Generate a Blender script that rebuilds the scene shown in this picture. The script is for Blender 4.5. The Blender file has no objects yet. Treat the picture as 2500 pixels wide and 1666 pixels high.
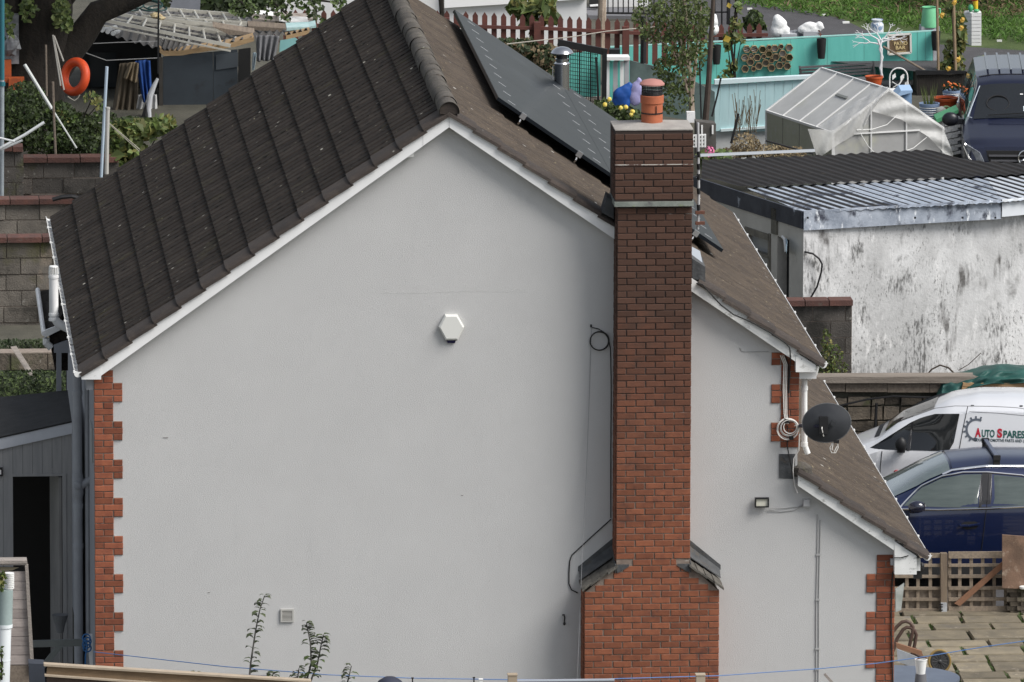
import bpy, bmesh, math, random
from mathutils import Vector, Matrix
R = random.Random(7)
rad = math.radians
SC = bpy.context.scene
COL = SC.collection
V = Vector
# ------------------------------------------------------------------ camera, world, sun, exposure
PITCH, YAW, ROLL, FPX = rad(10), rad(4.39), rad(-.15), 23920.0
FW = V((math.sin(YAW)*math.cos(PITCH), math.cos(YAW)*math.cos(PITCH), -math.sin(PITCH)))
RT = V((math.cos(YAW), -math.sin(YAW), 0)); UP = RT.cross(FW)
R2 = RT*math.cos(ROLL) - UP*math.sin(ROLL); U2 = UP*math.cos(ROLL) + RT*math.sin(ROLL)
CAM = V((.74, 0, 4.9)) - FW*114.4
cd = bpy.data.cameras.new('camera'); cam = bpy.data.objects.new('camera', cd); COL.objects.link(cam)
cd.sensor_width = 36; cd.lens = FPX/2500*36; cd.clip_start = 1; cd.clip_end = 3000
mw = Matrix((R2, U2, -FW)).transposed().to_4x4(); mw.translation = CAM
cam.matrix_world = mw; SC.camera = cam
SUN_EL, SUN_AZ = rad(48), rad(58)      # sun stands to the right of the camera, high, behind thin cloud
SDIR = V((math.sin(SUN_AZ)*math.cos(SUN_EL), -math.cos(SUN_AZ)*math.cos(SUN_EL), math.sin(SUN_EL)))
W = bpy.data.worlds.new('World'); SC.world = W; W.use_nodes = True
wt = W.node_tree; bg = wt.nodes['Background']
sky = wt.nodes.new('ShaderNodeTexSky'); sky.sky_type = 'NISHITA'; sky.sun_disc = False
sky.sun_elevation = SUN_EL; sky.sun_rotation = rad(180)-SUN_AZ
sky.dust_density = 1.5; sky.ozone_density = 1; sky.air_density = 1
hs = wt.nodes.new('ShaderNodeHueSaturation'); hs.inputs['Saturation'].default_value = .40
wt.links.new(sky.outputs[0], hs.inputs['Color']); wt.links.new(hs.outputs[0], bg.inputs[0])
bg.inputs[1].default_value = .105
sl = bpy.data.lights.new('sun', 'SUN'); sl.energy = 2.7; sl.angle = rad(32); sl.color = (1, .965, .925)
so = bpy.data.objects.new('sun', sl); COL.objects.link(so)
so.rotation_euler = SDIR.to_track_quat('Z', 'Y').to_euler(); so.location = (20, -30, 60)
SC.view_settings.view_transform = 'Standard'; SC.view_settings.look = 'None'
SC.view_settings.gamma = 1; SC.view_settings.use_curve_mapping = False
SC.view_settings.exposure = 0.52
# ------------------------------------------------------------------ where a sight line meets a real plane
def ray(px, py): return FW*FPX + R2*(px-1250) - U2*(py-833)
def P(px, py, Y): d = ray(px, py); return CAM + d*((Y-CAM.y)/d.y)
def G(px, py, z): d = ray(px, py); return CAM + d*((z-CAM.z)/d.z)
def PX(px, py, X): d = ray(px, py); return CAM + d*((X-CAM.x)/d.x)
def PL(px, py, o, n): d = ray(px, py); return CAM + d*((V(o)-CAM).dot(n)/d.dot(n))
# ------------------------------------------------------------------ mesh builder
class MB:
    def __init__(s): s.v = []; s.f = []; s.mi = []
    def add(s, vs, fs, m=0):
        k = len(s.v); s.v += [V(p) for p in vs]; s.f += [tuple(i+k for i in q) for q in fs]; s.mi += [m]*len(fs); return s
    def box(s, c, d, rz=0, M3=None, m=0):
        c = V(c); h = V(d)/2; T = M3 if M3 else Matrix.Rotation(rz, 3, 'Z')
        vs = [c + T @ V((x*h.x, y*h.y, z*h.z)) for x in (-1, 1) for y in (-1, 1) for z in (-1, 1)]
        return s.add(vs, [(0,1,3,2),(4,6,7,5),(0,4,5,1),(2,3,7,6),(0,2,6,4),(1,5,7,3)], m)
    def bar(s, a, b, w, t, up=(0,0,1), m=0):       # a straight rectangular bar between two points
        a, b = V(a), V(b); d = (b-a); L = d.length; d.normalize(); u = V(up); x = d.cross(u)
        if x.length < 1e-4: x = d.cross(V((1,0,0)))
        x.normalize(); y = x.cross(d)
        return s.box((a+b)/2, (w, L, t), M3=Matrix((x, d, y)).transposed(), m=m)
    def slab(s, pts, ext, m=0):
        n = len(pts); e = V(ext); a = [V(p) for p in pts]; b = [p+e for p in a]
        return s.add(a+b, [tuple(range(n)), tuple(range(2*n-1, n-1, -1))] + [(i, i+n, (i+1)%n+n, (i+1)%n) for i in range(n)], m)
    def tube(s, pts, r, n=8, r1=None, cap=True, m=0):
        pts = [V(p) for p in pts]; N = len(pts); vs = []; fs = []; pu = None
        for i, p in enumerate(pts):
            d = (pts[min(i+1, N-1)]-pts[max(i-1, 0)]).normalized()
            u = (pu - d*pu.dot(d)) if pu else (V((0,0,1)) if abs(d.z) < .9 else V((1,0,0))); u = u - d*u.dot(d); u.normalize(); pu = u
            w = d.cross(u); rr = r if r1 is None else r+(r1-r)*i/(N-1)
            if isinstance(r, (list, tuple)): rr = r[i]
            vs += [p + (u*math.cos(2*math.pi*k/n) + w*math.sin(2*math.pi*k/n))*rr for k in range(n)]
        for i in range(N-1):
            for k in range(n): fs.append((i*n+k, i*n+(k+1)%n, (i+1)*n+(k+1)%n, (i+1)*n+k))
        if cap: fs += [tuple(range(n-1, -1, -1)), tuple(range((N-1)*n, N*n))]
        return s.add(vs, fs, m)
    def lathe(s, c, prof, n=20, M3=None, m=0):
        c = V(c); vs = []; fs = []; T = M3 or Matrix.Identity(3)
        for r, z in prof: vs += [c + T @ V((r*math.cos(2*math.pi*k/n), r*math.sin(2*math.pi*k/n), z)) for k in range(n)]
        for i in range(len(prof)-1):
            for k in range(n): fs.append((i*n+k, i*n+(k+1)%n, (i+1)*n+(k+1)%n, (i+1)*n+k))
        if prof[0][0] > 1e-5: fs.append(tuple(range(n-1, -1, -1)))
        if prof[-1][0] > 1e-5: fs.append(tuple(range((len(prof)-1)*n, len(prof)*n)))
        return s.add(vs, fs, m)
    def ball(s, c, r, sc=(1,1,1), n=12, jit=0, m=0):
        pr = [(math.sin(math.pi*i/(n//2)), -math.cos(math.pi*i/(n//2))) for i in range(n//2+1)]
        k0 = len(s.v); s.lathe((0,0,0), [(max(a, 1e-6), b) for a, b in pr], n, m=m); c = V(c)
        for i in range(k0, len(s.v)):
            q = s.v[i]; j = 1+R.uniform(-jit, jit); s.v[i] = c + V((q.x*r*sc[0]*j, q.y*r*sc[1]*j, q.z*r*sc[2]*j))
        return s
    def ring(s, c, Rr, r, M3=None, n=28, k=8, m=0):
        T = M3 or Matrix.Identity(3); vs = []; fs = []; c = V(c)
        for i in range(n):
            a = 2*math.pi*i/n
            for j in range(k):
                b = 2*math.pi*j/k; vs.append(c + T @ V(((Rr+r*math.cos(b))*math.cos(a), (Rr+r*math.cos(b))*math.sin(a), r*math.sin(b))))
        for i in range(n):
            for j in range(k): fs.append((i*k+j, ((i+1)%n)*k+j, ((i+1)%n)*k+(j+1)%k, i*k+(j+1)%k))
        return s.add(vs, fs, m)
    def grid(s, fn, nu, nv, m=0):
        vs = [fn(i/nu, j/nv) for i in range(nu+1) for j in range(nv+1)]
        return s.add(vs, [(i*(nv+1)+j, (i+1)*(nv+1)+j, (i+1)*(nv+1)+j+1, i*(nv+1)+j+1) for i in range(nu) for j in range(nv)], m)
    def leaf(s, c, size, n=None, asp=.55, m=0):
        d = V((R.gauss(0,1), R.gauss(0,1), R.gauss(0,1))).normalized() if n is None else V(n).normalized()
        a = d.orthogonal().normalized(); a.rotate(Matrix.Rotation(R.uniform(0, 6.28), 3, d)); b = d.cross(a); c = V(c)
        return s.add([c-a*size*.5, c-b*size*asp*.5+d*size*.08, c+a*size*.5, c+b*size*asp*.5+d*size*.08], [(0,1,2,3)], m)
    def mesh(s, name, mats, smooth=False, off=V((0,0,0))):
        me = bpy.data.meshes.new(name); me.from_pydata([tuple(p-off) for p in s.v], [], s.f)
        if not isinstance(mats, (list, tuple)): mats = [mats]
        for q in mats: me.materials.append(q)
        if any(s.mi): me.polygons.foreach_set('material_index', s.mi)
        if smooth: me.polygons.foreach_set('use_smooth', [True]*len(me.polygons)); me.set_sharp_from_angle(angle=rad(40))
        me.update(); return me
    def build(s, name, mats, parent=None, smooth=False, fix=True, origin=None):
        o = V(wl(parent)) if parent else (V(origin) if origin is not None else V((0,0,0)))
        me = s.mesh(name, mats, smooth, o)
        if fix:
            bm = bmesh.new(); bm.from_mesh(me); bmesh.ops.recalc_face_normals(bm, faces=bm.faces); bm.to_mesh(me); bm.free()
        return link(name, me, parent, None if parent else o)
WL = {}
def wl(o): return WL.get(o.name, (0,0,0)) if o else (0,0,0)
def link(name, me, parent=None, loc=None):
    o = bpy.data.objects.new(name, me); COL.objects.link(o)
    if parent: o.parent = parent; WL[o.name] = wl(parent)
    if loc is not None and not parent: o.location = loc; WL[o.name] = tuple(loc)
    return o
def tag(o, label=None, cat=None, group=None, kind=None):
    for k, q in (('label', label), ('category', cat), ('group', group), ('kind', kind)):
        if q: o[k] = q
    return o
def thing(name, label, cat, loc=(0,0,0), group=None, rz=0):
    o = bpy.data.objects.new(name, None); COL.objects.link(o); o.location = loc; o.rotation_euler = (0,0,rz); o.empty_display_size = .2
    WL[o.name] = tuple(loc) if rz == 0 else (0,0,0)
    return tag(o, label, cat, group)
def local(name, mb, mats, parent, smooth=False):          # for rotated things: mesh already in the thing's own coordinates
    me = mb.mesh(name, mats, smooth)
    bm = bmesh.new(); bm.from_mesh(me); bmesh.ops.recalc_face_normals(bm, faces=bm.faces); bm.to_mesh(me); bm.free()
    return link(name, me, parent)
def inst(name, me, parent, loc, rot=None):                 # a piece sharing mesh data
    o = bpy.data.objects.new(name, me); COL.objects.link(o); o.parent = parent
    T = rot.to_4x4() if rot is not None else Matrix.Identity(4); T.translation = V(loc)-V(wl(parent)); o.matrix_local = T
    return o
def copy_tree(o, parent=None):
    c = o.copy(); COL.objects.link(c)
    if parent: c.parent = parent
    for ch in list(o.children): copy_tree(ch, c)
    return c
def merged(name, mb, mats, parent=None, voxel=.02, smooth=True, origin=None):   # fuse overlapping volumes into one skin
    o = V(wl(parent)) if parent else (V(origin) if origin is not None else V((0,0,0)))
    me = mb.mesh('tmp', mats, False, o); t = bpy.data.objects.new('tmp', me); COL.objects.link(t)
    md = t.modifiers.new('r', 'REMESH'); md.mode = 'VOXEL'; md.voxel_size = voxel
    md = t.modifiers.new('s', 'SMOOTH'); md.iterations = 1
    dg = bpy.context.evaluated_depsgraph_get(); m2 = bpy.data.meshes.new_from_object(t.evaluated_get(dg)); bpy.data.objects.remove(t)
    m2.name = name
    if not m2.materials: m2.materials.append(mats)
    m2.polygons.foreach_set('use_smooth', [True]*len(m2.polygons))
    return link(name, m2, parent, None if parent else o)
def text_mesh(s, size, font_w=1.0, depth=.002):
    cu = bpy.data.curves.new('t', 'FONT'); cu.body = s; cu.size = size; cu.extrude = depth; cu.offset = (font_w-1)*size*.1; cu.align_x = 'LEFT'
    t = bpy.data.objects.new('t', cu); COL.objects.link(t)
    dg = bpy.context.evaluated_depsgraph_get(); me = bpy.data.meshes.new_from_object(t.evaluated_get(dg)); bpy.data.objects.remove(t); return me
def rc(x): return tuple(x)+(1,) if len(x) == 3 else x
# ------------------------------------------------------------------ materials (colour, grain, wear; all procedural)
def M(name, c, c2=None, scale=6, rough=.8, bump=0, bscale=60, metal=0, spec=.4, rnd=0, stretch=(1,1,1), lo=.35, hi=.65, layers=(), alpha=1, trans=0, coat=0, emit=None, sub=0):
    m = bpy.data.materials.new(name); m.use_nodes = True; nt = m.node_tree; N = nt.nodes; L = nt.links
    b = N['Principled BSDF']; b.inputs['Roughness'].default_value = rough; b.inputs['Metallic'].default_value = metal
    b.inputs['Specular IOR Level'].default_value = spec; b.inputs['Alpha'].default_value = alpha
    b.inputs['Transmission Weight'].default_value = trans; b.inputs['Coat Weight'].default_value = coat
    b.inputs['Coat Roughness'].default_value = .03
    geo = N.new('ShaderNodeNewGeometry')
    def noise(sc, st=(1,1,1), det=5):
        mp = N.new('ShaderNodeVectorMath'); mp.operation = 'MULTIPLY'; mp.inputs[1].default_value = st; L.new(geo.outputs['Position'], mp.inputs[0])
        n = N.new('ShaderNodeTexNoise'); n.inputs['Scale'].default_value = sc; n.inputs['Detail'].default_value = det; n.inputs['Roughness'].default_value = .62
        L.new(mp.outputs[0], n.inputs['Vector']); return n.outputs['Fac']
    def ramp(f, lo, hi):
        r = N.new('ShaderNodeMapRange'); r.inputs['From Min'].default_value = lo; r.inputs['From Max'].default_value = hi; L.new(f, r.inputs['Value']); return r.outputs[0]
    def mix(f, a, bb):
        x = N.new('ShaderNodeMix'); x.data_type = 'RGBA'; L.new(f, x.inputs['Factor'])
        for sk, q in ((x.inputs['A'], a), (x.inputs['B'], bb)):
            if isinstance(q, (tuple, list)): sk.default_value = rc(q)
            else: L.new(q, sk)
        return x.outputs['Result']
    col = None
    if c2 is not None: col = mix(ramp(noise(scale, stretch), lo, hi), c, c2)
    for la in layers:
        if la[0] == 'spots':            # lichen discs: colour, cells per metre, radius
            _, lc, sc, rr = la
            vo = N.new('ShaderNodeTexVoronoi'); vo.inputs['Scale'].default_value = sc; L.new(geo.outputs['Position'], vo.inputs['Vector'])
            f = ramp(vo.outputs['Distance'], rr, rr*.6); g = ramp(noise(sc*.37), .5, .56)
            mu = N.new('ShaderNodeMath'); mu.operation = 'MULTIPLY'; L.new(f, mu.inputs[0]); L.new(g, mu.inputs[1]); f = mu.outputs[0]
        elif la[0] == 'mask':           # small marks gathered into clusters
            _, lc, s1, l1, h1, st1, s2, l2, h2 = la
            mu = N.new('ShaderNodeMath'); mu.operation = 'MULTIPLY'; L.new(ramp(noise(s1, st1), l1, h1), mu.inputs[0]); L.new(ramp(noise(s2), l2, h2), mu.inputs[1]); f = mu.outputs[0]
        elif la[0] == 'z':              # soot or damp that follows height: colour, z low, z high
            _, lc, z0, z1 = la
            sx = N.new('ShaderNodeSeparateXYZ'); L.new(geo.outputs['Position'], sx.inputs[0])
            ad = N.new('ShaderNodeMath'); ad.operation = 'MULTIPLY_ADD'; L.new(noise(2.5), ad.inputs[0]); ad.inputs[1].default_value = abs(z1-z0)*.9
            L.new(sx.outputs['Z'], ad.inputs[2]); f = ramp(ad.outputs[0], z0+abs(z1-z0)*.45, z1+abs(z1-z0)*.45)
        else:
            lc, sc, l0, l1, st = la; f = ramp(noise(sc, st), l0, l1)
        col = mix(f, col if col is not None else c, lc)
    if rnd:
        oi = N.new('ShaderNodeObjectInfo'); ad = N.new('ShaderNodeMath'); ad.operation = 'ADD'; L.new(oi.outputs['Random'], ad.inputs[0]); L.new(geo.outputs['Random Per Island'], ad.inputs[1])
        fr = N.new('ShaderNodeMath'); fr.operation = 'FRACT'; L.new(ad.outputs[0], fr.inputs[0])
        mr = N.new('ShaderNodeMapRange'); mr.inputs['To Min'].default_value = 1-rnd; mr.inputs['To Max'].default_value = 1+rnd; L.new(fr.outputs[0], mr.inputs['Value'])
        h = N.new('ShaderNodeHueSaturation'); L.new(mr.outputs[0], h.inputs['Value'])
        if col is None: h.inputs['Color'].default_value = rc(c)
        else: L.new(col, h.inputs['Color'])
        col = h.outputs[0]
    if col is None: b.inputs['Base Color'].default_value = rc(c)
    else: L.new(col, b.inputs['Base Color'])
    if bump:
        bn = N.new('ShaderNodeBump'); bn.inputs['Strength'].default_value = min(1, bump); bn.inputs['Distance'].default_value = .02*max(1, bump)
        L.new(noise(bscale, (1,1,1), 8), bn.inputs['Height']); L.new(bn.outputs[0], b.inputs['Normal'])
    if emit: b.inputs['Emission Color'].default_value = rc(emit[0]); b.inputs['Emission Strength'].default_value = emit[1]
    if sub:
        b.inputs['Subsurface Weight'].default_value = 0
        tr = N.new('ShaderNodeBsdfTranslucent'); ms = N.new('ShaderNodeMixShader'); ms.inputs[0].default_value = sub
        if col is None: tr.inputs[0].default_value = rc(c)
        else: L.new(col, tr.inputs[0])
        L.new(b.outputs[0], ms.inputs[1]); L.new(tr.outputs[0], ms.inputs[2]); L.new(ms.outputs[0], N['Material Output'].inputs[0])
    return m
X1 = (1,1,1)
m_render = M('render_paint', (.54,.537,.528), (.516,.513,.505), 1.1, .9, .4, 120, layers=[((.495,.494,.487), 2.3, .60, .84, (1.5,1,.3)), ((.515,.51,.495), .7, .6, .9, X1), ((.47,.468,.462), 60, .60, .74, X1), ((.32,.315,.30), 13, .735, .76, X1)])
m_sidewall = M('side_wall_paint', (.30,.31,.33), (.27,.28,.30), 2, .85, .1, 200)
m_brick = M('brick', (.265,.092,.045), (.195,.068,.037), 9, .9, .35, 150, rnd=.19, layers=[((.10,.045,.036), 5, .58, .75, X1), ('z', (.080,.041,.028), 2.6, 5.4), ((.14,.085,.065), 3.2, .66, .82, X1)])
m_brickq = M('quoin_brick', (.29,.095,.048), (.215,.068,.038), 9, .9, .35, 150, rnd=.28, layers=[((.14,.055,.04), 6, .6, .75, X1)])
m_mortar = M('mortar', (.25,.20,.165), (.17,.13,.105), 12, .95, .3, 90, layers=[('z', (.045,.032,.028), 2.7, 5.0), ((.5,.47,.42), 4, .66, .74, (.6,1,2.5))])
m_mortarq = M('quoin_mortar', (.30,.25,.21), (.22,.18,.15), 12, .95, .3, 90)
m_tile = M('roof_tile_dark', (.027,.0215,.018), (.038,.031,.026), 3, .95, .8, 60, spec=.2, rnd=.22, layers=[((.05,.044,.026), 1.7, .58, .75, X1), ((.010,.009,.008), 14, .54, .64, (1,1,1)), ('spots', (.48,.46,.40), 4.2, .10), ('spots', (.30,.28,.2), 8, .10), ('spots', (.55,.54,.5), 2.3, .05)])
m_tiler = M('roof_tile_brown', (.094,.074,.056), (.066,.053,.043), 2.5, .95, .6, 70, spec=.2, rnd=.10, layers=[((.075,.062,.055), 6, .58, .75, X1), ((.14,.105,.072), 14, .58, .7, X1), ((.05,.042,.036), 20, .62, .7, X1), ('spots', (.55,.53,.48), 3.4, .10), ('spots', (.42,.36,.24), 6, .10), ('spots', (.30,.25,.15), 8, .12)])
m_verge = M('verge_tile', (.055,.043,.036), (.04,.033,.029), 6, .9, .5, 60, rnd=.18, layers=[((.075,.06,.048), 9, .55, .75, X1), ('spots', (.42,.41,.36), 4.5, .07)])
m_ridge = M('ridge_tile', (.115,.102,.086), (.075,.067,.058), 9, .92, .9, 45, rnd=.12, layers=[((.16,.15,.10), 14, .58, .7, X1), ((.05,.045,.04), 20, .62, .7, (1,.3,1)), ('spots', (.4,.4,.34), 6, .1)])
m_white = M('white_upvc', (.84,.84,.83), (.78,.78,.77), 3, .45, layers=[((.45,.45,.43), 8, .67, .76, (1,1,1)), ((.35,.34,.32), 30, .72, .76, X1)])
m_whited = M('white_upvc_dirty', (.82,.82,.80), (.70,.70,.68), 4, .5, layers=[((.22,.22,.20), 7, .57, .68, (.8,1,1.3)), ((.25,.25,.24), 35, .64, .72, X1)])
m_cleanwhite = M('white_plastic', (.78,.78,.76), rough=.4)
m_lead = M('lead', (.06,.063,.066), (.10,.103,.105), 7, .85, .5, 30, spec=.2, layers=[((.10,.085,.07), 5, .55, .7, X1)])
m_slate = M('slate_old', (.075,.07,.06), (.14,.13,.112), 9, .9, .7, 40, rnd=.2)
m_stoneband = M('band_stone', (.17,.19,.17), (.27,.29,.26), 7, .9, .4, 50, layers=[((.20,.24,.12), 5, .6, .72, X1), ((.12,.12,.12), 4, .6, .7, X1)])
m_cement = M('cement', (.36,.34,.31), (.29,.27,.25), 6, .95, .5, 50)
m_terra = M('terracotta', (.43,.13,.06), (.36,.105,.05), 8, .8, .15, 80)
m_terracap = M('terracotta_faded', (.42,.20,.17), (.36,.16,.14), 8, .75)
m_black = M('black_metal', (.012,.012,.013), rough=.5)
m_blackr = M('black_rubber', (.015,.015,.015), rough=.7)
m_greypipe = M('grey_pipe', (.33,.345,.37), (.28,.29,.31), 4, .5, layers=[((.2,.2,.2), 6, .66, .8, (1,1,.4))])
m_panel = M('solar_glass', (.013,.016,.020), (.018,.022,.026), 1.2, .30, spec=.08, stretch=(1,3,1), layers=[((.03,.035,.04), .8, .58, .7, X1)])
m_frame = M('solar_frame', (.014,.017,.021), rough=.30, spec=.08)
m_tick = M('busbar', (.40,.41,.42), rough=.4)
m_alu = M('aluminium', (.55,.56,.57), rough=.35, metal=.9)
m_steel = M('stainless', (.62,.62,.62), rough=.18, metal=1)
m_grass = M('grass_ground', (.045,.075,.018), (.075,.105,.028), 1.4, .95, .8, 40, layers=[((.12,.10,.05), .9, .6, .75, X1), ((.025,.04,.012), 5, .6, .72, X1)])
m_earth = M('earth', (.095,.09,.07), (.06,.058,.045), 2, .95, .8, 30)
m_asph = M('asphalt', (.075,.073,.076), (.058,.056,.058), 2, .9, .4, 90, layers=[((.11,.10,.10), 7, .6, .75, X1)])
m_slab = M('paving_slab', (.225,.19,.132), (.15,.13,.095), 3.5, .92, .5, 60, rnd=.24, layers=[((.14,.125,.105), 2.3, .58, .72, X1), ((.34,.29,.22), 9, .6, .75, X1)])
m_joint = M('paving_joint', (.03,.028,.018), (.03,.04,.014), 5, .95)
m_block = M('concrete_block', (.18,.16,.135), (.10,.09,.078), 3, .95, .7, 50, rnd=.18, layers=[((.34,.33,.30), 9, .62, .75, X1), ((.055,.05,.042), 2.2, .50, .66, X1), ((.10,.095,.035), 1.2, .54, .70, X1), ((.26,.21,.16), 1.7, .58, .7, X1)])
m_blockd = M('concrete_block_dark', (.095,.085,.075), (.055,.05,.045), 3, .95, .7, 50, rnd=.2, layers=[((.30,.29,.26), 12, .62, .73, X1), ((.03,.028,.024), 2.2, .50, .66, X1), ((.07,.07,.03), 1.5, .58, .7, X1)])
m_coping = M('coping_brick', (.115,.052,.04), (.075,.04,.034), 7, .9, .5, 60, rnd=.25, layers=[((.10,.085,.07), 5, .6, .75, X1)])
m_stone = M('rubble_stone', (.17,.14,.105), (.08,.07,.058), 4, .95, .9, 30, rnd=.5, layers=[((.22,.08,.04), .9, .66, .72, X1), ((.3,.28,.24), 14, .66, .74, X1), ((.08,.085,.04), 2, .6, .72, X1)])
m_wood = M('weathered_wood', (.22,.18,.14), (.15,.12,.095), 5, .9, .4, 60, rnd=.15, stretch=(6,1,6))
m_woodnew = M('sawn_wood', (.42,.27,.14), (.34,.21,.11), 5, .85, .2, 60, rnd=.12, stretch=(1,6,6))
m_woodgrey = M('grey_wood', (.34,.30,.265), (.24,.215,.195), 5, .92, .4, 50, rnd=.16, stretch=(1,4,8), layers=[((.16,.13,.11), 6, .64, .74, (1,1,.3))])
m_leaf = M('leaf_green', (.05,.085,.02), (.08,.115,.03), 2, .55, rnd=.45, sub=.3)
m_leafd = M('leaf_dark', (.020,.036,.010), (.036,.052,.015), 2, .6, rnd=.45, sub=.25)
m_leafl = M('leaf_light', (.11,.16,.04), (.17,.20,.07), 3, .55, rnd=.45, sub=.35)
m_leafy = M('leaf_yellowing', (.22,.20,.06), (.13,.15,.04), 4, .6, rnd=.4, sub=.35)
m_leafb = M('leaf_dry', (.20,.15,.085), (.12,.09,.05), 4, .8, rnd=.4, sub=.2)
m_bark = M('bark', (.026,.021,.016), (.013,.011,.009), 4, .95, 1, 20, stretch=(3,3,.6))
m_barkl = M('pale_bark', (.40,.33,.26), (.22,.17,.13), 9, .9, .4, 40, stretch=(1,1,.5))
# ------------------------------------------------------------------ terrain
def sm(a, b, x):
    t = min(1, max(0, (x-a)/(b-a))); return t*t*(3-2*t)
def hz(x, y):
    t = sm(-1.5, 4.2, x)
    left = 0 if y < 15.6 else 1.55 + .35*sm(16, 18, y) if y < 19.1 else 2.75 if y < 21.1 else 2.85 if y < 23.9 else 3.0+.35*sm(24, 30, y)
    right = 0 if y < 17.9 else .62 + .4*sm(24, 27, y) + .95*sm(35.2, 36.4, y)*(1-sm(13, 14, x)) + .05*sm(40, 44, y)
    mid = left*(1-t) + right*t
    if y > 34: mid = mid*(1-sm(40, 41.4, y)) + 2.3*sm(40, 41.4, y)
    return mid + max(0, y-50)*.07
xs = [-600,-200,-80,-40,-25] + [-16+.5*i for i in range(65)] + [20,30,60,200,600]
ys = [-600,-300,-130,-60,-20] + [-6+.5*i for i in range(130)] + [62,70,90,130,300,600]
ter = MB().add([(x, y, hz(x, y) if -60 < y < 140 else (0 if y < 0 else 9+hz(0,130)*0)) for x in xs for y in ys],
    [(i*len(ys)+j, (i+1)*len(ys)+j, (i+1)*len(ys)+j+1, i*len(ys)+j+1) for i in range(len(xs)-1) for j in range(len(ys)-1)])
tag(ter.build('ground', m_earth), kind='structure')

# ------------------------------------------------------------------ the grey house
house = thing('house', 'grey rendered house gable with brown tiled roof and tall brick chimney', 'house', (0,0,0))
VY = -.17                                   # verge plane, a hand's width in front of the gable
eL = P(199,903,VY); apx = P(1097,262,VY); eR = P(2010,880,VY); eE = P(2264,1350,VY)
SLO = (apx.z-eL.z)/(apx.x-eL.x); SRO = (apx.z-eR.z)/(eR.x-apx.x)
aL = math.atan(SLO); aR = math.atan(SRO); RX = apx.x; RZ = apx.z
YB, YBR = 11.2, 10.9
xl, xr, xe = -4.13, 4.10, 5.25
def zl(x): return RZ-(RX-x)*SLO
def zr(x): return RZ-(x-RX)*SRO
aE = math.atan(.69)
def ze(x): return eE.z+(eE.x-x)*.69
T0 = .075
wall = MB().slab([(xl,0,-.2), (xl,0,zl(xl)-T0), (RX,0,RZ-T0-.03), (xr,0,zr(xr)-T0), (xr,0,ze(xr)-T0), (xe,0,ze(xe)-T0), (xe,0,-.2)], (0,.3,0))
wall.build('gable_wall', m_render, house)
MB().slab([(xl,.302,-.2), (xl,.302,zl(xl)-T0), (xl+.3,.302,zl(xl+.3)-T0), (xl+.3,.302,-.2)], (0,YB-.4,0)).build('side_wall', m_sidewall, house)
MB().slab([(xr,.302,2), (xr,.302,zr(xr)-T0), (xr-.3,.302,zr(xr-.3)-T0), (xr-.3,.302,2)], (0,YBR-.4,0)).build('side_wall', m_render, house)
MB().slab([(xe,.302,-.2), (xe,.302,ze(xe)-T0), (xe-.3,.302,ze(xe-.3)-T0), (xe-.3,.302,-.2)], (0,11,0)).build('side_wall', m_render, house)
MB().slab([(xl,YB-.1,-.2), (xl,YB-.1,zl(xl)-T0), (RX,YB-.1,RZ-T0-.03), (xr,YB-.1,zr(xr)-T0), (xr,YB-.1,ze(xr)-T0), (xe,YB-.1,ze(xe)-T0), (xe,YB-.1,-.2)], (0,-.3,0)).build('rear_wall', m_render, house)
# thin hairline cracks and the faint lower corner of patched render
for pts in ([(930,715),(1030,716),(1080,714),(1120,712),(1290,713)],):
    MB().tube([P(a,b,-.0008) for a, b in pts], .0012, 4).build('render_crack', M('crack',(.44,.435,.425)), house)
for px, py, l in ((404,1069,10),(1128,1210,4),(510,1447,4)):
    MB().box(P(px,py,-.002), (.006*l,.004,.008)).build('render_chip', M('chip',(.2,.19,.18)), house)
# tiles
def tile_mb(w=.25, g=.36, groove=.022, tail=.03):
    mb = MB(); pv = [(0,0),(.026,0),(.045,groove),(w-.03,groove),(w-.008,0)]
    vs = [(0, v, n) for v, n in pv] + [(g, v, n+tail) for v, n in pv] + [(g, v, n+tail-.03) for v, n in pv]
    k = len(pv); fs = []
    for r in (0, 1):
        for i in range(k-1): fs.append((r*k+i, (r+1)*k+i, (r+1)*k+i+1, r*k+i+1))
    return mb.add(vs, fs)
FL = Matrix(((-math.cos(aL), 0, -math.sin(aL)), (0,-1,0), (-math.sin(aL), 0, math.cos(aL)))).transposed()
FL = Matrix((V((-math.cos(aL),0,-math.sin(aL))), V((0,-1,0)), V((-math.sin(aL),0,math.cos(aL))))).transposed()
def FRm(a): return Matrix((V((math.cos(a),0,-math.sin(a))), V((0,1,0)), V((math.sin(a),0,math.cos(a))))).transposed()
FR = FRm(aR); FE = FRm(aE)
LS = (apx-eL).length; NC = 15; gauge = LS/NC
tm = tile_mb(.25, gauge+.012).mesh('roof_tile', m_tile)
stuffL = MB(); NT = int((YB-.28)/.25)
for c in range(NC):
    for k in range(NT):
        y = .28+(k+1)*.25; u = c*gauge
        o = V((RX, y, RZ-.05)) + FL @ V((u, 0, R.uniform(-.002,.003)))
        if k < 20: inst('roof_tile', tm, house, o, FL @ Matrix.Rotation(R.uniform(-.005,.005),3,'Z') @ Matrix.Rotation(R.uniform(-.012,.012),3,'X'))
        else:
            t = tile_mb(.25, gauge+.012); stuffL.add([o + FL @ p for p in t.v], t.f)
tag(stuffL.build('roof_tiles', m_tile, house, fix=False), kind='stuff')
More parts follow.
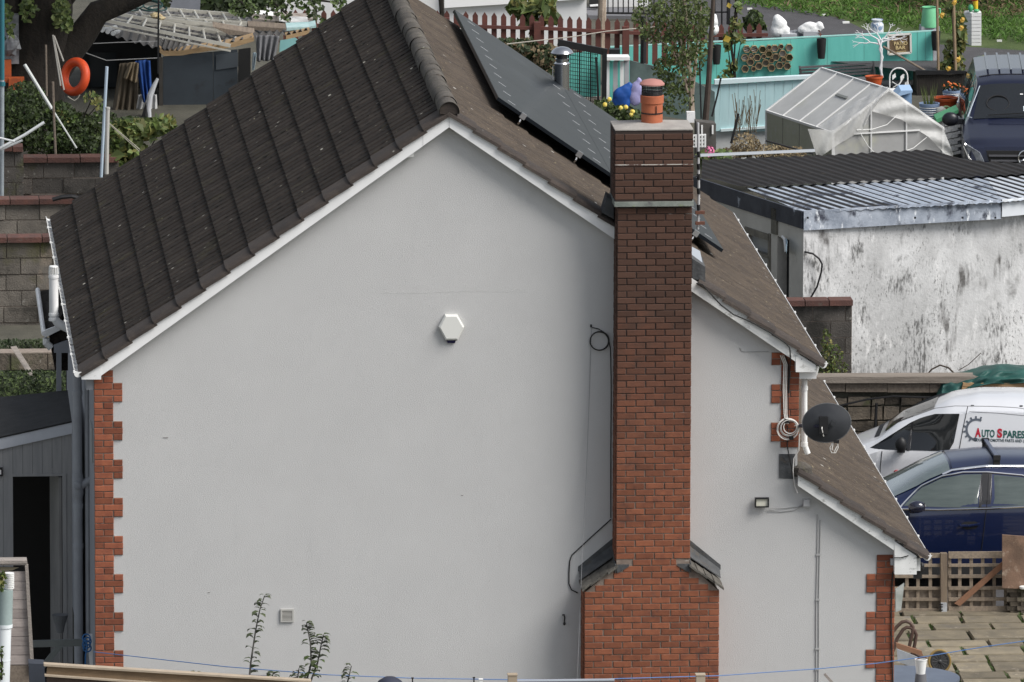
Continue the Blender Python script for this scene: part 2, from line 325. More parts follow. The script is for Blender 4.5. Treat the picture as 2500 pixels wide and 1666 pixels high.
def slope_stuff(Fm, top, L, y0, y1, g, name, mt):
    s = MB(); n = int(round(L/g)); g = L/n
    for c in range(n):
        k = 0; y = y0
        while y < y1:
            t = tile_mb(.25, g+.012, .003, .018); o = top + Fm @ V((c*g, 0, R.uniform(-.001,.001))); o.y = y
            s.add([o + Fm @ p for p in t.v], t.f); y += .25
    tag(s.build(name, mt, house, fix=False), kind='stuff')
LR = math.hypot(eR.x-RX, RZ-eR.z); LE = math.hypot(eE.x-xr, ze(xr)-eE.z)
slope_stuff(FR, V((RX,0,RZ-.05)), LR, .2, YBR-.1, .345, 'roof_tiles', m_tiler)
slope_stuff(FE, V((xr,0,ze(xr)-.05)), LE, .2, 11.4, .345, 'roof_tiles', m_tiler)
# cloaked verge tiles: a plain bed that rolls over the gable edge, one per course
def verge_mesh(g, sgn, ext):
    mb = MB(); pv = [(ext,.012),(.03,.016),(-.06,.012),(-.115,.002),(-.15,-.018),(-.158,-.052)]
    vs = []
    for u, t in ((0,.0),(g,.026)):
        vs += [(u, sgn*v, n+t) for v, n in pv]
    vs += [(g, sgn*v, n-.012) for v, n in pv]
    k = len(pv); fs = [(r*k+i,(r+1)*k+i,(r+1)*k+i+1,r*k+i+1) for r in (0,1) for i in range(k-1)]
    me = mb.add(vs, fs).mesh('verge_tile', m_verge, True); return me
vmL = verge_mesh(gauge+.02, -1, .31); vmR = verge_mesh(LR/15+.02, 1, .23); vmE = verge_mesh(LE/6+.02, 1, .23)
for c in range(15):
    inst('verge_tile', vmL, house, V((RX,-.03,RZ-.05)) + FL @ V((c*gauge,0,0)), FL @ Matrix.Rotation(R.uniform(-.008,.008),3,'Z'))
    q = V((RX,-.03,RZ-.05)) + FR @ V((c*LR/15,0,0))
    if not 2.0 < q.x < 2.72: inst('verge_tile', vmR, house, q, FR @ Matrix.Rotation(R.uniform(-.012,.012),3,'Z'))
for c in range(6): inst('verge_tile', vmE, house, V((xr,-.03,ze(xr)-.05)) + FE @ V((c*LE/6,0,0)), FE)
# ridge
rm = MB(); nn = 12
def rrow(y, r): return [(RX+r*math.cos(math.pi*(i/nn)*1.16-.25), y, RZ-.055+r*math.sin(math.pi*(i/nn)*1.16-.25)) for i in range(nn+1)]
rt = MB()
for y, r in ((0,.119),(.04,.123),(.06,.118),(.22,.117),(.3,.118),(.46,.115)): rt.v += [V(p)-V((RX,0,RZ)) for p in rrow(y, r)]
rt.f = [(a*(nn+1)+i,(a+1)*(nn+1)+i,(a+1)*(nn+1)+i+1,a*(nn+1)+i+1) for a in range(5) for i in range(nn)]
rme = rt.mesh('ridge_tile', m_ridge, True)
for k in range(26): inst('ridge_tile', rme, house, (RX+R.uniform(-.006,.006), VY-.02+k*.437, RZ+R.uniform(-.005,.006)), Matrix.Rotation(R.uniform(-.01,.01),3,'Z'))
ec = rrow(VY+.005, .112); MB().slab([V(p) for p in ec], (0,.05,0)).build('ridge_end', m_verge, house)
# barge boards, soffits, boxed ends
def barge(x0, x1, zf, y=-.150, h=.155, cut=None):
    return MB().slab([(x0,y,zf(x0)-.085),(x1,y,zf(x1)-.085),(x1,y,zf(x1)-.085-h),(x0,y,zf(x0)-.085-h)], (0,.02,0)).slab([(x0,y+.022,zf(x0)-.087-h+.012),(x1,y+.022,zf(x1)-.087-h+.012),(x1,y+.022,zf(x1)-.087-h),(x0,y+.022,zf(x0)-.087-h)], (0,.125,0))
bL0 = P(247,900,-.15).x
barge(bL0, P(1032,330,-.15).x, zl).build('barge_board', m_white, house)
barge(P(1032,330,-.15).x+.004, RX-.002, zl, -.148).build('barge_board', m_white, house)
barge(RX+.002, P(1500,560,-.15).x, zr).build('barge_board', m_white, house)
barge(P(1680,690,-.15).x, P(1950,880,-.15).x, zr).build('barge_board', m_whited, house)
barge(P(1948,1200,-.15).x, P(2184,1365,-.15).x, ze).build('barge_board', m_whited, house)
def boxend(x0, y0, x1, y1, yt0, yt1, mt):
    a = [P(x0,yt0,-.156), P(x1,yt1,-.156), P(x1,y1,-.156), P(x0,y1,-.156)]
    MB().slab(a, (0,.155,0)).build('soffit_box', mt, house)
boxend(199,0,247,927,914,886,m_white); boxend(1943,0,1992,909,860,892,m_whited); boxend(2184,0,2238,1403,1322,1358,m_whited)
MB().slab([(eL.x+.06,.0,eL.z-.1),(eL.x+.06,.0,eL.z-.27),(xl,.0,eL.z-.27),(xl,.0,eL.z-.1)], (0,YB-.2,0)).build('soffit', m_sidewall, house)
MB().slab([(eR.x-.06,.0,eR.z-.1),(eR.x-.06,.0,eR.z-.25),(xr,.0,eR.z-.25),(xr,.0,eR.z-.1)], (0,YBR-.2,0)).build('soffit', m_white, house)
MB().slab([(eE.x-.06,.0,eE.z-.1),(eE.x-.06,.0,eE.z-.25),(xe,.0,eE.z-.25),(xe,.0,eE.z-.1)], (0,11,0)).build('soffit', m_white, house)
MB().slab([P(995,368,-.10),P(1010,366,-.10),P(1010,383,-.10),P(995,385,-.10)], (0,.1,0)).build('vent_block', m_cleanwhite, house)
# gutters: half round channel, white outside, with bracket clips and end caps
def gutter(x, z, y0, y1, mi, sgn):
    g = MB(); n = 8; r = .042
    pr = [(r*math.cos(math.pi+math.pi*i/n), r*math.sin(math.pi+math.pi*i/n)) for i in range(n+1)] + [(.036*math.cos(2*math.pi-math.pi*i/n), .036*math.sin(2*math.pi-math.pi*i/n)) for i in range(n+1)]
    g.slab([(x+a, y0, z+b) for a, b in pr], (0, y1-y0, 0)); go = g.build('gutter', mi, house)
    for k in range(int((y1-y0)/1.15)+1):
        MB().box((x+sgn*.042, y0+.1+k*1.15, z+.003), (.022,.05,.018)).tube([(x-.04, y0+.1+k*1.15, z+.003),(x+.04, y0+.1+k*1.15, z+.003)], .006, 5).build('gutter_bracket', m_cleanwhite, go)
    MB().slab([(x+a*1.12, y0-.012, z+b*1.12) for a, b in pr[:n+1]] + [(x+.06,y0-.012,z+.015),(x-.06,y0-.012,z+.015)], (0,.012,0)).build('gutter_end', m_cleanwhite, go)
gutter(eL.x-.04, eL.z-.045, -.15, YB, m_whited, -1); gutter(eR.x+.0, eR.z-.05, -.15, YBR, m_white, 1); gutter(eE.x+.0, eE.z-.05, -.15, 11.4, m_white, 1)
# ---- chimney
CY = -.46
chim = MB(); A = lambda px, py: P(px, py, CY)
cx0, cx1 = A(1506,1000).x, A(1687,1000).x; bx0, bx1 = A(1427,1550).x, A(1755,1550).x
ztop = A(1600,318).z; zsh = A(1460,1445).z; zsh2 = A(1500,1390).z
zband = A(1600,497).z
brick_mats = None
core = MB().slab([(cx0+.006,CY+.009,zsh2+.021),(cx1-.006,CY+.009,zsh2+.021),(cx1-.006,CY+.009,ztop),(cx0+.006,CY+.009,ztop)], (0,.62,0))
core.slab([(bx0+.006,CY+.009,-.2),(bx1-.006,CY+.009,-.2),(bx1-.006,CY+.009,zsh-.01),(cx1+.02,CY+.009,zsh2+.02),(cx0-.02,CY+.009,zsh2+.02),(bx0+.006,CY+.009,zsh-.01)], (0,.452,0))
chimney = core.build('chimney', m_mortar, house)
def brick_mesh(l, mt, d=.10, h=.066):
    q = .004; mb = MB()
    vs = [(x*(l/2), y, z*h/2) for y in (d,) for x in (-1,1) for z in (-1,1)] + [(x*(l/2), q, z*h/2) for x in (-1,1) for z in (-1,1)] + [(x*(l/2-q), 0, z*(h/2-q)) for x in (-1,1) for z in (-1,1)]
    fs = [(4,5,9,8),(5,7,11,9),(7,6,10,11),(6,4,8,10),(8,9,11,10),(0,4,6,2),(1,3,7,5),(0,1,5,4),(2,6,7,3)]
    me = mb.add(vs, fs).mesh('brick', mt); bm = bmesh.new(); bm.from_mesh(me); bmesh.ops.recalc_face_normals(bm, faces=bm.faces); bm.to_mesh(me); bm.free(); return me
bcache = {}
def bm_(l, mt):
    k = (round(l, 2), mt.name)
    if k not in bcache: bcache[k] = brick_mesh(k[0], mt)
    return bcache[k]
COURSE = .0757
bstuff = MB(); bcount = [0]
def lay(parent, x0, x1, z, y, odd, mt, single):
    x = x0; first = True
    while x < x1-.03:
        l = .2145 if not (first and odd) else .102
        if x+l > x1-.05: l = x1-x
        elif x1-(x+l) < .05: l = x1-x
        c = V((x+l/2+R.uniform(-.0015,.0015), y+R.uniform(-.003,.003), z+R.uniform(-.0015,.0015)))
        if single: inst('brick', bm_(l, mt), parent, c); bcount[0] += 1
        else:
            me = bm_(l, mt); bstuff.add([c+v.co for v in me.vertices], [tuple(p.vertices) for p in me.polygons])
        x += l+.0105; first = False
z = zsh2+.0-.012; zc0 = A(1600,1497.5).z; k0 = 0
ztb = A(1600,1358).z                              # first course of the narrow shaft
kk = 0; zz = ztb
while zz < zband-.05:                             # narrow shaft below the band
    lay(chimney, cx0, cx1, zz, CY, kk % 2, m_brick, False); zz += COURSE; kk += 1
zz = zband+.085; kk = 0; tx0, tx1 = A(1501,400).x, A(1692,400).x
while zz < ztop-.05: lay(chimney, tx0, tx1, zz, CY-.035, kk % 2, m_brick, False); zz += COURSE*1.03; kk += 1
zz = ztb-COURSE; kk = 1
while zz > .85:                                   # splayed shoulder and broad base, brick by brick
    if zz > zsh-.02:
        t = (zz+.03-zsh)/(zsh2-zsh); w0 = bx0+(cx0-bx0)*max(0, t); w1 = bx1+(cx1-bx1)*max(0, t)
    else: w0, w1 = bx0, bx1
    if zz <= zsh-.02: lay(chimney, w0, w1, zz, CY, kk % 2, m_brick, True)
    else:
        w0 += .03; w1 -= .03; xg = bx0 - (.1125 if kk % 2 else 0)
        while xg < w1:
            a_, b_ = max(xg, w0), min(xg+.2145, w1)
            if b_-a_ > .03: inst('brick', bm_(b_-a_, m_brick), chimney, ((a_+b_)/2, CY+R.uniform(-.003,.003), zz))
            xg += .225
    zz -= COURSE; kk += 1
core2 = MB().slab([(tx0+.006,CY-.026,zband+.03),(tx1-.006,CY-.026,zband+.03),(tx1-.006,CY-.026,ztop+.004),(tx0+.006,CY-.026,ztop+.004)], (0,.70,0)).build('chimney_head', m_mortar, chimney)
for zq in range(200):                             # bricks on the narrow left and right returns
    zz = .85+zq*COURSE
    if zz > ztop-.04: break
    hd = zz > zband+.05
    for sx, x in ((-1, (tx0 if hd else cx0 if zz > zsh2 else bx0)), (1, (tx1 if hd else cx1 if zz > zsh2 else bx1))):
        if zsh-.05 < zz < zsh2+.03: continue
        y0 = CY-.035 if hd else CY
        for j in range(2 if zq % 2 else 3):
            a = y0+.106+(j*.225 if zq % 2 else (j-.5)*.225 if j else 0); l = .214 if (zq % 2 or j) else .1
            b = min(a+l, y0+.46)
            if b-a > .03: bstuff.box((x-sx*.004, (a+b)/2, zz), (.02, b-a, .065))
tag(bstuff.build('brickwork', m_brick, chimney, fix=False), kind='stuff')
MB().box(((tx0+tx1)/2-.0, CY+.30, zband), (tx1-tx0+.012, .72, .054)).build('stone_band', m_stoneband, chimney)
MB().slab([(tx0,CY-.03,A(1600,401).z-.006),(tx1,CY-.03,A(1600,401).z-.006),(tx1,CY-.03,A(1600,401).z+.004),(tx0,CY-.03,A(1600,401).z+.004)], (0,-.0075,0)).build('mortar_seam', M('mortar_pale',(.5,.47,.43),(.12,.08,.07),9,.9,lo=.5,hi=.6), chimney)
cap = MB(); a0, a1, b0, b1 = tx0, tx1, CY-.035, CY+.66
cap.add([(a0,b0,ztop),(a1,b0,ztop),(a1,b1,ztop),(a0,b1,ztop),(a0,b0,ztop+.012),(a1,b0,ztop+.012),(a1,b1,ztop+.012),(a0,b1,ztop+.012),(a0+.3,b0+.25,ztop+.05),(a1-.3,b0+.25,ztop+.05),(a1-.3,b1-.2,ztop+.05),(a0+.3,b1-.2,ztop+.05)],
    [(0,1,5,4),(1,2,6,5),(2,3,7,6),(3,0,4,7),(4,5,9,8),(5,6,10,9),(6,7,11,10),(7,4,8,11),(8,9,10,11)]).build('cement_cap', m_cement, chimney)
pc = P(1592,290,CY+.3); pc = V((pc.x, CY+.32, ztop+.03))
pot = MB().lathe(pc, [(.125,0),(.125,.24),(.128,.243),(.137,.245),(.137,.33),(.125,.335)], 24).build('chimney_pot', m_terra, chimney, True)
MB().lathe(pc, [(.128,.12),(.131,.12),(.131,.135),(.128,.135)], 24).box(pc+V((.04,-.125,.17)), (.008,.01,.1)).build('strap', m_black, pot)
cg = MB()
for i in range(16):
    a = i*math.pi/8; cg.tube([pc+V((.118*math.cos(a),.118*math.sin(a),.335)), pc+V((.118*math.cos(a),.118*math.sin(a),.46))], .005, 5)
for h in (.35,.37,.40,.43): cg.ring(pc+V((0,0,h)), .119, .006, n=24, k=5)
cg.lathe(pc, [(.124,.335),(.124,.375)], 20)
cg.build('cowl_mesh', m_black, pot)
MB().lathe(pc, [(.10,.45),(.146,.455),(.146,.47),(.11,.505),(.05,.52),(.001,.523)], 24).build('cowl_cap', m_terracap, pot, True)
# shoulder weatherings: broken slates with lead upstands
for sgn, (tx, ty), (ux, uy) in ((1, (1492,1345), (1392,1440)), (-1, (1690,1345), (1772,1438))):
    x_in = cx0 if sgn > 0 else cx1; x_out = (bx0-.03) if sgn > 0 else (bx1+.05)
    for i in range(4):
        f0, f1 = i/4, (i+1)/4+.03
        xa, xb = x_out+(x_in-x_out)*f0, x_out+(x_in-x_out)*f1; za, zb = zsh+(zsh2-zsh)*f0, zsh+(zsh2-zsh)*f1
        d = -.04+R.uniform(-.02,.02)
        MB().slab([(xa,CY+d,za+.008),(xb,CY+d+R.uniform(-.01,.01),zb+.02),(xb,-.004,zb+.035),(xa,-.004,za+.025)], (0,0,.028)).build('slate', m_slate, chimney)
    MB().slab([(x_out,-.14,zsh+.075),(x_in,-.14,zsh2+.085),(x_in,-.003,zsh2+.20),(x_out,-.003,zsh+.16)], (0,0,.012)).slab([(x_out-.01*sgn,-.010,zsh+.15),(x_in,-.010,zsh2+.19),(x_in,-.010,zsh2+.28),(x_out-.01*sgn,-.010,zsh+.21)], (0,.008,0)).build('lead_flashing', m_lead, chimney)
    MB().slab([(x_in+.01*sgn,CY-.012,zsh2-.05),(x_in+.15*sgn,CY-.012,zsh2+.03),(x_in+.15*sgn,CY-.012,zsh2+.055),(x_in-.004*sgn,CY-.012,zsh2+.055)], (0,.01,0)).slab([(x_in-.005*sgn,CY-.01,zsh2-.05),(x_in-.005*sgn,-.1,zsh2-.02),(x_in-.005*sgn,-.1,zsh2+.16),(x_in-.005*sgn,CY-.01,zsh2+.055)], (-.008*sgn,0,0)).build('lead_flashing', m_lead, chimney)
# lead soakers where the chimney passes the right-hand slope
MB().slab([P(1690,632,-.1),P(1722,652,-.1),P(1722,690,-.1),P(1690,680,-.1)], (0,.4,.05)).build('lead_flashing', m_lead, house)
MB().slab([P(1690,632,-.02),P(1716,646,-.02),P(1716,656,-.02),P(1690,644,-.02)], (0,.35,.1)).build('lead_flashing', M('lead_bright',(.42,.45,.48),rough=.4,metal=.3), house)
MB().slab([P(1482,480,-.18),P(1498,492,-.18),P(1498,535,-.18),P(1470,520,-.18)], (0,.2,.03)).build('lead_flashing', m_lead, house)
# ---- toothed brick quoins
def quoin(xc, sgn, ztop_, zbot, ph, w1=.222, w2=.330, per=3):
    z = ztop_; k = ph; bk = MB()
    while z > zbot:
        wide = (k//per) % 2 == 0; w = w2 if wide else w1
        bk.box((xc+sgn*w/2, .0, z), (w, .012, COURSE))
        odd = k % 2
        lay(house, min(xc, xc+sgn*w), max(xc, xc+sgn*w), z, -.018, odd if sgn > 0 else 1-odd, m_brickq, True)
        z -= COURSE; k += 1
    bk.build('quoin_mortar', m_mortarq, house)
quoin(xl-.012, 1, P(240,912,0).z, .9, 4)
quoin(xr+.012, -1, P(1930,868,0).z, P(1930,1100,0).z, 1, .21, .325)
quoin(xe+.012, -1, P(2160,1362,0).z, .75, 3, .215, .335, 3)
MB().slab([P(1902,1109,-.01),P(1941,1109,-.01),P(1941,1170,-.01),P(1902,1168,-.01)], (0,.008,0)).build('lead_flashing', m_lead, house)
MB().lathe(P(1958,1150,0)+V((0,.05,0)), [(.13,-.06),(.12,.04),(.05,.09),(.001,.1)], 14).build('lead_flashing', m_ridge, house, True)
# ---- pipes on the side walls
dpx = P(190,1200,2.2); dx, dy = dpx.x, 2.2
dp = MB().tube([(dx,dy,-.1),(dx,dy,eL.z-.12)], .053, 14)
for py in (905,960,1163,1207,1235,1333): dp.tube([P(190,py,2.2)-V((0,0,.03))+V((dx-P(190,py,2.2).x,0,0)), P(190,py,2.2)+V((dx-P(190,py,2.2).x,0,.03))], .061, 14)
dpo = dp.build('downpipe', m_greypipe, house, True)
jz = P(190,1187,2.2).z
MB().tube([(dx,dy,jz-.1),(dx,dy,jz+.1)], .068, 14).tube([(dx,dy,jz-.02),(dx+.16,dy,jz+.08)], .05, 12).lathe((dx-.01,dy-.07,jz+.02), [(.045,0),(.045,.02),(.03,.025)], 14, Matrix.Rotation(rad(90),3,'X')).build('pipe_branch', m_greypipe, dpo, True)
MB().tube([(dx+.115,dy,0),(dx+.115,dy,eL.z-.3)], .03, 10).build('downpipe', m_greypipe, house, True)
MB().box((xl-.01,.9,P(215,1080,.9).z), (.02,.5,.42)).build('wall_plate', M('plate_grey',(.33,.34,.33)), house)
sp = P(131,700,4.6); sx = sp.x
stack = MB().tube([(sx,4.6,P(131,672,4.6).z),(sx,4.6,P(131,775,4.6).z),(sx+.05,4.6,P(131,790,4.6).z),(sx+.3,4.6,P(131,815,4.6).z)], .056, 14)
for py in (676,768,780): stack.tube([V((sx,4.6,P(131,py,4.6).z-.015)), V((sx,4.6,P(131,py,4.6).z+.015))], .063, 14)
so_ = stack.build('vent_pipe', m_white, house, True)
cg = MB(); ct = P(131,652,4.6).z
for i in range(16): a = i*math.pi/8; cg.tube([(sx+.056*math.cos(a),4.6+.056*math.sin(a),ct-.09),(sx+.05*math.cos(a),4.6+.05*math.sin(a),ct)], .006, 4)
cg.lathe((sx,4.6,ct), [(.056,0),(.05,.012),(.001,.014)], 14).build('vent_cage', m_cleanwhite, so_)
# bay or porch roof further along the left side
pz0, pz1 = P(105,815,5.2), P(120,730,5.2)
porch = MB().slab([P(108,822,5.4), P(95,712,8.2), P(98,690,8.2)+V((.55,0,.0)), P(150,770,5.4)], (0,0,-.05)).build('porch_roof', m_tile, house)
MB().tube([P(107,815,5.35),P(92,708,8.3)], .03, 8).build('gutter', m_white, porch)
MB().slab([P(108,808,5.35),P(155,790,5.35),P(155,802,5.35),P(108,826,5.35)], (0,.05,0)).tube([P(113,826,5.4),P(113,838,5.4),P(125,850,5.4)], .045, 8).build('porch_fascia', m_whited, porch)
MB().slab([P(120,822,5.45),P(166,800,5.45),P(166,905,5.45),P(134,905,5.45)], (0,2.6,0)).build('porch_wall', m_tile, house)
MB().slab([P(132,845,5.3),P(168,832,5.3),P(168,862,5.3),P(132,862,5.3)], (0,.1,0)).slab([P(138,862,5.3),P(150,862,5.3),P(150,1000,5.3),P(138,1000,5.3)], (0,.1,0)).build('porch_post', m_sidewall, house)
# right-hand downpipe and clips
wd = P(1964,1000,.12); 
wp = MB().tube([P(1964,914,.15),P(1964,1085,.15),P(1966,1108,.15)+V((.03,0,0))], .034, 12)
for py in (948,1085): wp.tube([P(1964,py-5,.15),P(1964,py+5,.15)], .041, 12)
wp.build('downpipe', m_cleanwhite, house, True)
MB().tube([P(1993,895,.1),P(1990,912,.1),P(1972,925,.1)], .035, 10).build('downpipe_elbow', m_whited, house, True)
# ------------------------------------------------------------------ fixtures on the house
# solar panels: two rows on the right-hand slope, stood off the tiles
rn = FR @ V((0,0,1)); ro = V((RX,0,RZ)) + rn*.13
q0 = PL(1218,238,ro,rn); qF = PL(1769,615,ro,rn); qB = PL(1112,25,ro,rn)
eu = (qF-q0); eu.y = 0; Lu = eu.length; eu.normalize()
ev = V((0,1,0)); Lv = (qB.y-q0.y); y00 = q0.y
ncol = 5; pw, pl = Lv/ncol, Lu/2
rail = None
for r in range(2):
    for c in range(ncol):
        lab = ['%s solar panel of the upper row, %s', '%s solar panel of the lower row, %s'][r]
        pos = ['nearest the gable verge','second from the gable verge','in the middle of the roof','second from the far end','at the far end of the roof'][c]
        o = q0 + eu*(r*pl) + ev*(c*pw)
        t = thing('solar_panel', lab % ('black', pos), 'solar panel', tuple(o), 'solar panels on the roof')
        a, b, cc, d = o+eu*.004+ev*.002, o+eu*(pl-.004)+ev*.002, o+eu*(pl-.004)+ev*(pw-.002), o+eu*.004+ev*(pw-.002)
        MB().slab([a,b,cc,d], -rn*.012).build('glass', m_panel, t)
        fr = MB()
        for s, e in ((a,b),(b,cc),(cc,d),(d,a)): fr.bar(s-rn*.0215, e-rn*.0215, .02, .04, rn)
        fr.build('frame', m_frame, t)
        for j in range(2):
            for uu in (.10, .86):
                s = o + eu*(pl*uu) + ev*(pw*(.25+.5*j)) + rn*.0015
                MB().bar(s, s+eu*.11, .026, .003, rn).build('cell_gap', m_tick, t)
    for uu in (.22, .72) if r == 0 else (.25, .76):
        o = q0 + eu*(r*pl+pl*uu) - rn*.03 + ev*-.05
        t = thing('roof_hook', ['metal clamp under the near edge of the upper solar row, %s','metal clamp under the near edge of the lower solar row, %s'][r] % ('higher one' if uu < .5 else 'lower one'), 'clamp', tuple(o), 'panel clamps')
        MB().bar(o-ev*.02, o+ev*(Lv+.08), .04, .04, rn).build('rail', m_alu, t)
        MB().bar(o-ev*.03+rn*.01, o+ev*.02+rn*.01, .07, .07, rn).build('end_clamp', m_alu, t)
        MB().tube([o+rn*-.02, o-rn*.07-ev*.04, o-rn*.1-ev*.02], .012, 6).build('hook', m_steel, t)
        if r == 1 and uu < .5: pass
# alarm box
ac = P(1101,797,-.06)
def Wp(px, py): return P(px, py, -.06)
t = thing('alarm_box', 'white hexagonal burglar alarm box on the grey gable wall', 'alarm', tuple(P(1101,797,0)))
hx = [(1086,767),(1116,767),(1133,797),(1117,829),(1087,829),(1070,797)]
back = [P(a,b,-.002) for a, b in hx]; sc_ = lambda f, Y: [P(1101+(a-1101)*f, 798+(b-798)*f, Y) for a, b in hx]
mid = [p+V((0,-.05,0)) for p in back]; fr = [p+V((0,-.068,0)) for p in sc_(.86, -.002)]
k = 6
ab = MB().add(back+mid+fr, [(i,(i+1)%6,6+(i+1)%6,6+i) for i in range(6)]+[(6+i,6+(i+1)%6,12+(i+1)%6,12+i) for i in range(6)]+[tuple(range(12,18))])
ab.build('case', M('alarm_plastic',(.70,.70,.66),rough=.4), t)
MB().slab([P(1088,827,-.045),P(1115,827,-.045),P(1110,838,-.03),P(1093,838,-.03)], (0,.035,0)).build('strobe_lens', M('strobe_blue',(.02,.018,.06),rough=.2), t)
for px in (1086,1118): MB().box(P(px,820,-.062), (.012,.006,.012)).build('screw', m_black, t)
# wall vent
t = thing('wall_vent', 'small square grey louvred vent low on the gable wall', 'vent', tuple(P(701,1503,0)))
vc = P(701,1503,-.012); m_vent = M('vent_plastic',(.46,.45,.42),rough=.6)
MB().box(vc+V((0,0,.068)),(.155,.022,.018)).box(vc-V((0,0,.068)),(.155,.022,.018)).box(vc+V((.068,0,0)),(.018,.022,.117)).box(vc-V((.068,0,0)),(.018,.022,.117)).build('frame', m_vent, t)
for i in range(8): MB().box(vc+V((0,0,-.052+i*.0148)), (.118,.02,.005), M3=Matrix.Rotation(rad(-35),3,'X')).build('slat', m_vent, t)
MB().box(vc+V((0,.006,0)), (.118,.004,.118)).build('backing', m_blackr, t)
# floodlight, its cables and junction box
t = thing('floodlight', 'small floodlight with black rim and pale glass on the wall', 'floodlight', tuple(P(1860,1227,0)))
fc = P(1860,1227,-.06)
f = MB().box(fc+V((0,0,.05)),(.165,.05,.014)).box(fc-V((0,0,.05)),(.165,.05,.014)).box(fc+V((.076,0,0)),(.014,.05,.087)).box(fc-V((.076,0,0)),(.014,.05,.087)).box(fc+V((0,.022,0)),(.165,.012,.11)).build('case', m_black, t)
MB().box(fc+V((0,.004,0)), (.138,.012,.087)).build('glass', M('lamp_glass',(.62,.60,.48),(.72,.70,.60),14,.3), t)
MB().box(fc+V((-.03,.045,-.02)), (.04,.05,.03)).build('bracket', m_black, t)
mcab = M('painted_cable',(.36,.36,.355)); mwc = M('white_cable',(.72,.70,.66)); mbk = M('black_cable',(.02,.02,.02))
tag(MB().tube([P(1877,1240,-.04),P(1920,1241,-.01),P(1950,1237,-.01),P(1961,1232,-.01)], .005, 6).tube([P(1878,1244,-.03),P(1905,1250,-.01),P(1940,1246,-.01),P(1960,1235,-.01)], .005, 6).build('lamp_cable', mcab, origin=P(1920,1240,0)), 'pale cables running from the floodlight to the wall box', 'cable')
tag(MB().box(P(1969,1228,-.03),(.08,.06,.09)).box(P(1969,1228,-.064),(.068,.008,.078)).build('junction_box', M('box_grey',(.42,.42,.42)), origin=P(1969,1228,0)), 'small grey junction box under the lean-to barge board', 'junction box')
cb = thing('wall_cable', 'pair of painted cables running straight down the right wall', 'cable', tuple(P(1992,1450,0)))
for dxp in (0, 7):
    pts = [P(1996+dxp*.9-(y-1250)*.011+math.sin(y*.02+dxp)*.7, y, -.008) for y in range(1256+dxp*2, 1690, 18)]
    MB().tube(pts, .006, 6).build('cable', mcab, cb)
for y in (1355,1465,1585,1635): MB().box(P(1996-(y-1250)*.011+3,y,-.012),(.05,.012,.02)).build('clip', mcab, cb)
tag(MB().tube([P(1807,850,-.006),P(1809,856,-.006),P(1815,859,-.006),P(1876,859,-.006)], .005, 6).build('wall_wire', mcab, origin=P(1840,858,0)), 'short bent wire painted over below the upper barge board', 'wire')
# black cable and coil left of the chimney
t = thing('cable_coil', 'black cable coiled on the wall beside the chimney', 'cable coil', tuple(P(1463,832,0)))
cc = P(1463,833,-.03)
RXm = Matrix.Rotation(rad(90),3,'X')
for i in range(2): MB().ring(cc+V((.004*i,-.01*i,.003*i)), .108+.003*i, .007, RXm, 40, 6).build('loop', mbk, t)
MB().tube([P(1445,800,-.02),P(1460,803,-.02),P(1475,812,-.02),P(1486,828,-.02),P(1490,850,-.015),P(1491,880,-.01),P(1492,950,-.01),P(1491,1100,-.01),P(1491,1265,-.01)], .006, 6).build('tail', mbk, t)
MB().box(P(1443,796,-.01),(.02,.02,.03)).build('clip', mbk, t)
tag(MB().tube([P(1492,1268,-.012),P(1440,1315,-.012),P(1396,1356,-.012),P(1391,1370,-.012),P(1389,1400,-.012),P(1389,1425,-.012),P(1395,1440,-.012),P(1410,1448,-.012)], .007, 6).build('looped_cable', mbk, origin=P(1430,1330,0)), 'black cable looping from chimney side round the left shoulder slates', 'cable')
tag(MB().tube([P(1444,800,-.02),P(1442,850,-.02),P(1440,930,-.02),P(1432,1150,-.10),P(1420,1390,-.35),P(1410,1640,-.5),P(1409,1690,-.5)], .003, 5).build('thin_wire', M('wire_grey',(.25,.25,.26)), origin=P(1430,1150,0)), 'long thin grey wire hanging from the cable coil down past the chimney', 'wire')
hk = MB().tube([P(1374,1502,-.01),P(1374,1502,-.05),P(1377,1501,-.06),P(1379,1508,-.06),P(1378,1518,-.05)], .009, 6).ball(P(1378,1523,-.04), .016, (1,1,1.4), 8)
tag(hk.build('wall_hook', m_black, origin=P(1378,1510,0)), 'small rusty black hook on the wall left of the chimney base', 'hook')
# cables on the upper right quoin
t = thing('white_cables', 'bundle of white cables running down the upper right brick corner', 'cable bundle', tuple(P(1918,950,0)))
for i in range(4):
    MB().tube([P(1905+i*4,868,-.05),P(1914+i*3.6,890,-.035),P(1912+i*4,950,-.035),P(1914+i*3.5,1010,-.035),P(1918+i*3,1035,-.04)], .006, 6).build('cable', mwc if i != 3 else mbk, t)
t = thing('white_cable_coil', 'coil of spare white cable tied beside the satellite dish', 'cable coil', tuple(P(1926,1048,0)))
for i in range(5):
    MB().ring(P(1923+i*1.5,1048-i*1.2,-.06-.008*i), .125-.012*i+.01*(i % 2), .006, Matrix.Rotation(rad(90+R.uniform(-9,9)),3,'X') @ Matrix.Rotation(R.uniform(-.1,.1),3,'X'), 36, 6).build('loop', mwc, t)
MB().box(P(1920,1028,-.08),(.05,.04,.05)).box(P(1932,1070,-.08),(.05,.04,.04)).build('tape', mbk, t)
MB().tube([P(1940,1040,-.06),P(1960,1036,-.1),P(1985,1036,-.2),P(2004,1033,-.32)], .008, 6).build('lead', mwc, t)
MB().tube([P(1952,1060,-.06),P(1950,1100,-.06),P(1938,1120,-.05),P(1936,1150,-.05),P(1940,1185,-.05),P(1947,1204,-.1)], .007, 6).build('lead', mwc, t)
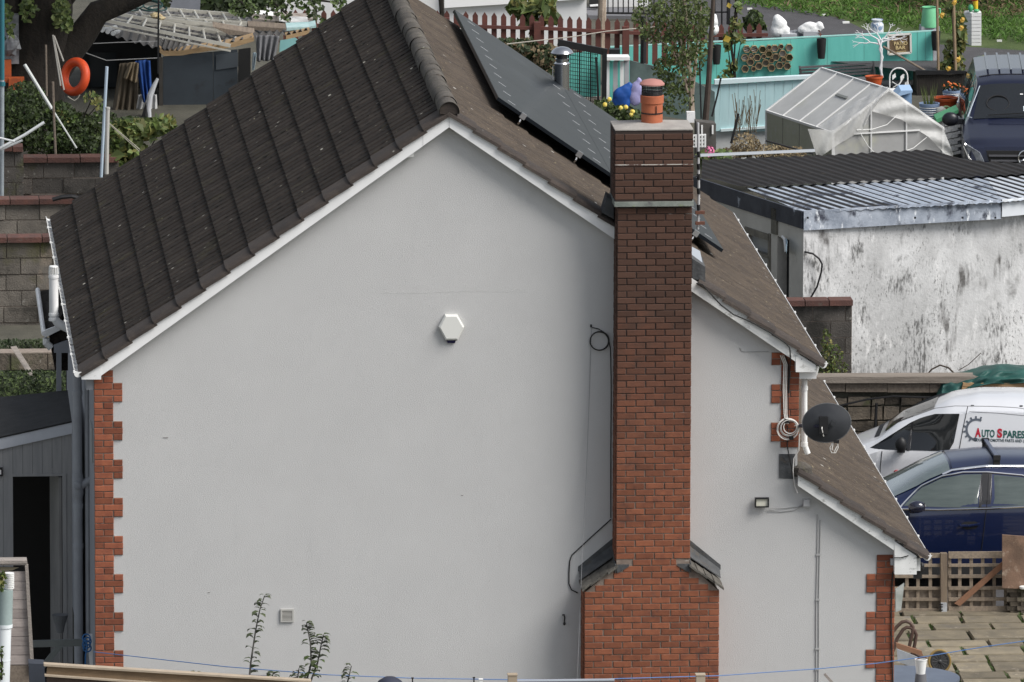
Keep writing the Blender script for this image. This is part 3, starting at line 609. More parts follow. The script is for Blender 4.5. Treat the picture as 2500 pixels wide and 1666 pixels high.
tag(MB().tube([P(1922,1040,-.04),P(1922,1090,-.04),P(1930,1130,-.04),P(1936,1160,-.04)], .007, 6).build('black_cable', mbk, origin=P(1925,1100,0)), 'black cable running down from the white coil over the lead flashing', 'cable')
# satellite dish
t = thing('satellite_dish', 'oval dark grey mesh satellite dish seen from its back', 'satellite dish', tuple(P(1958,1040,-.1)))
dc = P(2018,1033,-.42); dn = V((.18,.95,-.12)).normalized()
dxv = V((.97,-.17,.0)).normalized(); dxv = (dxv-dn*dxv.dot(dn)).normalized(); dzv = dn.cross(dxv)*-1
if dzv.z < 0: dzv = -dzv
rot2 = Matrix.Rotation(rad(-7),3,dn); dxv = rot2 @ dxv; dzv = rot2 @ dzv
m_dish = M('dish_grey',(.028,.030,.034),(.04,.042,.046),6,.45)
def dishp(r, a, off=0): return dc + dxv*(.285*r*math.cos(a)) + dzv*(.228*r*math.sin(a)) + dn*(.05*r*r-.05+off)
mb = MB(); n = 36
for off in (0, .006):
    for i in range(7): mb.v += [dishp(max(i/6, .001), 2*math.pi*k/n, off) for k in range(n)]
mb.f = [(s*7*n+i*n+k, s*7*n+i*n+(k+1)%n, s*7*n+(i+1)*n+(k+1)%n, s*7*n+(i+1)*n+k) for s in (0,1) for i in range(6) for k in range(n)] + [(6*n+k,6*n+(k+1)%n,13*n+(k+1)%n,13*n+k) for k in range(n)]
mb.build('reflector', m_dish, t, True)
MB().tube([dishp(1.0, 2*math.pi*k/48, .003) for k in range(49)], .006, 6).build('rim', M('dish_rim',(.10,.105,.11)), t, True)
MB().tube([P(1950,1040,-.03),P(1962,1040,-.30),P(2008,1042,-.50)], .022, 10).build('arm', M('arm_navy',(.02,.025,.05),rough=.4), t, True)
MB().box(dc-dn*.085+V((-.03,0,-.02)), (.10,.07,.2)).box(dc-dn*.075+V((-.04,0,-.07)), (.06,.06,.14)).build('bracket', m_black, t)
MB().lathe(dishp(.22,-.1,-.035)+V((.02,0,0)), [(.03,-.01),(.03,.01)], 14, Matrix.Rotation(rad(90),3,'X')).build('boss', m_dish, t)
MB().tube([dc-dn*.06+V((-.05,-.02,.02)), dc-dn*.1+V((-.05,-.03,-.06)), dc-dn*.08+V((-.03,-.02,-.15))], .007, 6).build('cable', mwc, t)
MB().tube([P(2032,1082,-.45),P(2026,1094,-.45),P(2030,1106,-.45),P(2040,1106,-.45),P(2046,1094,-.45),P(2044,1078,-.45)], .006, 6).tube([P(2034,1082,-.46),P(2031,1098,-.46),P(2037,1103,-.46),P(2043,1090,-.46)], .006, 6).build('cable_loop', mwc, t)
MB().box(P(2042,1078,-.45),(.06,.05,.035)).build('feed_block', m_black, t)
# drooping black cable over the upper right barge board; cable down the far right quoin
tag(MB().tube([P(1700,692,-.2),P(1715,695,-.2),P(1735,718,-.2),P(1760,745,-.2),P(1790,768,-.2),P(1830,785,-.2),P(1880,812,-.2),P(1918,838,-.2),P(1928,850,-.19),P(1930,875,-.16),P(1928,900,-.06),P(1926,960,-.04)], .008, 6).build('barge_cable', mbk, origin=P(1800,770,-.2)), 'black cable drooping across the white upper right barge board', 'cable')
tag(MB().tube([P(2180,1395,-.05)]+[P(2179-3*math.sin((y-1400)*.013),y,-.03) for y in range(1410,1690,20)], .008, 6).build('quoin_cable', mbk, origin=P(2178,1500,-.03)), 'black cable running down the far right brick corner', 'cable')
tag(MB().tube([P(2182,1362,-.17),P(2200,1362,-.17),P(2218,1357,-.17)], .006, 6).build('eaves_cable', mbk, origin=P(2200,1360,-.17)), 'short black cable over the lean-to soffit box', 'cable')
tag(MB().box(P(2180,1372,-.06),(.06,.08,.07)).build('junction_box', M('box_grey2',(.42,.42,.42)), origin=P(2180,1372,0)), 'pale box on the brick beside the lean-to soffit', 'junction box')
# aerial mast behind the chimney
t = thing('aerial_mast', 'thin white aerial mast strapped behind the chimney', 'aerial', tuple(P(1705,560,.35)))
MB().tube([P(1704,560,.35),P(1706,480,.35),P(1705,400,.35),P(1704,300,.35)], .016, 8).build('mast', M('mast_grey',(.55,.55,.56),rough=.4,metal=.3), t)
for y in (383,432): MB().tube([P(1688,y+3,.1),P(1697,y,.3),P(1704,y-4,.35)], .012, 6).build('strap', m_black, t)
for y in (375,405,430,465,505): MB().tube([P(1705,y-5,.345),P(1706,y+9,.345)], .021, 8).build('tape', m_black, t)
for y in (519,545): MB().box(P(1709,y,.34),(.11,.05,.035)).build('bracket', M('rusty',(.14,.06,.04)), t)
# stainless flue on the rear slope
fp = P(1372,150,10.4)
t = thing('stove_flue', 'shiny stainless steel stove flue with round cowl rising behind roof', 'flue', (fp.x,10.4,zr(fp.x)))
fz0, fz1 = zr(fp.x)-.1, P(1372,152,10.4).z
fr_ = .098
MB().lathe((fp.x,10.4,fz0), [(fr_,0),(fr_,fz1-fz0-.03),(fr_+.006,fz1-fz0-.03),(fr_+.006,fz1-fz0-.015),(fr_,fz1-fz0-.015),(fr_-.01,fz1-fz0)], 26).build('pipe', m_steel, t, True)
MB().lathe((fp.x,10.4,fz1), [(.078,0),(.078,.03),(.085,.03),(.085,.045),(.07,.045)], 24).build('collar', m_steel, t, True)
MB().lathe((fp.x,10.4,fz1+.03), [(.07,0),(.075,.085)], 20).build('neck', M('steel_dark',(.12,.12,.12),rough=.3,metal=.9), t, True)
MB().lathe((fp.x,10.4,fz1+.11), [(.07,.005),(.142,0),(.146,.012),(.125,.045),(.08,.075),(.03,.088),(.001,.09)], 28).build('cowl', m_steel, t, True)
MB().box((fp.x-fr_-.02,10.38,fz1-.2),(.012,.012,.3)).build('stay', m_alu, t)
# ------------------------------------------------------------------ right-hand yard: paving, gate, vehicles
pav = MB().add([(xe,-8,.004),(14,-8,.004),(14,7.75,.004),(xe,7.75,.004)], [(0,1,2,3)])
paving = tag(pav.build('paving', m_joint), kind='structure')
scache = {}
def slab_mesh(w, d, v):
    k = (w, d, v)
    if k not in scache:
        q = .012; j = lambda: R.uniform(-.009,.009)
        b = [(-w/2+j(),-d/2+j(),0),(j(),-d/2+j(),0),(w/2+j(),-d/2+j(),0),(w/2+j(),d/2+j(),0),(j(),d/2+j(),0),(-w/2+j(),d/2+j(),0)]
        t = [(x*(1-q/w*2), y*(1-q/d*2), .04+R.uniform(-.004,.004)) for x, y, _ in b]
        scache[k] = MB().add(b+t, [(6,7,8,9,10,11)]+[(i,(i+1)%6,6+(i+1)%6,6+i) for i in range(6)]).mesh('slab', m_slab)
    return scache[k]
tuft = MB()
y = 1.6; row = 0
while y < 7.55:
    d = [.42,.58,.42,.5][row % 4]
    if y+d > 7.66: d = 7.66-y
    x = xe+.06-R.uniform(0,.3)
    while x < 8.9:
        w = R.choice([.45,.6,.6,.75])
        cx = max(x, xe+.03)
        if x+w > xe+.2:
            ww = round(x+w-cx, 2)
            inst('slab', slab_mesh(round(ww-.026,2), round(d-.048,2), R.randint(0,2)), paving, (cx+ww/2, y+d/2, .004+R.uniform(-.006,.008)), Matrix.Rotation(R.uniform(-.012,.012),3,'Z') @ Matrix.Rotation(R.uniform(-.008,.008),3,'X'))
            if R.random() < .8:
                for _ in range(R.randint(3,30)):
                    yy = y+R.uniform(0,d); h = R.uniform(.005,.035); tuft.add([(x+w-.010+R.uniform(-.02,.02),yy,.03),(x+w+.010+R.uniform(-.02,.02),yy,.02),(x+w+R.uniform(-.04,.04),yy+R.uniform(-.03,.03),.035+h)],[(0,1,2)])
        x += w
    y += d; row += 1
tag(tuft.build('joint_weeds', m_leaf, fix=False), 'thin green weeds in the paving joints', kind='stuff')
yard = MB().add([(-1,7.75,.004),(30,7.75,.004),(30,17.8,.004),(-1,17.8,.004)], [(0,1,2,3)])
tag(yard.build('parking_yard', m_asph), kind='structure')
# trellis gate and fence
GY = 7.62
g = lambda px, py: P(px, py, GY)
m_lath = M('trellis_wood',(.27,.215,.16),(.19,.155,.12),6,.9,.3,60,rnd=.2,stretch=(5,1,5)); m_brace = M('brace_wood',(.26,.135,.08),(.21,.11,.065),6,.85,.2,60)
t = thing('trellis_fence', 'low weathered trellis fence panel between house corner and gate post', 'fence', tuple(V((g(2240,1490).x,GY,0))))
for yy, h in ((1357,11),(1381,7),(1408,7),(1437,7),(1464,7),(1491,9)): MB().slab([g(2170,yy-h/2),g(2297,yy-h/2),g(2297,yy+h/2),g(2170,yy+h/2)], (0,.025,0)).build('rail', m_lath, t)
for px in (2215,2242,2272): MB().slab([g(px-4,1352),g(px+4,1352),g(px+4,1494),g(px-4,1494)], (0,.022,0)).build('lath', m_lath, t).location.y = .027
for i, (ya, yb) in enumerate(((1440,1463),(1466,1490))): MB().slab([g(2172,ya),g(2296,ya),g(2296,yb),g(2172,yb)], (0,.02,0)).build('board', m_wood, t).location.y = .055
t = thing('gate_post', 'square brown timber post between trellis fence and gate', 'post', tuple(V((g(2304,1490).x,GY-.03,0))))
MB().slab([P(2297,1352,GY-.04),P(2313,1352,GY-.04),P(2313,1494,GY-.04),P(2297,1494,GY-.04)], (0,.09,0)).build('post', M('post_wood',(.20,.155,.11),(.15,.115,.085),5,.9,.3,50,stretch=(6,6,.7)), t)
MB().slab([P(2297,1472,GY-.06),P(2312,1472,GY-.06),P(2312,1499,GY-.06),P(2299,1499,GY-.06)], (0,.018,0)).build('gate_stop', M('galvanised',(.52,.54,.56),(.35,.36,.38),9,.4,metal=.2), t)
for yy in (1476,1482,1490): MB().box(P(2297,yy,GY-.065),(.05,.012,.012)).build('bolt', m_black, t)
t = thing('trellis_gate', 'low trellis gate of square laths with a diagonal brace', 'gate', tuple(V((g(2390,1490).x,GY,0))))
for yy, h in ((1356,16),(1381,7),(1408,8),(1437,8),(1464,8),(1489,15)): MB().slab([g(2316,yy-h/2),g(2460,yy-h/2-1),g(2460,yy+h/2-1),g(2316,yy+h/2)], (0,.025,0)).build('rail', m_lath, t)
for px in (2319,2344,2372,2400,2428,2456): MB().slab([g(px-4,1352),g(px+4,1352),g(px+4,1494),g(px-4,1494)], (0,.022,0)).build('lath', m_lath, t).location.y = .027
MB().slab([P(2330,1474,GY-.03),P(2454,1366,GY-.03),P(2462,1376,GY-.03),P(2344,1480,GY-.03)], (0,.025,0)).build('brace', m_brace, t)
for i, (ya, yb) in enumerate(((1440,1463),(1466,1490))): MB().slab([g(2318,ya),g(2425,ya),g(2425,yb),g(2318,yb)], (0,.02,0)).build('board', m_wood, t).location.y = .055
lw = thing('low_stone_wall', 'low dark stone wall end at the right of the gate', 'wall', (P(2490,1480,7.4).x,7.4,0))
for i in range(6):
    for j in range(3):
        a, b = 2458+j*26+(i % 2)*9, 1437+i*11
        MB().slab([P(a,b,7.5-.04*j),P(a+25,b,7.5-.04*j),P(a+25,b+10,7.5-.04*j),P(a,b+10,7.5-.04*j)], (0,.3,0)).build('stone', m_stone, lw)
tag(MB().slab([P(2447,1306,7.45),P(2530,1312,7.45),P(2530,1440,7.45),P(2447,1436,7.45)], (0,.03,0)).build('plywood_sheet', M('rusty_board',(.23,.145,.10),(.13,.085,.06),5,.9,.3,40,layers=[((.32,.25,.19),8,.6,.72,X1)]), origin=P(2480,1400,7.45)), 'stained brown plywood sheet leaning on the low stone wall', 'board')
tag(MB().lathe(P(2500,1438,7.4), [(.05,0),(.06,.01),(.06,.03),(.05,.035)], 16).build('white_dish', m_cleanwhite, origin=P(2500,1438,7.4)), 'white dish lying on the low stone wall', 'dish')

# ---- vehicles seen side-on are lofted from their side profile
def lerp(tab, x):
    if x <= tab[0][0]: return tab[0][1]
    for (a, b), (c, d) in zip(tab, tab[1:]):
        if x <= c: return b+(d-b)*((x-a)/(c-a))
    return tab[-1][1]
class Car:
    """x runs back from the nose, y<0 is the side towards the house, z up; all metres."""
    def __init__(s, L, top, roofw, belt, half, zb=.28, crown=.06): s.L, s.top, s.rw, s.belt, s.half, s.zb, s.crown = L, top, roofw, belt, half, zb, crown
    def W(s, x): return lerp(s.half, x)
    def side(s, x, z):                       # half width of the bodyside at height z
        w = s.W(x); b = lerp(s.belt, x); T = s.edge(x)
        if z <= b:
            f = (z-s.zb)/max(.01, b-s.zb); return w*(1 - .05*(1-f)**2*1.0 - .022*max(0, f-.55)/.45) - (.03 if .3 < f < .45 else 0)*0
        f = min(1, (z-b)/max(.01, T-b)); rw = lerp(s.rw, x)
        return w*.978 + (rw - w*.978)*(f**1.15)
    def edge(s, x): return max(lerp(s.top, x)-s.crown*min(1, max(0, (lerp(s.top, x)-lerp(s.belt, x))/.3)), lerp(s.belt, x)+.005)
    def body(s, n=60):
        mb = MB(); rows = []; K = 9; TT = 6
        for i in range(n+1):
            x = s.L*i/n; T = s.edge(x); b = lerp(s.belt, x); pts = []
            zs = [s.zb+(b-s.zb)*j/6 for j in range(6)] + [b+(T-b)*j/5 for j in range(6)]
            for z in zs: pts.append((x, -s.side(x, z), z))
            wt, tp = s.side(x, T), lerp(s.top, x)
            for j in range(1, TT):
                q = -1+2*j/TT; pts.append((x, wt*q, T+(tp-T)*(1-q**4)))
            for z in reversed(zs): pts.append((x, s.side(x, z), z))
            rows.append(pts)
        k = len(rows[0]); mb.v = [V(p) for r in rows for p in r]
        mb.f = [(i*k+j,(i+1)*k+j,(i+1)*k+j+1,i*k+j+1) for i in range(n) for j in range(k-1)] + [(i*k+k-1,(i+1)*k+k-1,(i+1)*k,i*k) for i in range(n)] + [tuple(range(k)), tuple(range((n+1)*k-1, n*k-1, -1))]
        return mb
    def patch(s, poly, off, sgn=-1, sub=10):  # a polygon in (x,z) laid on the bodyside
        xs_ = [p[0] for p in poly]; x0, x1 = min(xs_), max(xs_); mb = MB(); cols = []
        for i in range(sub+1):
            x = x0+(x1-x0)*(.0005+.999*i/sub); zz = []
            for (a, b), (c, d) in zip(poly, poly[1:]+poly[:1]):
                if (a-x)*(c-x) <= 0 and abs(a-c) > 1e-9: zz.append(b+(d-b)*(x-a)/(c-a))
            cols.append((x, min(zz), max(zz)))
        for x, a, b in cols:
            for j in range(5):
                z = a+(b-a)*j/4; mb.v.append(V((x, sgn*(s.side(x, z)+off), z)))
        mb.f = [(i*5+j,(i+1)*5+j,(i+1)*5+j+1,i*5+j+1) for i in range(sub) for j in range(4)]
        return mb
    def line(s, pts, r, off, sgn=-1, n=8):
        P_ = []
        for (a, b), (c, d) in zip(pts, pts[1:]):
            for i in range(n): x, z = a+(c-a)*i/n, b+(d-b)*i/n; P_.append(V((x, sgn*(s.side(x, z)+off), z)))
        x, z = pts[-1]; P_.append(V((x, sgn*(s.side(x, z)+off), z))); return MB().tube(P_, r, 6)
    def topq(s, pts, off, nu=10, nv=10):      # a quad on the top skin given by (x, yfrac) corners
        def fn(u, v):
            a = V(pts[0]).lerp(V(pts[1]), u); b = V(pts[3]).lerp(V(pts[2]), u); p = a.lerp(b, v); x = p.x
            T = s.edge(x); wt = s.side(x, T); tp = lerp(s.top, x); q = p.y
            return V((x, wt*q, T+(tp-T)*(1-abs(q)**4)+off))
        return MB().grid(fn, nu, nv)
def wheel(root, x, y, r, sgn):
    w = local('wheel', MB().lathe((x, y, r), [(r*.62,-.09),(r*.93,-.10),(r,-.07),(r,.07),(r*.93,.10),(r*.62,.09)], 28, Matrix.Rotation(rad(90),3,'X')), m_blackr, root, True)
    h = MB().lathe((x, y, r), [(.03,-.07*1),(r*.6,-.085),(r*.64,-.06),(r*.64,.06),(.03,.06)], 24, Matrix.Rotation(rad(90),3,'X'))
    local('rim', h, m_alu, w, True)
m_glass = M('car_glass', (.05,.065,.062), (.085,.105,.10), 1.6, .03, spec=.7, stretch=(.5,1,4)); m_glassd = M('car_glass_dark', (.012,.014,.016), rough=.04, spec=.7)
m_blue = M('blue_car_paint', (.005,.013,.056), rough=.3, spec=.5, coat=1, metal=.35); m_vanw = M('white_van_paint', (.66,.67,.69), rough=.35, coat=.8)
m_chrome = M('chrome', (.8,.8,.8), rough=.12, metal=1); m_pillar = M('pillar_black', (.02,.02,.022), rough=.3); m_navy = M('navy_van_paint', (.006,.009,.030), rough=.3, coat=.6, metal=.3); m_seam = M('panel_gap', (.01,.01,.012), rough=.8)
# blue crossover
CYn = 9.1
xw = lambda px, py: P(px, py, CYn)
car_x0 = xw(2192,1240).x - 1.32
root = thing('blue_car', 'dark blue crossover car with a roof bar parked behind the trellis gate', 'car', (car_x0, CYn+.92, 0), rz=0); WL[root.name] = (0,0,0)
def cxz(px, py, Y=CYn+.03): q = P(px, py, Y); return (q.x-car_x0, q.z)
zbelt = cxz(2300,1241)[1]; rt_z = cxz(2406,1150, CYn+.25)[1]
car = Car(4.4, [(0,.72),(.12,.86),(.7,.98),(1.05,1.06),(1.28,1.2),(1.75,1.46),(2.05,1.585),(2.5,1.63),(3.2,1.62),(3.9,1.5),(4.2,1.35),(4.4,.95)],
    [(0,.5),(1.2,.75),(1.7,.66),(2.2,.63),(3.6,.6),(4.4,.55)], [(0,.66),(.5,.86),(1.3,zbelt),(3.0,zbelt+.03),(3.9,zbelt+.1),(4.4,.92)],
    [(0,.55),(.2,.78),(.6,.88),(1.2,.91),(3.5,.91),(4.2,.86),(4.4,.7)], crown=.10)
body = local('body', car.body(72), m_blue, root, True)
w1 = [cxz(*p) for p in ((2207,1236),(2254,1199),(2305,1176),(2356,1167),(2401,1166),(2388,1241))]
w2 = [cxz(*p) for p in ((2427,1167),(2500,1173),(2530,1180),(2560,1205),(2555,1232),(2420,1239))]
d1 = local('front_door', car.line([cxz(2205,1252),cxz(2212,1300),cxz(2222,1345)], .004, .001), m_seam, root)
local('front_window', car.patch(w1, .004, sub=16), m_glass, root, True)
local('rear_window', car.patch(w2, .004, sub=12), m_glass, root, True)
local('front_window', car.patch(w1, .004, 1, sub=16), m_glass, root, True); local('rear_window', car.patch(w2, .004, 1, sub=12), m_glass, root, True)
local('door_pillar', car.patch([cxz(2401,1164),cxz(2427,1164),cxz(2420,1241),cxz(2388,1242)], .006), m_pillar, root)
local('window_trim', car.line([cxz(2196,1240),cxz(2254,1194),cxz(2305,1171),cxz(2356,1162),cxz(2415,1161),cxz(2500,1168),cxz(2545,1180)], .012, .010), m_chrome, root, True)
local('belt_trim', car.line([cxz(2194,1243),cxz(2290,1245),cxz(2420,1242),cxz(2560,1234)], .013, .014), m_chrome, root, True)
local('door_gap', car.line([cxz(2419,1165),cxz(2408,1243),cxz(2396,1345)], .0045, .004), m_seam, root)
hd = local('door_handle', car.patch([cxz(2344,1281),cxz(2354,1274),cxz(2380,1273),cxz(2391,1278),cxz(2384,1291),cxz(2356,1293)], .002), m_seam, root)
local('grip', car.line([cxz(2343,1283),cxz(2367,1283),cxz(2391,1279)], .016, .022), m_blue, hd, True)
mx, mz = cxz(2236,1233)
local('wing_mirror', MB().ball((mx, -1.02, mz), .105, (1.1,.75,.74), 16).box((mx+.03,-1.02,mz),(.13,.10,.10)).box((mx-.03,-.92,mz-.06),(.12,.16,.05)), M('mirror_gloss',(.012,.014,.03),rough=.15,coat=1), root, True)
ws = car.topq([(1.17,-.90),(2.02,-.93),(2.02,.93),(1.17,.90)], .006)
local('windscreen', ws, M('windscreen_glass',(.13,.16,.155),(.09,.12,.125),2.5,.04,spec=.9,coat=.6), root, True)
local('roof_panel', car.topq([(2.05,-.90),(3.75,-.9),(3.75,.9),(2.05,.9)], .004), M('roof_dark',(.010,.017,.05),rough=.3,coat=.5), root, True)
for sg in (-1, 1):
    rr = MB().tube([V((x, sg*(car.side(x, car.edge(x))-.015), car.edge(x)+.028)) for x in [1.92+.12*i for i in range(16)]], .017, 8); local('roof_rail', rr, m_chrome, root, True)
bx_, bz_ = 2.62, car.edge(2.62)+.12
rb = local('roof_bar', MB().box((bx_,0,bz_+.02),(.05,1.22,.028)), M('bar_navy',(.11,.13,.19),rough=.35,metal=.5), root)
for sg in (-1,1): local('bar_foot', MB().box((bx_, sg*.58, bz_-.05),(.08,.06,.12)).box((bx_, sg*.6, bz_+.01),(.09,.05,.06)), m_blackr, rb)
for x in (.85, 3.5):
    for sg in (-.84,.84): wheel(root, x, sg, .34, sg)
local('sill_trim', MB().box((2.15,-.885,.26),(2.1,.06,.14)), m_blackr, root)
# white van
VYn = 12.6
VRZ = rad(-11); pref = P(2153,1103,VYn); RzV = Matrix.Rotation(VRZ,3,'Z'); vO = pref - RzV @ V((1.02,-.92,0)); vO.z = 0
root = thing('white_van', 'white panel van with auto spares lettering parked behind the blue car', 'van', tuple(vO), rz=VRZ); WL[root.name] = (0,0,0)
vn = RzV @ V((0,-1,0))
def vxz(px, py, dy=0): q = RzV.transposed() @ (PL(px, py, pref - vn*dy, vn) - vO); return (q.x, q.z)
zb2 = vxz(2200,1101)[1]
ztop2 = vxz(2406,962,.75)[1]
van = Car(4.5, [(0,.8),(.15,zb2-.22),(.55,zb2-.06),(.95,zb2+.10),(1.2,zb2+.30),(1.55,ztop2-.20),(1.85,ztop2-.065),(2.2,ztop2-.01),(2.6,ztop2),(4.2,ztop2-.03),(4.5,ztop2-.1)],
    [(0,.6),(.95,.80),(1.4,.74),(2.0,.78),(4.5,.78)], [(0,.72),(.6,zb2-.16),(1.0,zb2-.01),(4.5,zb2)],
    [(0,.62),(.2,.82),(.7,.9),(1.3,.92),(4.5,.92)], crown=.13)
local('body', van.body(72), m_vanw, root, True)
w1 = [vxz(*p) for p in ((2122,1098),(2220,1038),(2248,1025),(2281,1016),(2341,1015),(2324,1103))]
local('cab_window', van.patch(w1, .005, sub=18), m_glassd, root, True); local('cab_window', van.patch(w1, .005, 1, sub=18), m_glassd, root, True)
local('window_pillar', van.patch([vxz(2222,1037),vxz(2228,1034),vxz(2222,1101),vxz(2213,1101)], .009), m_pillar, root)
local('door_gap', van.line([vxz(2361,996),vxz(2350,1050),vxz(2340,1108),vxz(2336,1180)], .005, .002), m_seam, root)
local('door_gap', van.line([vxz(2153,1103),vxz(2149,1140),vxz(2147,1200)], .005, .002), m_seam, root)
local('roof_crease', van.line([vxz(2228,1022),vxz(2282,1002),vxz(2330,996),vxz(2420,997),vxz(2478,1000),vxz(2530,1008)], .005, .004), M('crease',(.3,.3,.31)), root)
local('body_crease', van.line([vxz(2365,1010),vxz(2430,1013),vxz(2530,1022)], .004, .001), M('crease2',(.3,.3,.31)), root)
mx, mz = vxz(2201,1092)
local('wing_mirror', MB().ball((mx,-1.03,mz+.05), .085, (.9,.7,1.25), 14).box((mx,-.96,mz-.03),(.10,.14,.05)), m_black, root, True)
local('windscreen', van.topq([(1.02,-.50),(1.66,-.56),(1.66,.80),(1.02,.76)], .008), m_glassd, root, True)
local('wiper_panel', van.topq([(.88,-.5),(.95,-.5),(.95,.74),(.88,.74)], .006), m_seam, root, True)
for px, py in ((2373,981),(2492,988)): q = vxz(px,py,.2); local('roof_mount', MB().lathe((q[0],-.62,van.edge(q[0])+.06),[(.022,0),(.022,.012)],10), m_seam, root)
local('red_lamp', MB().ball((vxz(2189,1152)[0],-.925,vxz(2189,1152)[1]), .03, (1.3,.4,.8), 10), M('lamp_red',(.35,.01,.015),rough=.3), root, True)
for x in (.9, 3.6):
    for sg in (-.84,.84): wheel(root, x, sg, .33, sg)
# lettering
m_red = M('print_red',(.42,.012,.03),rough=.5); m_grn = M('print_green',(.015,.09,.075),rough=.5); m_gry = M('print_grey',(.10,.115,.14),rough=.5); m_dk = M('print_dark',(.035,.06,.065),rough=.5)
def vtext(name, s, px, py, hpx, mt, bold=1.35, wpx=10):
    x, z = vxz(px, py); h = hpx/193.0; me = text_mesh(s, h/.70, bold, .001); xs_ = (vxz(px+wpx, py)[0]-x)/max(v.co.x for v in me.vertices)
    for v in me.vertices:
        a, b = v.co.x*xs_, v.co.y; X, Z = x+a, z+b; v.co = (X, -(van.side(X, Z)+.004+v.co.z), Z)
    me.materials.clear(); me.materials.append(mt); return local_mesh(name, me, root), max(v.co.x for v in me.vertices)
def local_mesh(name, me, root): return link(name, me, root)
vtext('lettering', 'A', 2381, 1068, 20, m_red, 1.5, 13)
vtext('lettering', 'UTO', 2395.5, 1068.5, 17, m_grn, 1.3, 32)
vtext('lettering', 'S', 2434, 1069.5, 20, m_red, 1.5, 12)
vtext('lettering', 'PARES', 2448, 1070.5, 17, m_grn, 1.3, 53)
vtext('lettering', 'YOUR AUTOMOTIVE PARTS AND C', 2378, 1079, 7, m_dk, 1.1, 124)
gx, gz = vxz(2383,1052); rr_, gear = .115, MB()
arc = [rad(a) for a in range(62, 262, 10)]
for a0_, a1_ in zip(arc, arc[1:]):
    qs = [(gx+r*math.cos(a), gz+r*math.sin(a)) for r, a in ((rr_,a0_),(rr_+.028,a0_),(rr_+.028,a1_),(rr_,a1_))]
    gear.add([V((x, -(van.side(x, z)+.005), z)) for x, z in qs], [(0,1,2,3)])
for a in range(70, 262, 24):
    a = rad(a); qs = []
    for r, d in ((rr_+.026,-.075),(rr_+.058,-.06),(rr_+.058,.06),(rr_+.026,.075)): qs.append((gx+r*math.cos(a+d*1.1), gz+r*math.sin(a+d*1.1)))
    gear.add([V((x, -(van.side(x, z)+.0055), z)) for x, z in qs], [(0,1,2,3)])
ex, ez = gx+(rr_+.012)*math.cos(rad(264)), gz+(rr_+.012)*math.sin(rad(264))
gear.add([V((ex+.03*math.cos(k*.785), -(van.side(ex,ez)+.006), ez+.03*math.sin(k*.785))) for k in range(8)], [tuple(range(8))])
local('gear_emblem', gear, m_gry, root)
# ------------------------------------------------------------------ retaining wall, garage, planters behind the vans
WY = 17.7
t = thing('retaining_wall', 'old mixed stone and brick retaining wall behind the white van', 'wall', (P(2150,1000,WY).x, WY, 0))
wx0, wx1 = P(1880,1000,WY).x, P(2620,1000,WY).x; wz0, wz1 = -.05, P(2150,955,WY).z
MB().slab([(wx0,WY+.07,wz0),(wx1,WY+.07,wz0),(wx1,WY+.07,wz1),(wx0,WY+.07,wz1)], (0,.35,0)).build('core', m_earth, t)
zz = wz1-.075; n = 0
while zz > -.05:
    h = R.choice([.13,.16,.2]) if n else .14; x = wx0
    while x < wx1:
        w = R.uniform(.16,.42)
        d = R.uniform(-.02,.03); q = .02
        mb = MB().slab([(x+.008,WY+d+q,zz-h+.014),(x+w-.01,WY+d+q+R.uniform(-.02,.02),zz-h+.012+R.uniform(0,.02)),(x+w-.012,WY+d,zz-R.uniform(0,.03)),(x+.012,WY+d,zz-R.uniform(0,.02))], (0,.12,0))
        if x+w > P(2000,1000,WY).x and x < P(2330,1000,WY).x and zz > .45: mb.build('stone', m_stone, t)
        else: mb.build('stone', m_stone, t) if n < 2 else None
        x += w
    zz -= h; n += 1
for i, (a, b, ya, yb) in enumerate(((1990,2062,934,955),(2064,2165,936,956),(2166,2268,937,957),(2269,2400,937,957),(2401,2560,937,957))):
    MB().slab([P(a,yb,WY),P(b,yb,WY),P(b,ya,WY),P(a,ya,WY)], (0,.1,0)).build('plank', m_wood, t).location.y = -.05
MB().slab([P(1985,921,WY-.12),P(2420,919,WY-.12),P(2420,936,WY-.12),P(1985,936,WY-.12)], (0,.3,0)).build('top_board', M('old_board',(.26,.225,.19),(.17,.145,.12),4,.9,.4,40,stretch=(.6,4,8)), t)
tag(MB().tube([P(2010,1000,WY-.1),P(2120,975,WY-.1),P(2180,968,WY-.1),P(2300,972,WY-.1),P(2350,985,WY-.1)], .014, 6).tube([P(2140,985,WY-.1),P(2137,1040,WY-.1),P(2136,1075,WY-.1)], .02, 6).build('wall_pipe', m_black, origin=P(2150,970,WY)), 'black hose sagging along the old stone wall', 'hose')
tag(MB().tube([P(2262,917,18.4),P(2275,902,18.4),P(2295,892,18.4),P(2315,898,18.4),P(2330,912,18.4)], .012, 6).tube([P(2340,905,18.7),P(2365,890,18.7),P(2395,862,18.7)], .006, 5).build('bramble', M('stem',(.06,.045,.035)), origin=P(2290,915,18.4)), 'bare arching stem against the stained white garage wall', 'stem')
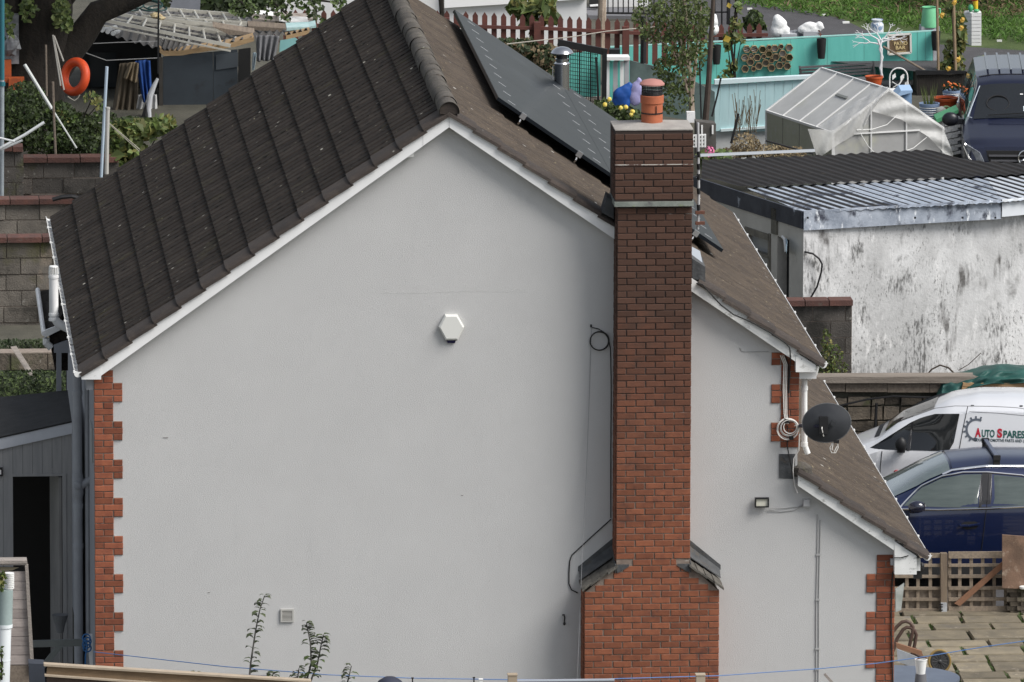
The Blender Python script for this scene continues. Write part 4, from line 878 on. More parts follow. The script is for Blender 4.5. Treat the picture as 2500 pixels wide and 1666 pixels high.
# crate of timber under a green tarpaulin
def cloth(fn, nu, nv, name, mt, origin, lab, cat, th=.006):
    mb = MB().grid(fn, nu, nv); o = mb.build(name, mt, None, True, False, origin)
    so2 = o.modifiers.new('thick', 'SOLIDIFY'); so2.thickness = th; return tag(o, lab, cat)
tb = P(2330,962,18.0); te = P(2600,962,18.0)
t = thing('timber_crate', 'orange-brown timber crate under the green tarpaulin', 'crate', (tb.x,18.0,hz(8,18.5)))
for i, (ya, yb) in enumerate(((936,944),(945,958),(959,985))):
    a = P(2352-i*3,ya,17.46); b = P(2620,ya-1,17.46); c = P(2620,yb,17.46); d = P(2350-i*3,yb,17.46)
    MB().slab([a,b,c,d], (0,.10,0)).build('board', m_woodnew, t)
m_tarp = M('tarp_green',(.018,.085,.07),(.012,.055,.05),3,.55,.4,12)
hem = [(2290,992),(2302,988),(2330,978),(2350,966),(2368,950),(2400,941),(2450,936),(2520,935),(2620,935)]
crest = [(2290,950),(2300,930),(2330,921),(2370,916),(2410,904),(2450,898),(2500,902),(2560,905),(2620,905)]
def plin0(pp, u): i = u*(len(pp)-1); k = min(int(i), len(pp)-2); f = i-k; return pp[k][0]*(1-f)+pp[k+1][0]*f, pp[k][1]*(1-f)+pp[k+1][1]*f
def tarp(u, v):
    a = plin0(hem, u); b = plin0(crest, u)
    if v < .6:
        f = v/.6; p = P(a[0]*(1-f)+b[0]*f, a[1]*(1-f)+b[1]*f, 17.42+.28*f*f)
    else: f = (v-.6)/.4; p = P(b[0], b[1], 17.70)+V((0,.9*f,-.12*f*f))
    w = math.sin(u*47+v*9)*.5+math.sin(u*23-v*17)*.6+math.sin(v*26+u*13)*.5
    return p+V((.012*w, -.028*w, .014*w))
cloth(tarp, 90, 26, 'tarpaulin', m_tarp, P(2400,920,18.3), 'crumpled dark green tarpaulin over timber behind the white van', 'tarpaulin')
# ---- garage: stained white front, corrugated roof with dark and silvered halves
gA = P(1962,520,19.0); roofz = gA.z
gB = G(1712,440,roofz+.0); gC = G(2640,474,roofz); gD = G(2640,395,roofz); gE = G(2010,373,roofz); gF = G(1714,396,roofz)
garage = thing('garage', 'old garage with stained white wall and corrugated roof', 'garage', (gA.x, gA.y, 1.0))
m_stain = M('stained_white_wall',(.68,.68,.675),(.58,.58,.575),1.7,.95,.35,30,layers=[((.45,.45,.445),1.0,.44,.62,(1,1,.7)),((.72,.715,.705),5,.58,.70,(1.4,1,.5)),
    ('mask',(.22,.22,.215),7,.46,.62,(1.5,1,.5),.9,.50,.62),('mask',(.12,.12,.117),16,.48,.62,(1.6,1,.45),1.6,.52,.62),('mask',(.12,.115,.11),5,.52,.62,(1.2,1,.22),1.1,.54,.66),('mask',(.16,.16,.155),30,.55,.66,(1.3,1,.6),.7,.46,.58)])
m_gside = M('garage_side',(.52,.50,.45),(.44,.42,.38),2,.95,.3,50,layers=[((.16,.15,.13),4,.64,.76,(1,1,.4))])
zg = .6; wt_ = gA.z-.17
fx = (gC-gA).normalized()
MB().slab([V((gA.x,gA.y,zg)),V((gC.x,gC.y,zg)),V((gC.x,gC.y,wt_)),V((gA.x,gA.y,wt_))], (0,.18,0)).build('front_wall', m_stain, garage)
# the side wall runs back to the left; it carries a window and a doorway
sd = (gB-gA); sd.z = 0; SL = sd.length; sd.normalize(); sn = V((sd.y,-sd.x,0))*-1
if sn.y > 0: sn = -sn
def S(px, py): return PL(px, py, (gA.x,gA.y,0), sn)
dw = [S(1898,575),S(1927,588),S(1927,760),S(1898,760)]; u = lambda p: (p-gA).dot(sd)
ws_ = [S(1820,560),S(1880,560),S(1880,690),S(1820,690)]
def sw(u0, u1, z0, z1, d0=.004, t=.16): a = V((gA.x,gA.y,0))+sd*u0; b = V((gA.x,gA.y,0))+sd*u1; return [a+V((0,0,z0)),b+V((0,0,z0)),b+V((0,0,z1)),a+V((0,0,z1))]
ud0, ud1 = sorted((u(dw[0]), u(dw[1]))); uw0, uw1 = sorted((u(ws_[0]), u(ws_[1]))); zd = (dw[0].z+dw[1].z)/2; zw0, zw1 = ws_[2].z, ws_[0].z
wl_ = MB()
for a, b, c, d in ((0.002,ud0,zg,wt_-.02),(ud0,ud1,zd,wt_-.02),(ud1,uw0,zg,wt_-.02),(uw0,uw1,zw1,wt_-.02),(uw0,uw1,zg,zw0),(uw1,SL+1.2,zg,wt_-.02)): wl_.slab(sw(a,b,c,d), -sn*.15)
wl_.build('side_wall', m_gside, garage)
MB().slab([p-sn*.10 for p in sw(uw0,uw1,zw0,zw1)], -sn*.01).build('window_pane', M('pane_grey',(.30,.31,.31),rough=.15), garage)
wf = MB()
for a, b, c, d in ((uw0-.03,uw0+.03,zw0,zw1+.05),(uw0,uw1,zw1-.05,zw1+.04),(uw0,uw1,zw1-.30,zw1-.26)): wf.slab([p+sn*.02 for p in sw(a,b,c,d)], -sn*.08)
wf.build('window_frame', M('frame_old',(.20,.185,.15),(.13,.12,.10),7,.9), garage)
MB().slab([p-sn*.148 for p in sw(ud0,ud1,zg,zd)], -sn*.02).build('door', m_blackr, garage)
MB().slab([p+sn*.03 for p in sw(ud1-.02,ud1+.14,zd+.02,zd+.38)], -sn*.03).build('fanlight', M('fan_old',(.16,.15,.12),(.10,.095,.08),8,.9), garage)
# corrugated roof: waves across the direction of the ridges
cd_ = (G(2000,442,roofz)-G(1714,386,roofz)).normalized(); cd_ = (gA-gB); cd_.z = 0; cd_.normalize(); cn = V((0,0,1)).cross(cd_)
m_corr = M('corrugated_dark',(.026,.023,.022),(.016,.015,.015),2,.9,.3,40,spec=.2,layers=[((.045,.038,.032),3,.6,.75,X1)])
m_corrs = M('corrugated_silver',(.50,.55,.62),(.36,.41,.48),2.2,.45,.2,40,metal=.25,layers=[((.05,.06,.09),1.6,.54,.62,X1),((.16,.14,.11),3.5,.62,.7,X1),((.75,.78,.8),6,.64,.72,X1)])
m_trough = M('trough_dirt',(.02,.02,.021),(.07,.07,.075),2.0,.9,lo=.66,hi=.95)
def corr(quad, name, mt, dz=0, pitch=.165, amp=.011):
    # quad corners (a front-left, b front-right, c back-right, d back-left) on the roof plane
    pl_ = [V((p.x,p.y,0)) for p in quad]
    ss = [p.dot(cn) for p in pl_]; s0, s1 = min(ss), max(ss); n = int((s1-s0)/pitch*6); mb = MB(); rowsv = []
    ed = list(zip(pl_, pl_[1:]+pl_[:1]))
    for i in range(n+1):
        sv = s0+(s1-s0)*(.0005+.999*i/n); hits = []
        for p, q in ed:
            f0, f1 = p.dot(cn)-sv, q.dot(cn)-sv
            if f0*f1 <= 0 and abs(f0-f1) > 1e-9: hits.append((p+(q-p)*(f0/(f0-f1))).dot(cd_))
        if len(hits) < 2: continue
        rowsv.append((sv, min(hits), max(hits)))
    for sv, t0, t1 in rowsv:
        zz = roofz+dz+amp*math.cos(2*math.pi*sv/pitch)
        for tt in (t0, t1): q = cn*sv+cd_*tt; mb.v.append(V((q.x,q.y,zz)))
    mb.f = [(2*i,2*i+2,2*i+3,2*i+1) for i in range(len(rowsv)-1)]; mb.mi = [0]*len(mb.f)
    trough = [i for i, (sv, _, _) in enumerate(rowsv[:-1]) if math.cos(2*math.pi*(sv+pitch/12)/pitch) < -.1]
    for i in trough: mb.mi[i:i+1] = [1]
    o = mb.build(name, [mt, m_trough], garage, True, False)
    return o
fE = G(1821,462,roofz); fR = G(2480,428,roofz)
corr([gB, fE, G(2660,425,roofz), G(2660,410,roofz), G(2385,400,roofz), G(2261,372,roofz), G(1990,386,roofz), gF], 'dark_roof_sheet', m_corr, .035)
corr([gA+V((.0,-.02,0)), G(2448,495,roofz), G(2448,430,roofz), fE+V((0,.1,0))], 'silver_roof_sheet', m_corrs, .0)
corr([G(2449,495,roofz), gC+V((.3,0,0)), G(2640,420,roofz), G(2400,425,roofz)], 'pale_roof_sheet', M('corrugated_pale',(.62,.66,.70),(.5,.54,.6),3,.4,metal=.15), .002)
m_fas = M('flaking_fascia',(.42,.46,.52),(.22,.25,.30),3,.6,.3,40,layers=[((.045,.05,.07),2.5,.56,.64,(1,1,.7)),((.70,.73,.76),16,.6,.68,(1,1,.3))])
m_fasd = M('dark_fascia',(.025,.028,.04),(.05,.055,.07),4,.6,layers=[((.42,.46,.52),2.0,.62,.68,X1)])
zt = roofz+.03; zbm = roofz-.24
q1 = G(2444,492,roofz)
MB().slab([V((gA.x,gA.y-.03,zbm)),V((q1.x,q1.y-.03,zbm)),V((q1.x,q1.y-.03,zt)),V((gA.x,gA.y-.03,zt))], (0,.03,0)).build('fascia', m_fas, garage)
MB().slab([V((q1.x+.01,q1.y-.045,zbm+.03)),V((gC.x,gC.y-.045,zbm+.03)),V((gC.x,gC.y-.045,zt)),V((q1.x+.01,q1.y-.045,zt))], (0,.03,0)).build('fascia', M('fascia_pale',(.62,.65,.68),rough=.5), garage)
for px in (1972,2234,2350,2430): MB().box(P(px,532,gA.y-.05),(.025,.03,.025)).build('bolt', m_black, garage)
MB().slab([p+sn*.03 for p in sw(0,SL+.4,zbm+.02,zt-.01)], -sn*.03).build('fascia', m_fasd, garage)
MB().slab([V((gF.x-.05,gF.y,roofz+.075)),V((G(1990,384,roofz).x,G(1990,384,roofz).y,roofz+.075))+V((0,0,0)),G(1990,384,roofz)+V((0,.04,.105)),V((gF.x-.05,gF.y+.04,roofz+.105))], (0,.04,0)).build('edge_trim', M('trim_grey',(.30,.32,.34),rough=.5), garage)
# bits on the garage
tag(MB().tube([S(1970,615)+sn*.03,P(1985,620,gA.y-.03),P(2000,632,gA.y-.03),P(2007,645,gA.y-.03),P(2005,665,gA.y-.03),P(1995,700,gA.y-.03),P(1975,735,gA.y-.03)], .014, 8).build('garage_pipe', m_black, origin=P(2000,650,gA.y)), 'black pipe bent down the corner of the stained white garage', 'pipe')
t = thing('garage_bulkhead', 'pale blue plastic sheet flapping by the garage doorway', 'sheet', tuple(S(1938,600)))
MB().slab([S(1927,580)+sn*.05,S(1942,588)+sn*.12,S(1950,600)+sn*.2,S(1944,618)+sn*.15,S(1928,616)+sn*.05], (0,.012,0)).build('sheet', M('blue_sheet',(.28,.42,.55),(.4,.52,.6),8,.5), t)
MB().tube([S(1918,577)+sn*.05,S(1925,584)+sn*.06,S(1927,600)+sn*.06,S(1928,614)+sn*.06], .02, 6).build('torn_edge', m_cleanwhite, t)
# low block pier with red coping in front of the garage
t = thing('block_pier', 'short grey block wall with red brick coping before the white garage', 'wall', (P(2010,900,18.3).x,18.3,1))
bx0_, bx1_ = P(1905,800,18.3).x, P(2080,800,18.3).x; zt_ = P(2000,746,18.3).z
for r in range(8):
    x = bx0_ - (r % 2)*.2; z1 = zt_-r*.225
    while x < bx1_-.02:
        w = min(.44, bx1_-x); MB().slab([(x+.005,18.3+R.uniform(-.008,.008),z1-.215),(x+w-.005,18.3,z1-.215),(x+w-.005,18.3,z1-.006),(x+.005,18.3+R.uniform(-.006,.006),z1-.006)], (0,.2,0)).build('block', m_blockd, t); x += .445
MB().slab([(bx0_,18.315,.9),(bx1_,18.315,.9),(bx1_,18.315,zt_-.01),(bx0_,18.315,zt_-.01)], (0,.17,0)).build('core', m_mortarq, t)
x = bx0_
while x < bx1_:
    w = min(.33, bx1_+.03-x); MB().box((x+w/2,18.38,zt_+.04),(w-.012,.3,.075)).build('coping_brick', m_coping, t); x += .33
def bushy(name, label, cat, base, blobs, mats, n, size, group=None, stems=True, upb=.3):
    t = thing(name, label, cat, tuple(base), group)
    per = {}
    for k in range(n):
        c, r = R.choices(blobs, [b[1][0]*b[1][2] for b in blobs])[0]
        while True:
            q = V((R.uniform(-1,1),R.uniform(-1,1),R.uniform(-1,1)))
            if q.length < 1 and q.length > R.uniform(0,.8): break
        p = V(c)+V((q.x*r[0],q.y*r[1],q.z*r[2])); i = R.randrange(len(mats)); nrm = (R.gauss(0,1), R.gauss(-.3,1), R.gauss(upb,1))
        per.setdefault(i, MB()).leaf(p, size*R.uniform(.6,1.3), nrm)
    for i, mb in per.items(): mb.build('foliage', mats[i], t, False, False)
    if stems:
        st = MB()
        for c, r in blobs: st.tube([V(base), (V(base)+V(c))/2+V((R.uniform(-.05,.05),0,.05)), V(c)], .012, 5, .005)
        st.build('stem', m_bark, t)
    return t
b0 = P(2030,925,18.1)
bushy('wild_shrub', 'yellow-green self-seeded shrub growing above the house eaves gutter', 'shrub', b0, [(P(2030,870,18.1),(.16,.12,.2)),(P(2018,838,18.1),(.07,.06,.22)),(P(2045,900,18.1),(.15,.1,.12)),(P(2012,905,18.1),(.1,.1,.1))], [m_leafy,m_leafl,m_leaf], 520, .05)
# ------------------------------------------------------------------ left yard: grey timber outbuilding, terraces of block walls
SY = 3.2
s = lambda px, py, Y=SY: P(px, py, Y)
m_clad = M('grey_cladding',(.34,.335,.33),(.28,.28,.28),3,.85,.2,60,stretch=(5,5,.5),layers=[((.10,.10,.10),5,.64,.78,(1,1,.3))])
t = thing('outbuilding', 'grey timber outbuilding with felt roof and open dark doorway', 'outbuilding', (P(90,1640,SY).x, SY, 0))
x0, x1 = s(-160,1200).x, s(176,1200).x
ztR = s(176,1058).z; ztL = s(-160,1132).z
def ztop_of(x): return ztL+(ztR-ztL)*(x-x0)/(x1-x0)
dx0, dx1 = s(32,1300).x, s(152,1300).x; dz = s(90,1163).z
for i in range(14):                                # upright boards either side of and above the doorway
    a = x0+(x1-x0)*i/14; b = x0+(x1-x0)*(i+1)/14-.003
    lo_ = -.05
    def brd(a, b, lo_): MB().slab([(a,SY,lo_),(b,SY,lo_),(b,SY,ztop_of(b)),(a,SY,ztop_of(a))], (0,.03,0)).build('board', m_clad, t)
    if b < dx0 or a > dx1: brd(a, b, lo_)
    elif a < dx0: brd(a, dx0, lo_); brd(dx0, b, dz)
    elif b > dx1: brd(a, dx1, dz); brd(dx1, b, lo_)
    else: brd(a, b, dz)
MB().slab([(x0,SY-.03,ztL),(x1+.0,SY-.03,ztR),(x1+.0,SY-.03,ztR+.135),(x0,SY-.03,ztL+.135)], (0,.03,0)).build('fascia', M('fascia_bluewhite',(.60,.62,.66),(.52,.54,.58),3,.5), t)
MB().slab([(x0,SY-.04,ztL+.137),(x1,SY-.04,ztR+.137),G(165,957,ztR+.137)+V((0,0,0)),(x0,SY+3.1,ztL+.137)], (0,0,.02)).build('felt_roof', M('felt',(.018,.018,.018),(.03,.03,.03),5,.85,.3,60), t)
MB().slab([(x1-.03,SY+.03,0),(x1-.03,SY+2.4,0),(x1-.03,SY+2.4,ztR),(x1-.03,SY+.03,ztR)], (.03,0,0)).build('side_wall', m_clad, t)
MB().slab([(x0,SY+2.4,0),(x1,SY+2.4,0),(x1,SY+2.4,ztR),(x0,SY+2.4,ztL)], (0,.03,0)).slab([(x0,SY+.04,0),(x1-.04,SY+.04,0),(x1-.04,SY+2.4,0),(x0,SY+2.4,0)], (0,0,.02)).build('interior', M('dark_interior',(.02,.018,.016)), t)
MB().slab([(dx1-.005,SY+.02,.1),(dx1-.10,SY+.62,.1),(dx1-.10,SY+.62,dz-.02),(dx1-.005,SY+.02,dz-.02)], (-.03,0,0)).build('door', M('door_grey',(.24,.235,.225),(.19,.185,.18),4,.8,stretch=(1,1,.4)), t)
MB().slab([(dx0-.01,SY-.012,dz),(dx1+.05,SY-.012,dz),(dx1+.05,SY-.012,dz+.03),(dx0-.01,SY-.012,dz+.03)], (0,.012,0)).slab([(dx1+.01,SY-.012,0),(dx1+.05,SY-.012,0),(dx1+.05,SY-.012,dz),(dx1+.01,SY-.012,dz)], (0,.012,0)).build('door_frame', m_clad, t)
lt = thing('wall_light', 'small dark bulkhead light left of the outbuilding doorway', 'light', tuple(s(0,1151)))
MB().box(s(-1,1151)+V((0,-.03,0)), (.07,.05,.10)).build('case', m_black, lt); MB().box(s(-2,1151)+V((0,-.058,0)), (.045,.012,.055)).build('lens', m_cleanwhite, lt)
tag(MB().lathe(P(147,1545,SY-.6), [(.04,0),(.055,.08),(.10,.22)], 14).build('funnel_bucket', M('bucket_grey',(.16,.165,.17)), origin=P(147,1545,SY-.6)), 'grey bucket standing in the shade by the outbuilding door', 'bucket')
# z-braced gate frame and rope
gy = 1.2
t = thing('side_gate', 'grey-green braced gate frame between outbuilding and house', 'gate', tuple(V((P(140,1640,gy).x,gy,0))))
m_gg = M('gate_greygreen',(.17,.185,.175),(.14,.15,.145),4,.8)
MB().slab([P(80,1565,gy),P(206,1561,gy),P(206,1578,gy),P(80,1581,gy)], (0,.04,0)).build('rail', m_gg, t)
MB().slab([P(136,1580,gy-.01),P(156,1578,gy-.01),P(92,1652,gy-.01),P(66,1665,gy-.01)], (0,.03,0)).build('brace', m_gg, t)
t = thing('blue_rope', 'blue rope knotted round the gate latch post by the house corner', 'rope', tuple(P(210,1570,.6)))
m_rope = M('rope_blue',(.03,.13,.33),rough=.7)
for i, y in enumerate((1558,1566,1574,1583)): MB().ring(P(211+i % 2*2,y,.55), .045, .009, Matrix.Rotation(rad(70+i*9),3,'X'), 18, 6).build('loop', m_rope, t)
MB().tube([P(208,1560,.5),P(213,1580,.5),P(209,1600,.5),P(208,1640,.5),P(209,1680,.5)], .009, 6).build('tail', m_rope, t)
MB().slab([P(213,1549,.7),P(226,1549,.7),P(227,1626,.7),P(219,1626,.7)], (0,.03,0)).build('white_lath', m_white, t)
# terraces
def blockwall(name, label, Y, pxa, pxb, ytop, zbot, h, w, mt, dep=.25, jit=.012, cop=True, kinds=('block',), row_off=.5, yslope=0):
    t = thing(name, label, 'wall', (P((pxa+pxb)/2,ytop,Y).x, Y, 0))
    x0, x1 = P(pxa,ytop,Y).x, P(pxb,ytop,Y).x; zt = P((pxa+pxb)/2,ytop,Y).z
    MB().slab([(x0,Y+.02,zbot),(x1,Y+.02,zbot),(x1,Y+.02,zt),(x0,Y+.02,zt)], (0,dep,0)).build('core', m_mortarq, t)
    z1 = zt; r = 0
    while z1 > zbot+.05:
        x = x0-(r % 2)*w*row_off - R.uniform(0,.08)
        while x < x1-.02:
            ww = w*R.uniform(.93,1.07); a, b = max(x, x0), min(x+ww-.012, x1)
            if b-a > .03:
                d = R.uniform(-jit, jit)
                MB().slab([(a,Y+d,z1-h+.012+R.uniform(0,.006)),(b,Y+d+R.uniform(-.006,.006),z1-h+.012),(b,Y+d,z1-R.uniform(0,.006)),(a,Y+d,z1-R.uniform(0,.008))], (0,.1,0)).build(kinds[0], mt, t)
            x += ww
        z1 -= h; r += 1
    if cop:
        x = x0
        while x < x1-.02:
            ww = R.uniform(.34,.5); b = min(x+ww, x1)
            MB().box(((x+b)/2, Y+dep/2-.02, zt+.038+R.uniform(-.005,.008)), (b-x-.012, dep+.08, .07)).build('coping_brick', m_coping, t); x += ww
    return t
blockwall('terrace_wall', 'lowest and lightest block terrace wall with red coping left of the roof', 18.6, -60, 205, 592, 1.5, .222, .44, m_block)
blockwall('terrace_wall', 'middle block terrace wall with red coping left of the roof', 20.6, -60, 190, 499, 2.2, .225, .44, m_block)
blockwall('terrace_wall', 'upper dark block terrace wall with red coping below the bushes', 23.4, 40, 290, 397, 2.2, .225, .44, m_blockd)
blockwall('terrace_pier', 'dark block pier with brick cap at the left end of the upper terrace', 23.1, -30, 57, 370, 2.2, .225, .44, m_blockd)
blockwall('rubble_wall', 'rough dark rubble wall low on the bank behind the outbuilding', 16.4, -60, 180, 862, .5, .24, .5, m_stone, .3, .04, False, ('stone',))
grs = MB()
for k in range(2600):
    px, py = R.uniform(-20,170), R.choice([R.uniform(830,866), R.uniform(905,985)]); Yk = 17.4 if py < 880 else 14.6
    p = P(px, py, Yk+R.uniform(-.5,.5)); grs.leaf(p, R.uniform(.03,.09), (R.gauss(0,.5),R.gauss(-.6,.4),R.gauss(.6,.4)), .5)
tag(grs.build('bank_weeds', [m_leafd], fix=False), 'low weeds and moss over the rubble bank', kind='stuff')
bank = MB().grid(lambda u, v: P(-30+u*210, 985-v*90, 14.2+v*1.6)+V((0,0,-.06)), 6, 6); tag(bank.build('bank', m_grass), kind='structure')
bank = MB().grid(lambda u, v: P(-30+u*240, 868-v*40, 16.6+v*1.6)+V((0,0,-.04)), 6, 4); tag(bank.build('bank', m_grass), kind='structure')
tag(MB().slab([P(26,848,15.9),P(40,846,15.9),P(114,962,15.2),P(104,968,15.2)], (0,.04,0)).build('leaning_plank', m_woodgrey, origin=P(70,900,15.5)), 'pale grey plank leaning on the rubble bank behind the outbuilding', 'plank')
tag(MB().tube([P(128,488,20.2),P(150,482,20.2),P(175,480,20.2),P(200,486,20.2)], .03, 8).build('old_hose', m_black, origin=P(160,484,20.2)), 'black hose lying on the middle terrace coping', 'hose')
# poles and props on the terraces
m_galv = M('galvanised_pole',(.42,.47,.50),(.33,.37,.40),8,.4,metal=.5); m_teal = M('teal_pole',(.025,.13,.16),rough=.5)
t = thing('scaffold_pole', 'tall galvanised pole at the left edge, teal painted at its top', 'pole', tuple(P(4,490,22.3)))
MB().tube([P(4,490,22.3),P(5,195,22.3)], .032, 10).build('lower_pole', m_galv, t, True); MB().tube([P(5,195,22.3),P(5,-20,22.3)], .034, 10).build('upper_pole', m_teal, t, True)
MB().lathe(P(5,205,22.3), [(.045,-.03),(.045,.03)], 12).build('coupler', m_teal, t)
tag(MB().tube([P(0,363,22.1),P(60,330,22.1),P(108,299,22.1)], .022, 8).tube([P(2,366,22.2),P(55,343,22.2)], .016, 6).tube([P(-5,336,22.0),P(36,346,22.0)], .014, 6).build('clothes_prop', M('prop_white',(.6,.62,.62),rough=.4), origin=P(50,335,22.1)), 'white crossed poles reaching in from the left edge above the terrace', 'pole')
tag(MB().tube([P(60,158,24.3),P(126,266,24.3)], .024, 8).tube([P(128,268,24.3),P(187,362,24.3)], .012, 6).build('clothes_prop', M('prop_white2',(.6,.62,.60),rough=.4), origin=P(90,210,24.3)), 'white pole slanting down across the dark tree trunk', 'pole')
tag(MB().tube([P(247,433,23.0),P(252,330,23.0),P(261,163,23.0)], .022, 8).build('washing_pole', M('pole_bluegrey',(.40,.48,.56),rough=.4), origin=P(247,433,23)), 'thin pale blue pole standing beside the grey pipe', 'pole')
tag(MB().tube([P(260,425,22.8),P(261,350,22.8),P(263,262,22.8)], .03, 8).lathe(P(263,262,22.8), [(.034,-.03),(.034,.0)], 10).build('grey_pipe', M('pipe_pale',(.42,.41,.38),rough=.6), origin=P(260,425,22.8)), 'short pale grey pipe upright at the end of the upper terrace', 'pipe')
tag(MB().tube([P(136,385,24.0),P(132,300,24.0),P(129,200,24.0)], .018, 6).build('garden_cane', m_wood, origin=P(136,385,24)), 'brown stake standing in the weeds above the upper terrace', 'stake')
tag(MB().tube([P(114,235,24.6),P(112,110,24.6)], .014, 6).build('garden_cane', m_wood, origin=P(114,235,24.6)), 'thin stake against the dark tree trunk', 'stake')
t = thing('fishing_poles', 'three thin pale rods leaning on the tree trunk behind the life ring', 'rods', tuple(P(145,230,25.0)))
for a, b in (((129,86),(148,210)),((130,88),(156,220)),((132,88),(155,150))): MB().tube([P(a[0],a[1],25.0),P(b[0],b[1],25.0)], .012, 6).build('rod', M('rod',(.4,.38,.34)), t)
tag(MB().tube([P(240,300,23)+V((0,0,0)),P(265,302,23),P(340,370,23)], .006, 5).tube([P(265,300,23),P(342,366,23)], .006, 5).build('guy_string', M('string',(.35,.33,.27)), origin=P(300,330,23)), 'two slack strings running from the pale pipe over the bush', 'string')
# life ring
lr = P(183,188,26.0)
t = thing('life_ring', 'orange life ring hanging by the dark tree trunk', 'life ring', tuple(lr))
T = Matrix.Rotation(rad(18),3,'Y') @ Matrix.Rotation(rad(-50),3,'Z') @ Matrix.Rotation(rad(90),3,'X')
MB().ring(lr, .215, .066, T, 40, 12).build('ring', M('lifebuoy_orange',(.70,.085,.02),(.60,.07,.02),4,.5), t, True)
MB().tube([P(165,236,25.8),P(175,243,25.8),P(182,246,25.8),P(190,240,25.8),P(195,232,25.8)], .008, 5).build('rope', M('rope_pale',(.35,.33,.28)), t)
# tree
tp = P(70,300,27.0)
t = thing('old_tree', 'old dark tree with leaning trunk and ivy at the left', 'tree', (tp.x,27.0,hz(-4,27)))
trk = MB(); Q = lambda px, py, Y=27.0: P(px, py, Y)
trk.tube([Q(62,330),Q(66,250),Q(76,170),Q(95,90),Q(110,20),Q(115,-80)], [.62,.55,.48,.44,.40,.36], 14)
trk.tube([Q(110,190),Q(160,130),Q(205,80),Q(240,30),Q(300,8),Q(380,-25)], [.30,.24,.20,.18,.15,.12], 12)
trk.tube([Q(40,120),Q(30,40),Q(10,-40)], [.3,.22,.18], 10); trk.tube([Q(110,40),Q(150,5),Q(190,-40)], [.2,.15,.12], 10)
tk = trk.build('trunk', m_bark, t, True)
ivy = [MB(), MB()]
def clump(mbs, px, py, Y, rx, ry, n, size):
    for _ in range(n):
        a, r = R.uniform(0,6.28), R.random()**.5; p = P(px+rx*r*math.cos(a), py+ry*r*math.sin(a), Y+R.uniform(-.35,.25)); R.choice(mbs).leaf(p, size*R.uniform(.6,1.3), (R.gauss(0,.6),-1,R.gauss(.5,.5)), .7)
for px, py, rx, ry, n in ((150,35,22,40,200),(70,25,22,30,90),(165,60,10,20,60),(20,60,16,50,80)): clump(ivy, px, py, 26.5, rx, ry, n, .085)
can = [MB(), MB()]
for _ in range(4200):                              # the canopy overhead, out of frame, that shades this corner
    q = V((R.gauss(0,1),R.gauss(0,1),R.gauss(0,1))).normalized()*R.random()**.4
    R.choice(can).leaf((-3.8+q.x*5.5, 27.0+q.y*4.5, 8.6+q.z*2.2), R.uniform(.18,.42), None, .6)
can[0].build('crown', m_leafd, t, False, False); can[1].build('crown', m_leaf, t, False, False)
ivy[0].build('crown', m_leaf, t, False, False); ivy[1].build('crown', m_leafl, t, False, False)
ov = [MB(), MB()]
for px, py, rx, ry, n in ((405,8,12,10,26),(590,20,34,22,60),(620,32,14,14,24),(690,40,22,26,44),(720,5,60,18,80),(770,25,22,26,44),(830,10,22,16,34),(790,55,10,10,12),(655,28,12,28,20)): clump(ov, px, py, 31.0, rx, ry, int(n*1.3), .075)
ob = MB()
for a, b in (((380,-25),(420,5)),((560,-20),(600,15)),((640,-20),(700,35)),((740,-20),(775,30)),((700,-10),(830,8)),((560,-15),(840,-12))): ob.tube([P(*a,31.0),P(*b,31.0)], .03, 6, .012)
t2 = thing('overhanging_tree', 'leafy twigs hanging into the top edge in front of the picket fence', 'tree', tuple(P(700,-15,31)))
ov[0].build('crown', m_leafd, t2, False, False); ov[1].build('crown', m_leaf, t2, False, False); ob.build('trunk', m_bark, t2)
# weeds and hedge on the terrace
def hedge(name, label, boxes, mats, Y, n, size, cat='shrub', dy=.5):
    px0 = sum(b[0] for b in boxes)/len(boxes); base = P(px0, max(b[1]+b[3] for b in boxes), Y)
    t = thing(name, label, cat, tuple(base)); per = [MB() for _ in mats]; tot = sum(b[2]*b[3] for b in boxes)
    for px, py, rx, ry in boxes:
        k = int(n*rx*ry/tot)
        for _ in range(k):
            a, r = R.uniform(0,6.28), R.random()**.5
            j = min(len(mats)-1, int(R.random()*len(mats)))
            per[j].leaf(P(px+rx*r*math.cos(a), py+ry*r*math.sin(a), Y+R.uniform(-dy,dy)*(1.2-r)), size*min(2.2,R.lognormvariate(-.15,.42)), (R.gauss(0,.7),R.gauss(-.8,.5),R.gauss(.5,.5)), .65)
    for mb, mt in zip(per, mats):
        if mb.f: mb.build('foliage', mt, t, False, False)
    st = MB()
    for px, py, rx, ry in boxes: st.tube([base, P(px, py, Y)], .015, 5, .005)
    st.build('stem', m_bark, t); return t
hedge('bank_grass', 'dark rough grass and weeds under the old tree, thickened for shade below the shed', [(60,260,60,60),(110,330,90,50),(190,330,60,55),(40,320,50,40),(150,290,40,40),(230,360,30,40),(250,292,40,20),(330,300,60,14)], [m_leafd,m_leafd,m_leaf], 25.2, 9000, .055, 'weeds', .8)  # final pair of boxes: dark leaves standing in for shade below the shed
hedge('leafy_bush', 'yellow-green broad leaved bush behind the dark roof slope', [(300,330,45,34),(350,318,45,28),(400,305,30,22),(290,380,36,40),(260,400,20,40),(330,370,30,25)], [m_leafl,m_leafl,m_leafy,m_leaf], 23.9, 900, .125)
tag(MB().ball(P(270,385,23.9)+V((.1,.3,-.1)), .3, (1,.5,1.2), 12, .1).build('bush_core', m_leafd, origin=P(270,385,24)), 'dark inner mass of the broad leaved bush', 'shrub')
hedge('climber', 'sparse yellowing climber on the terrace edge below the life ring', [(225,240,22,14),(240,255,12,16),(150,280,14,14),(165,295,10,12)], [m_leafy,m_leaf], 25.0, 110, .08)
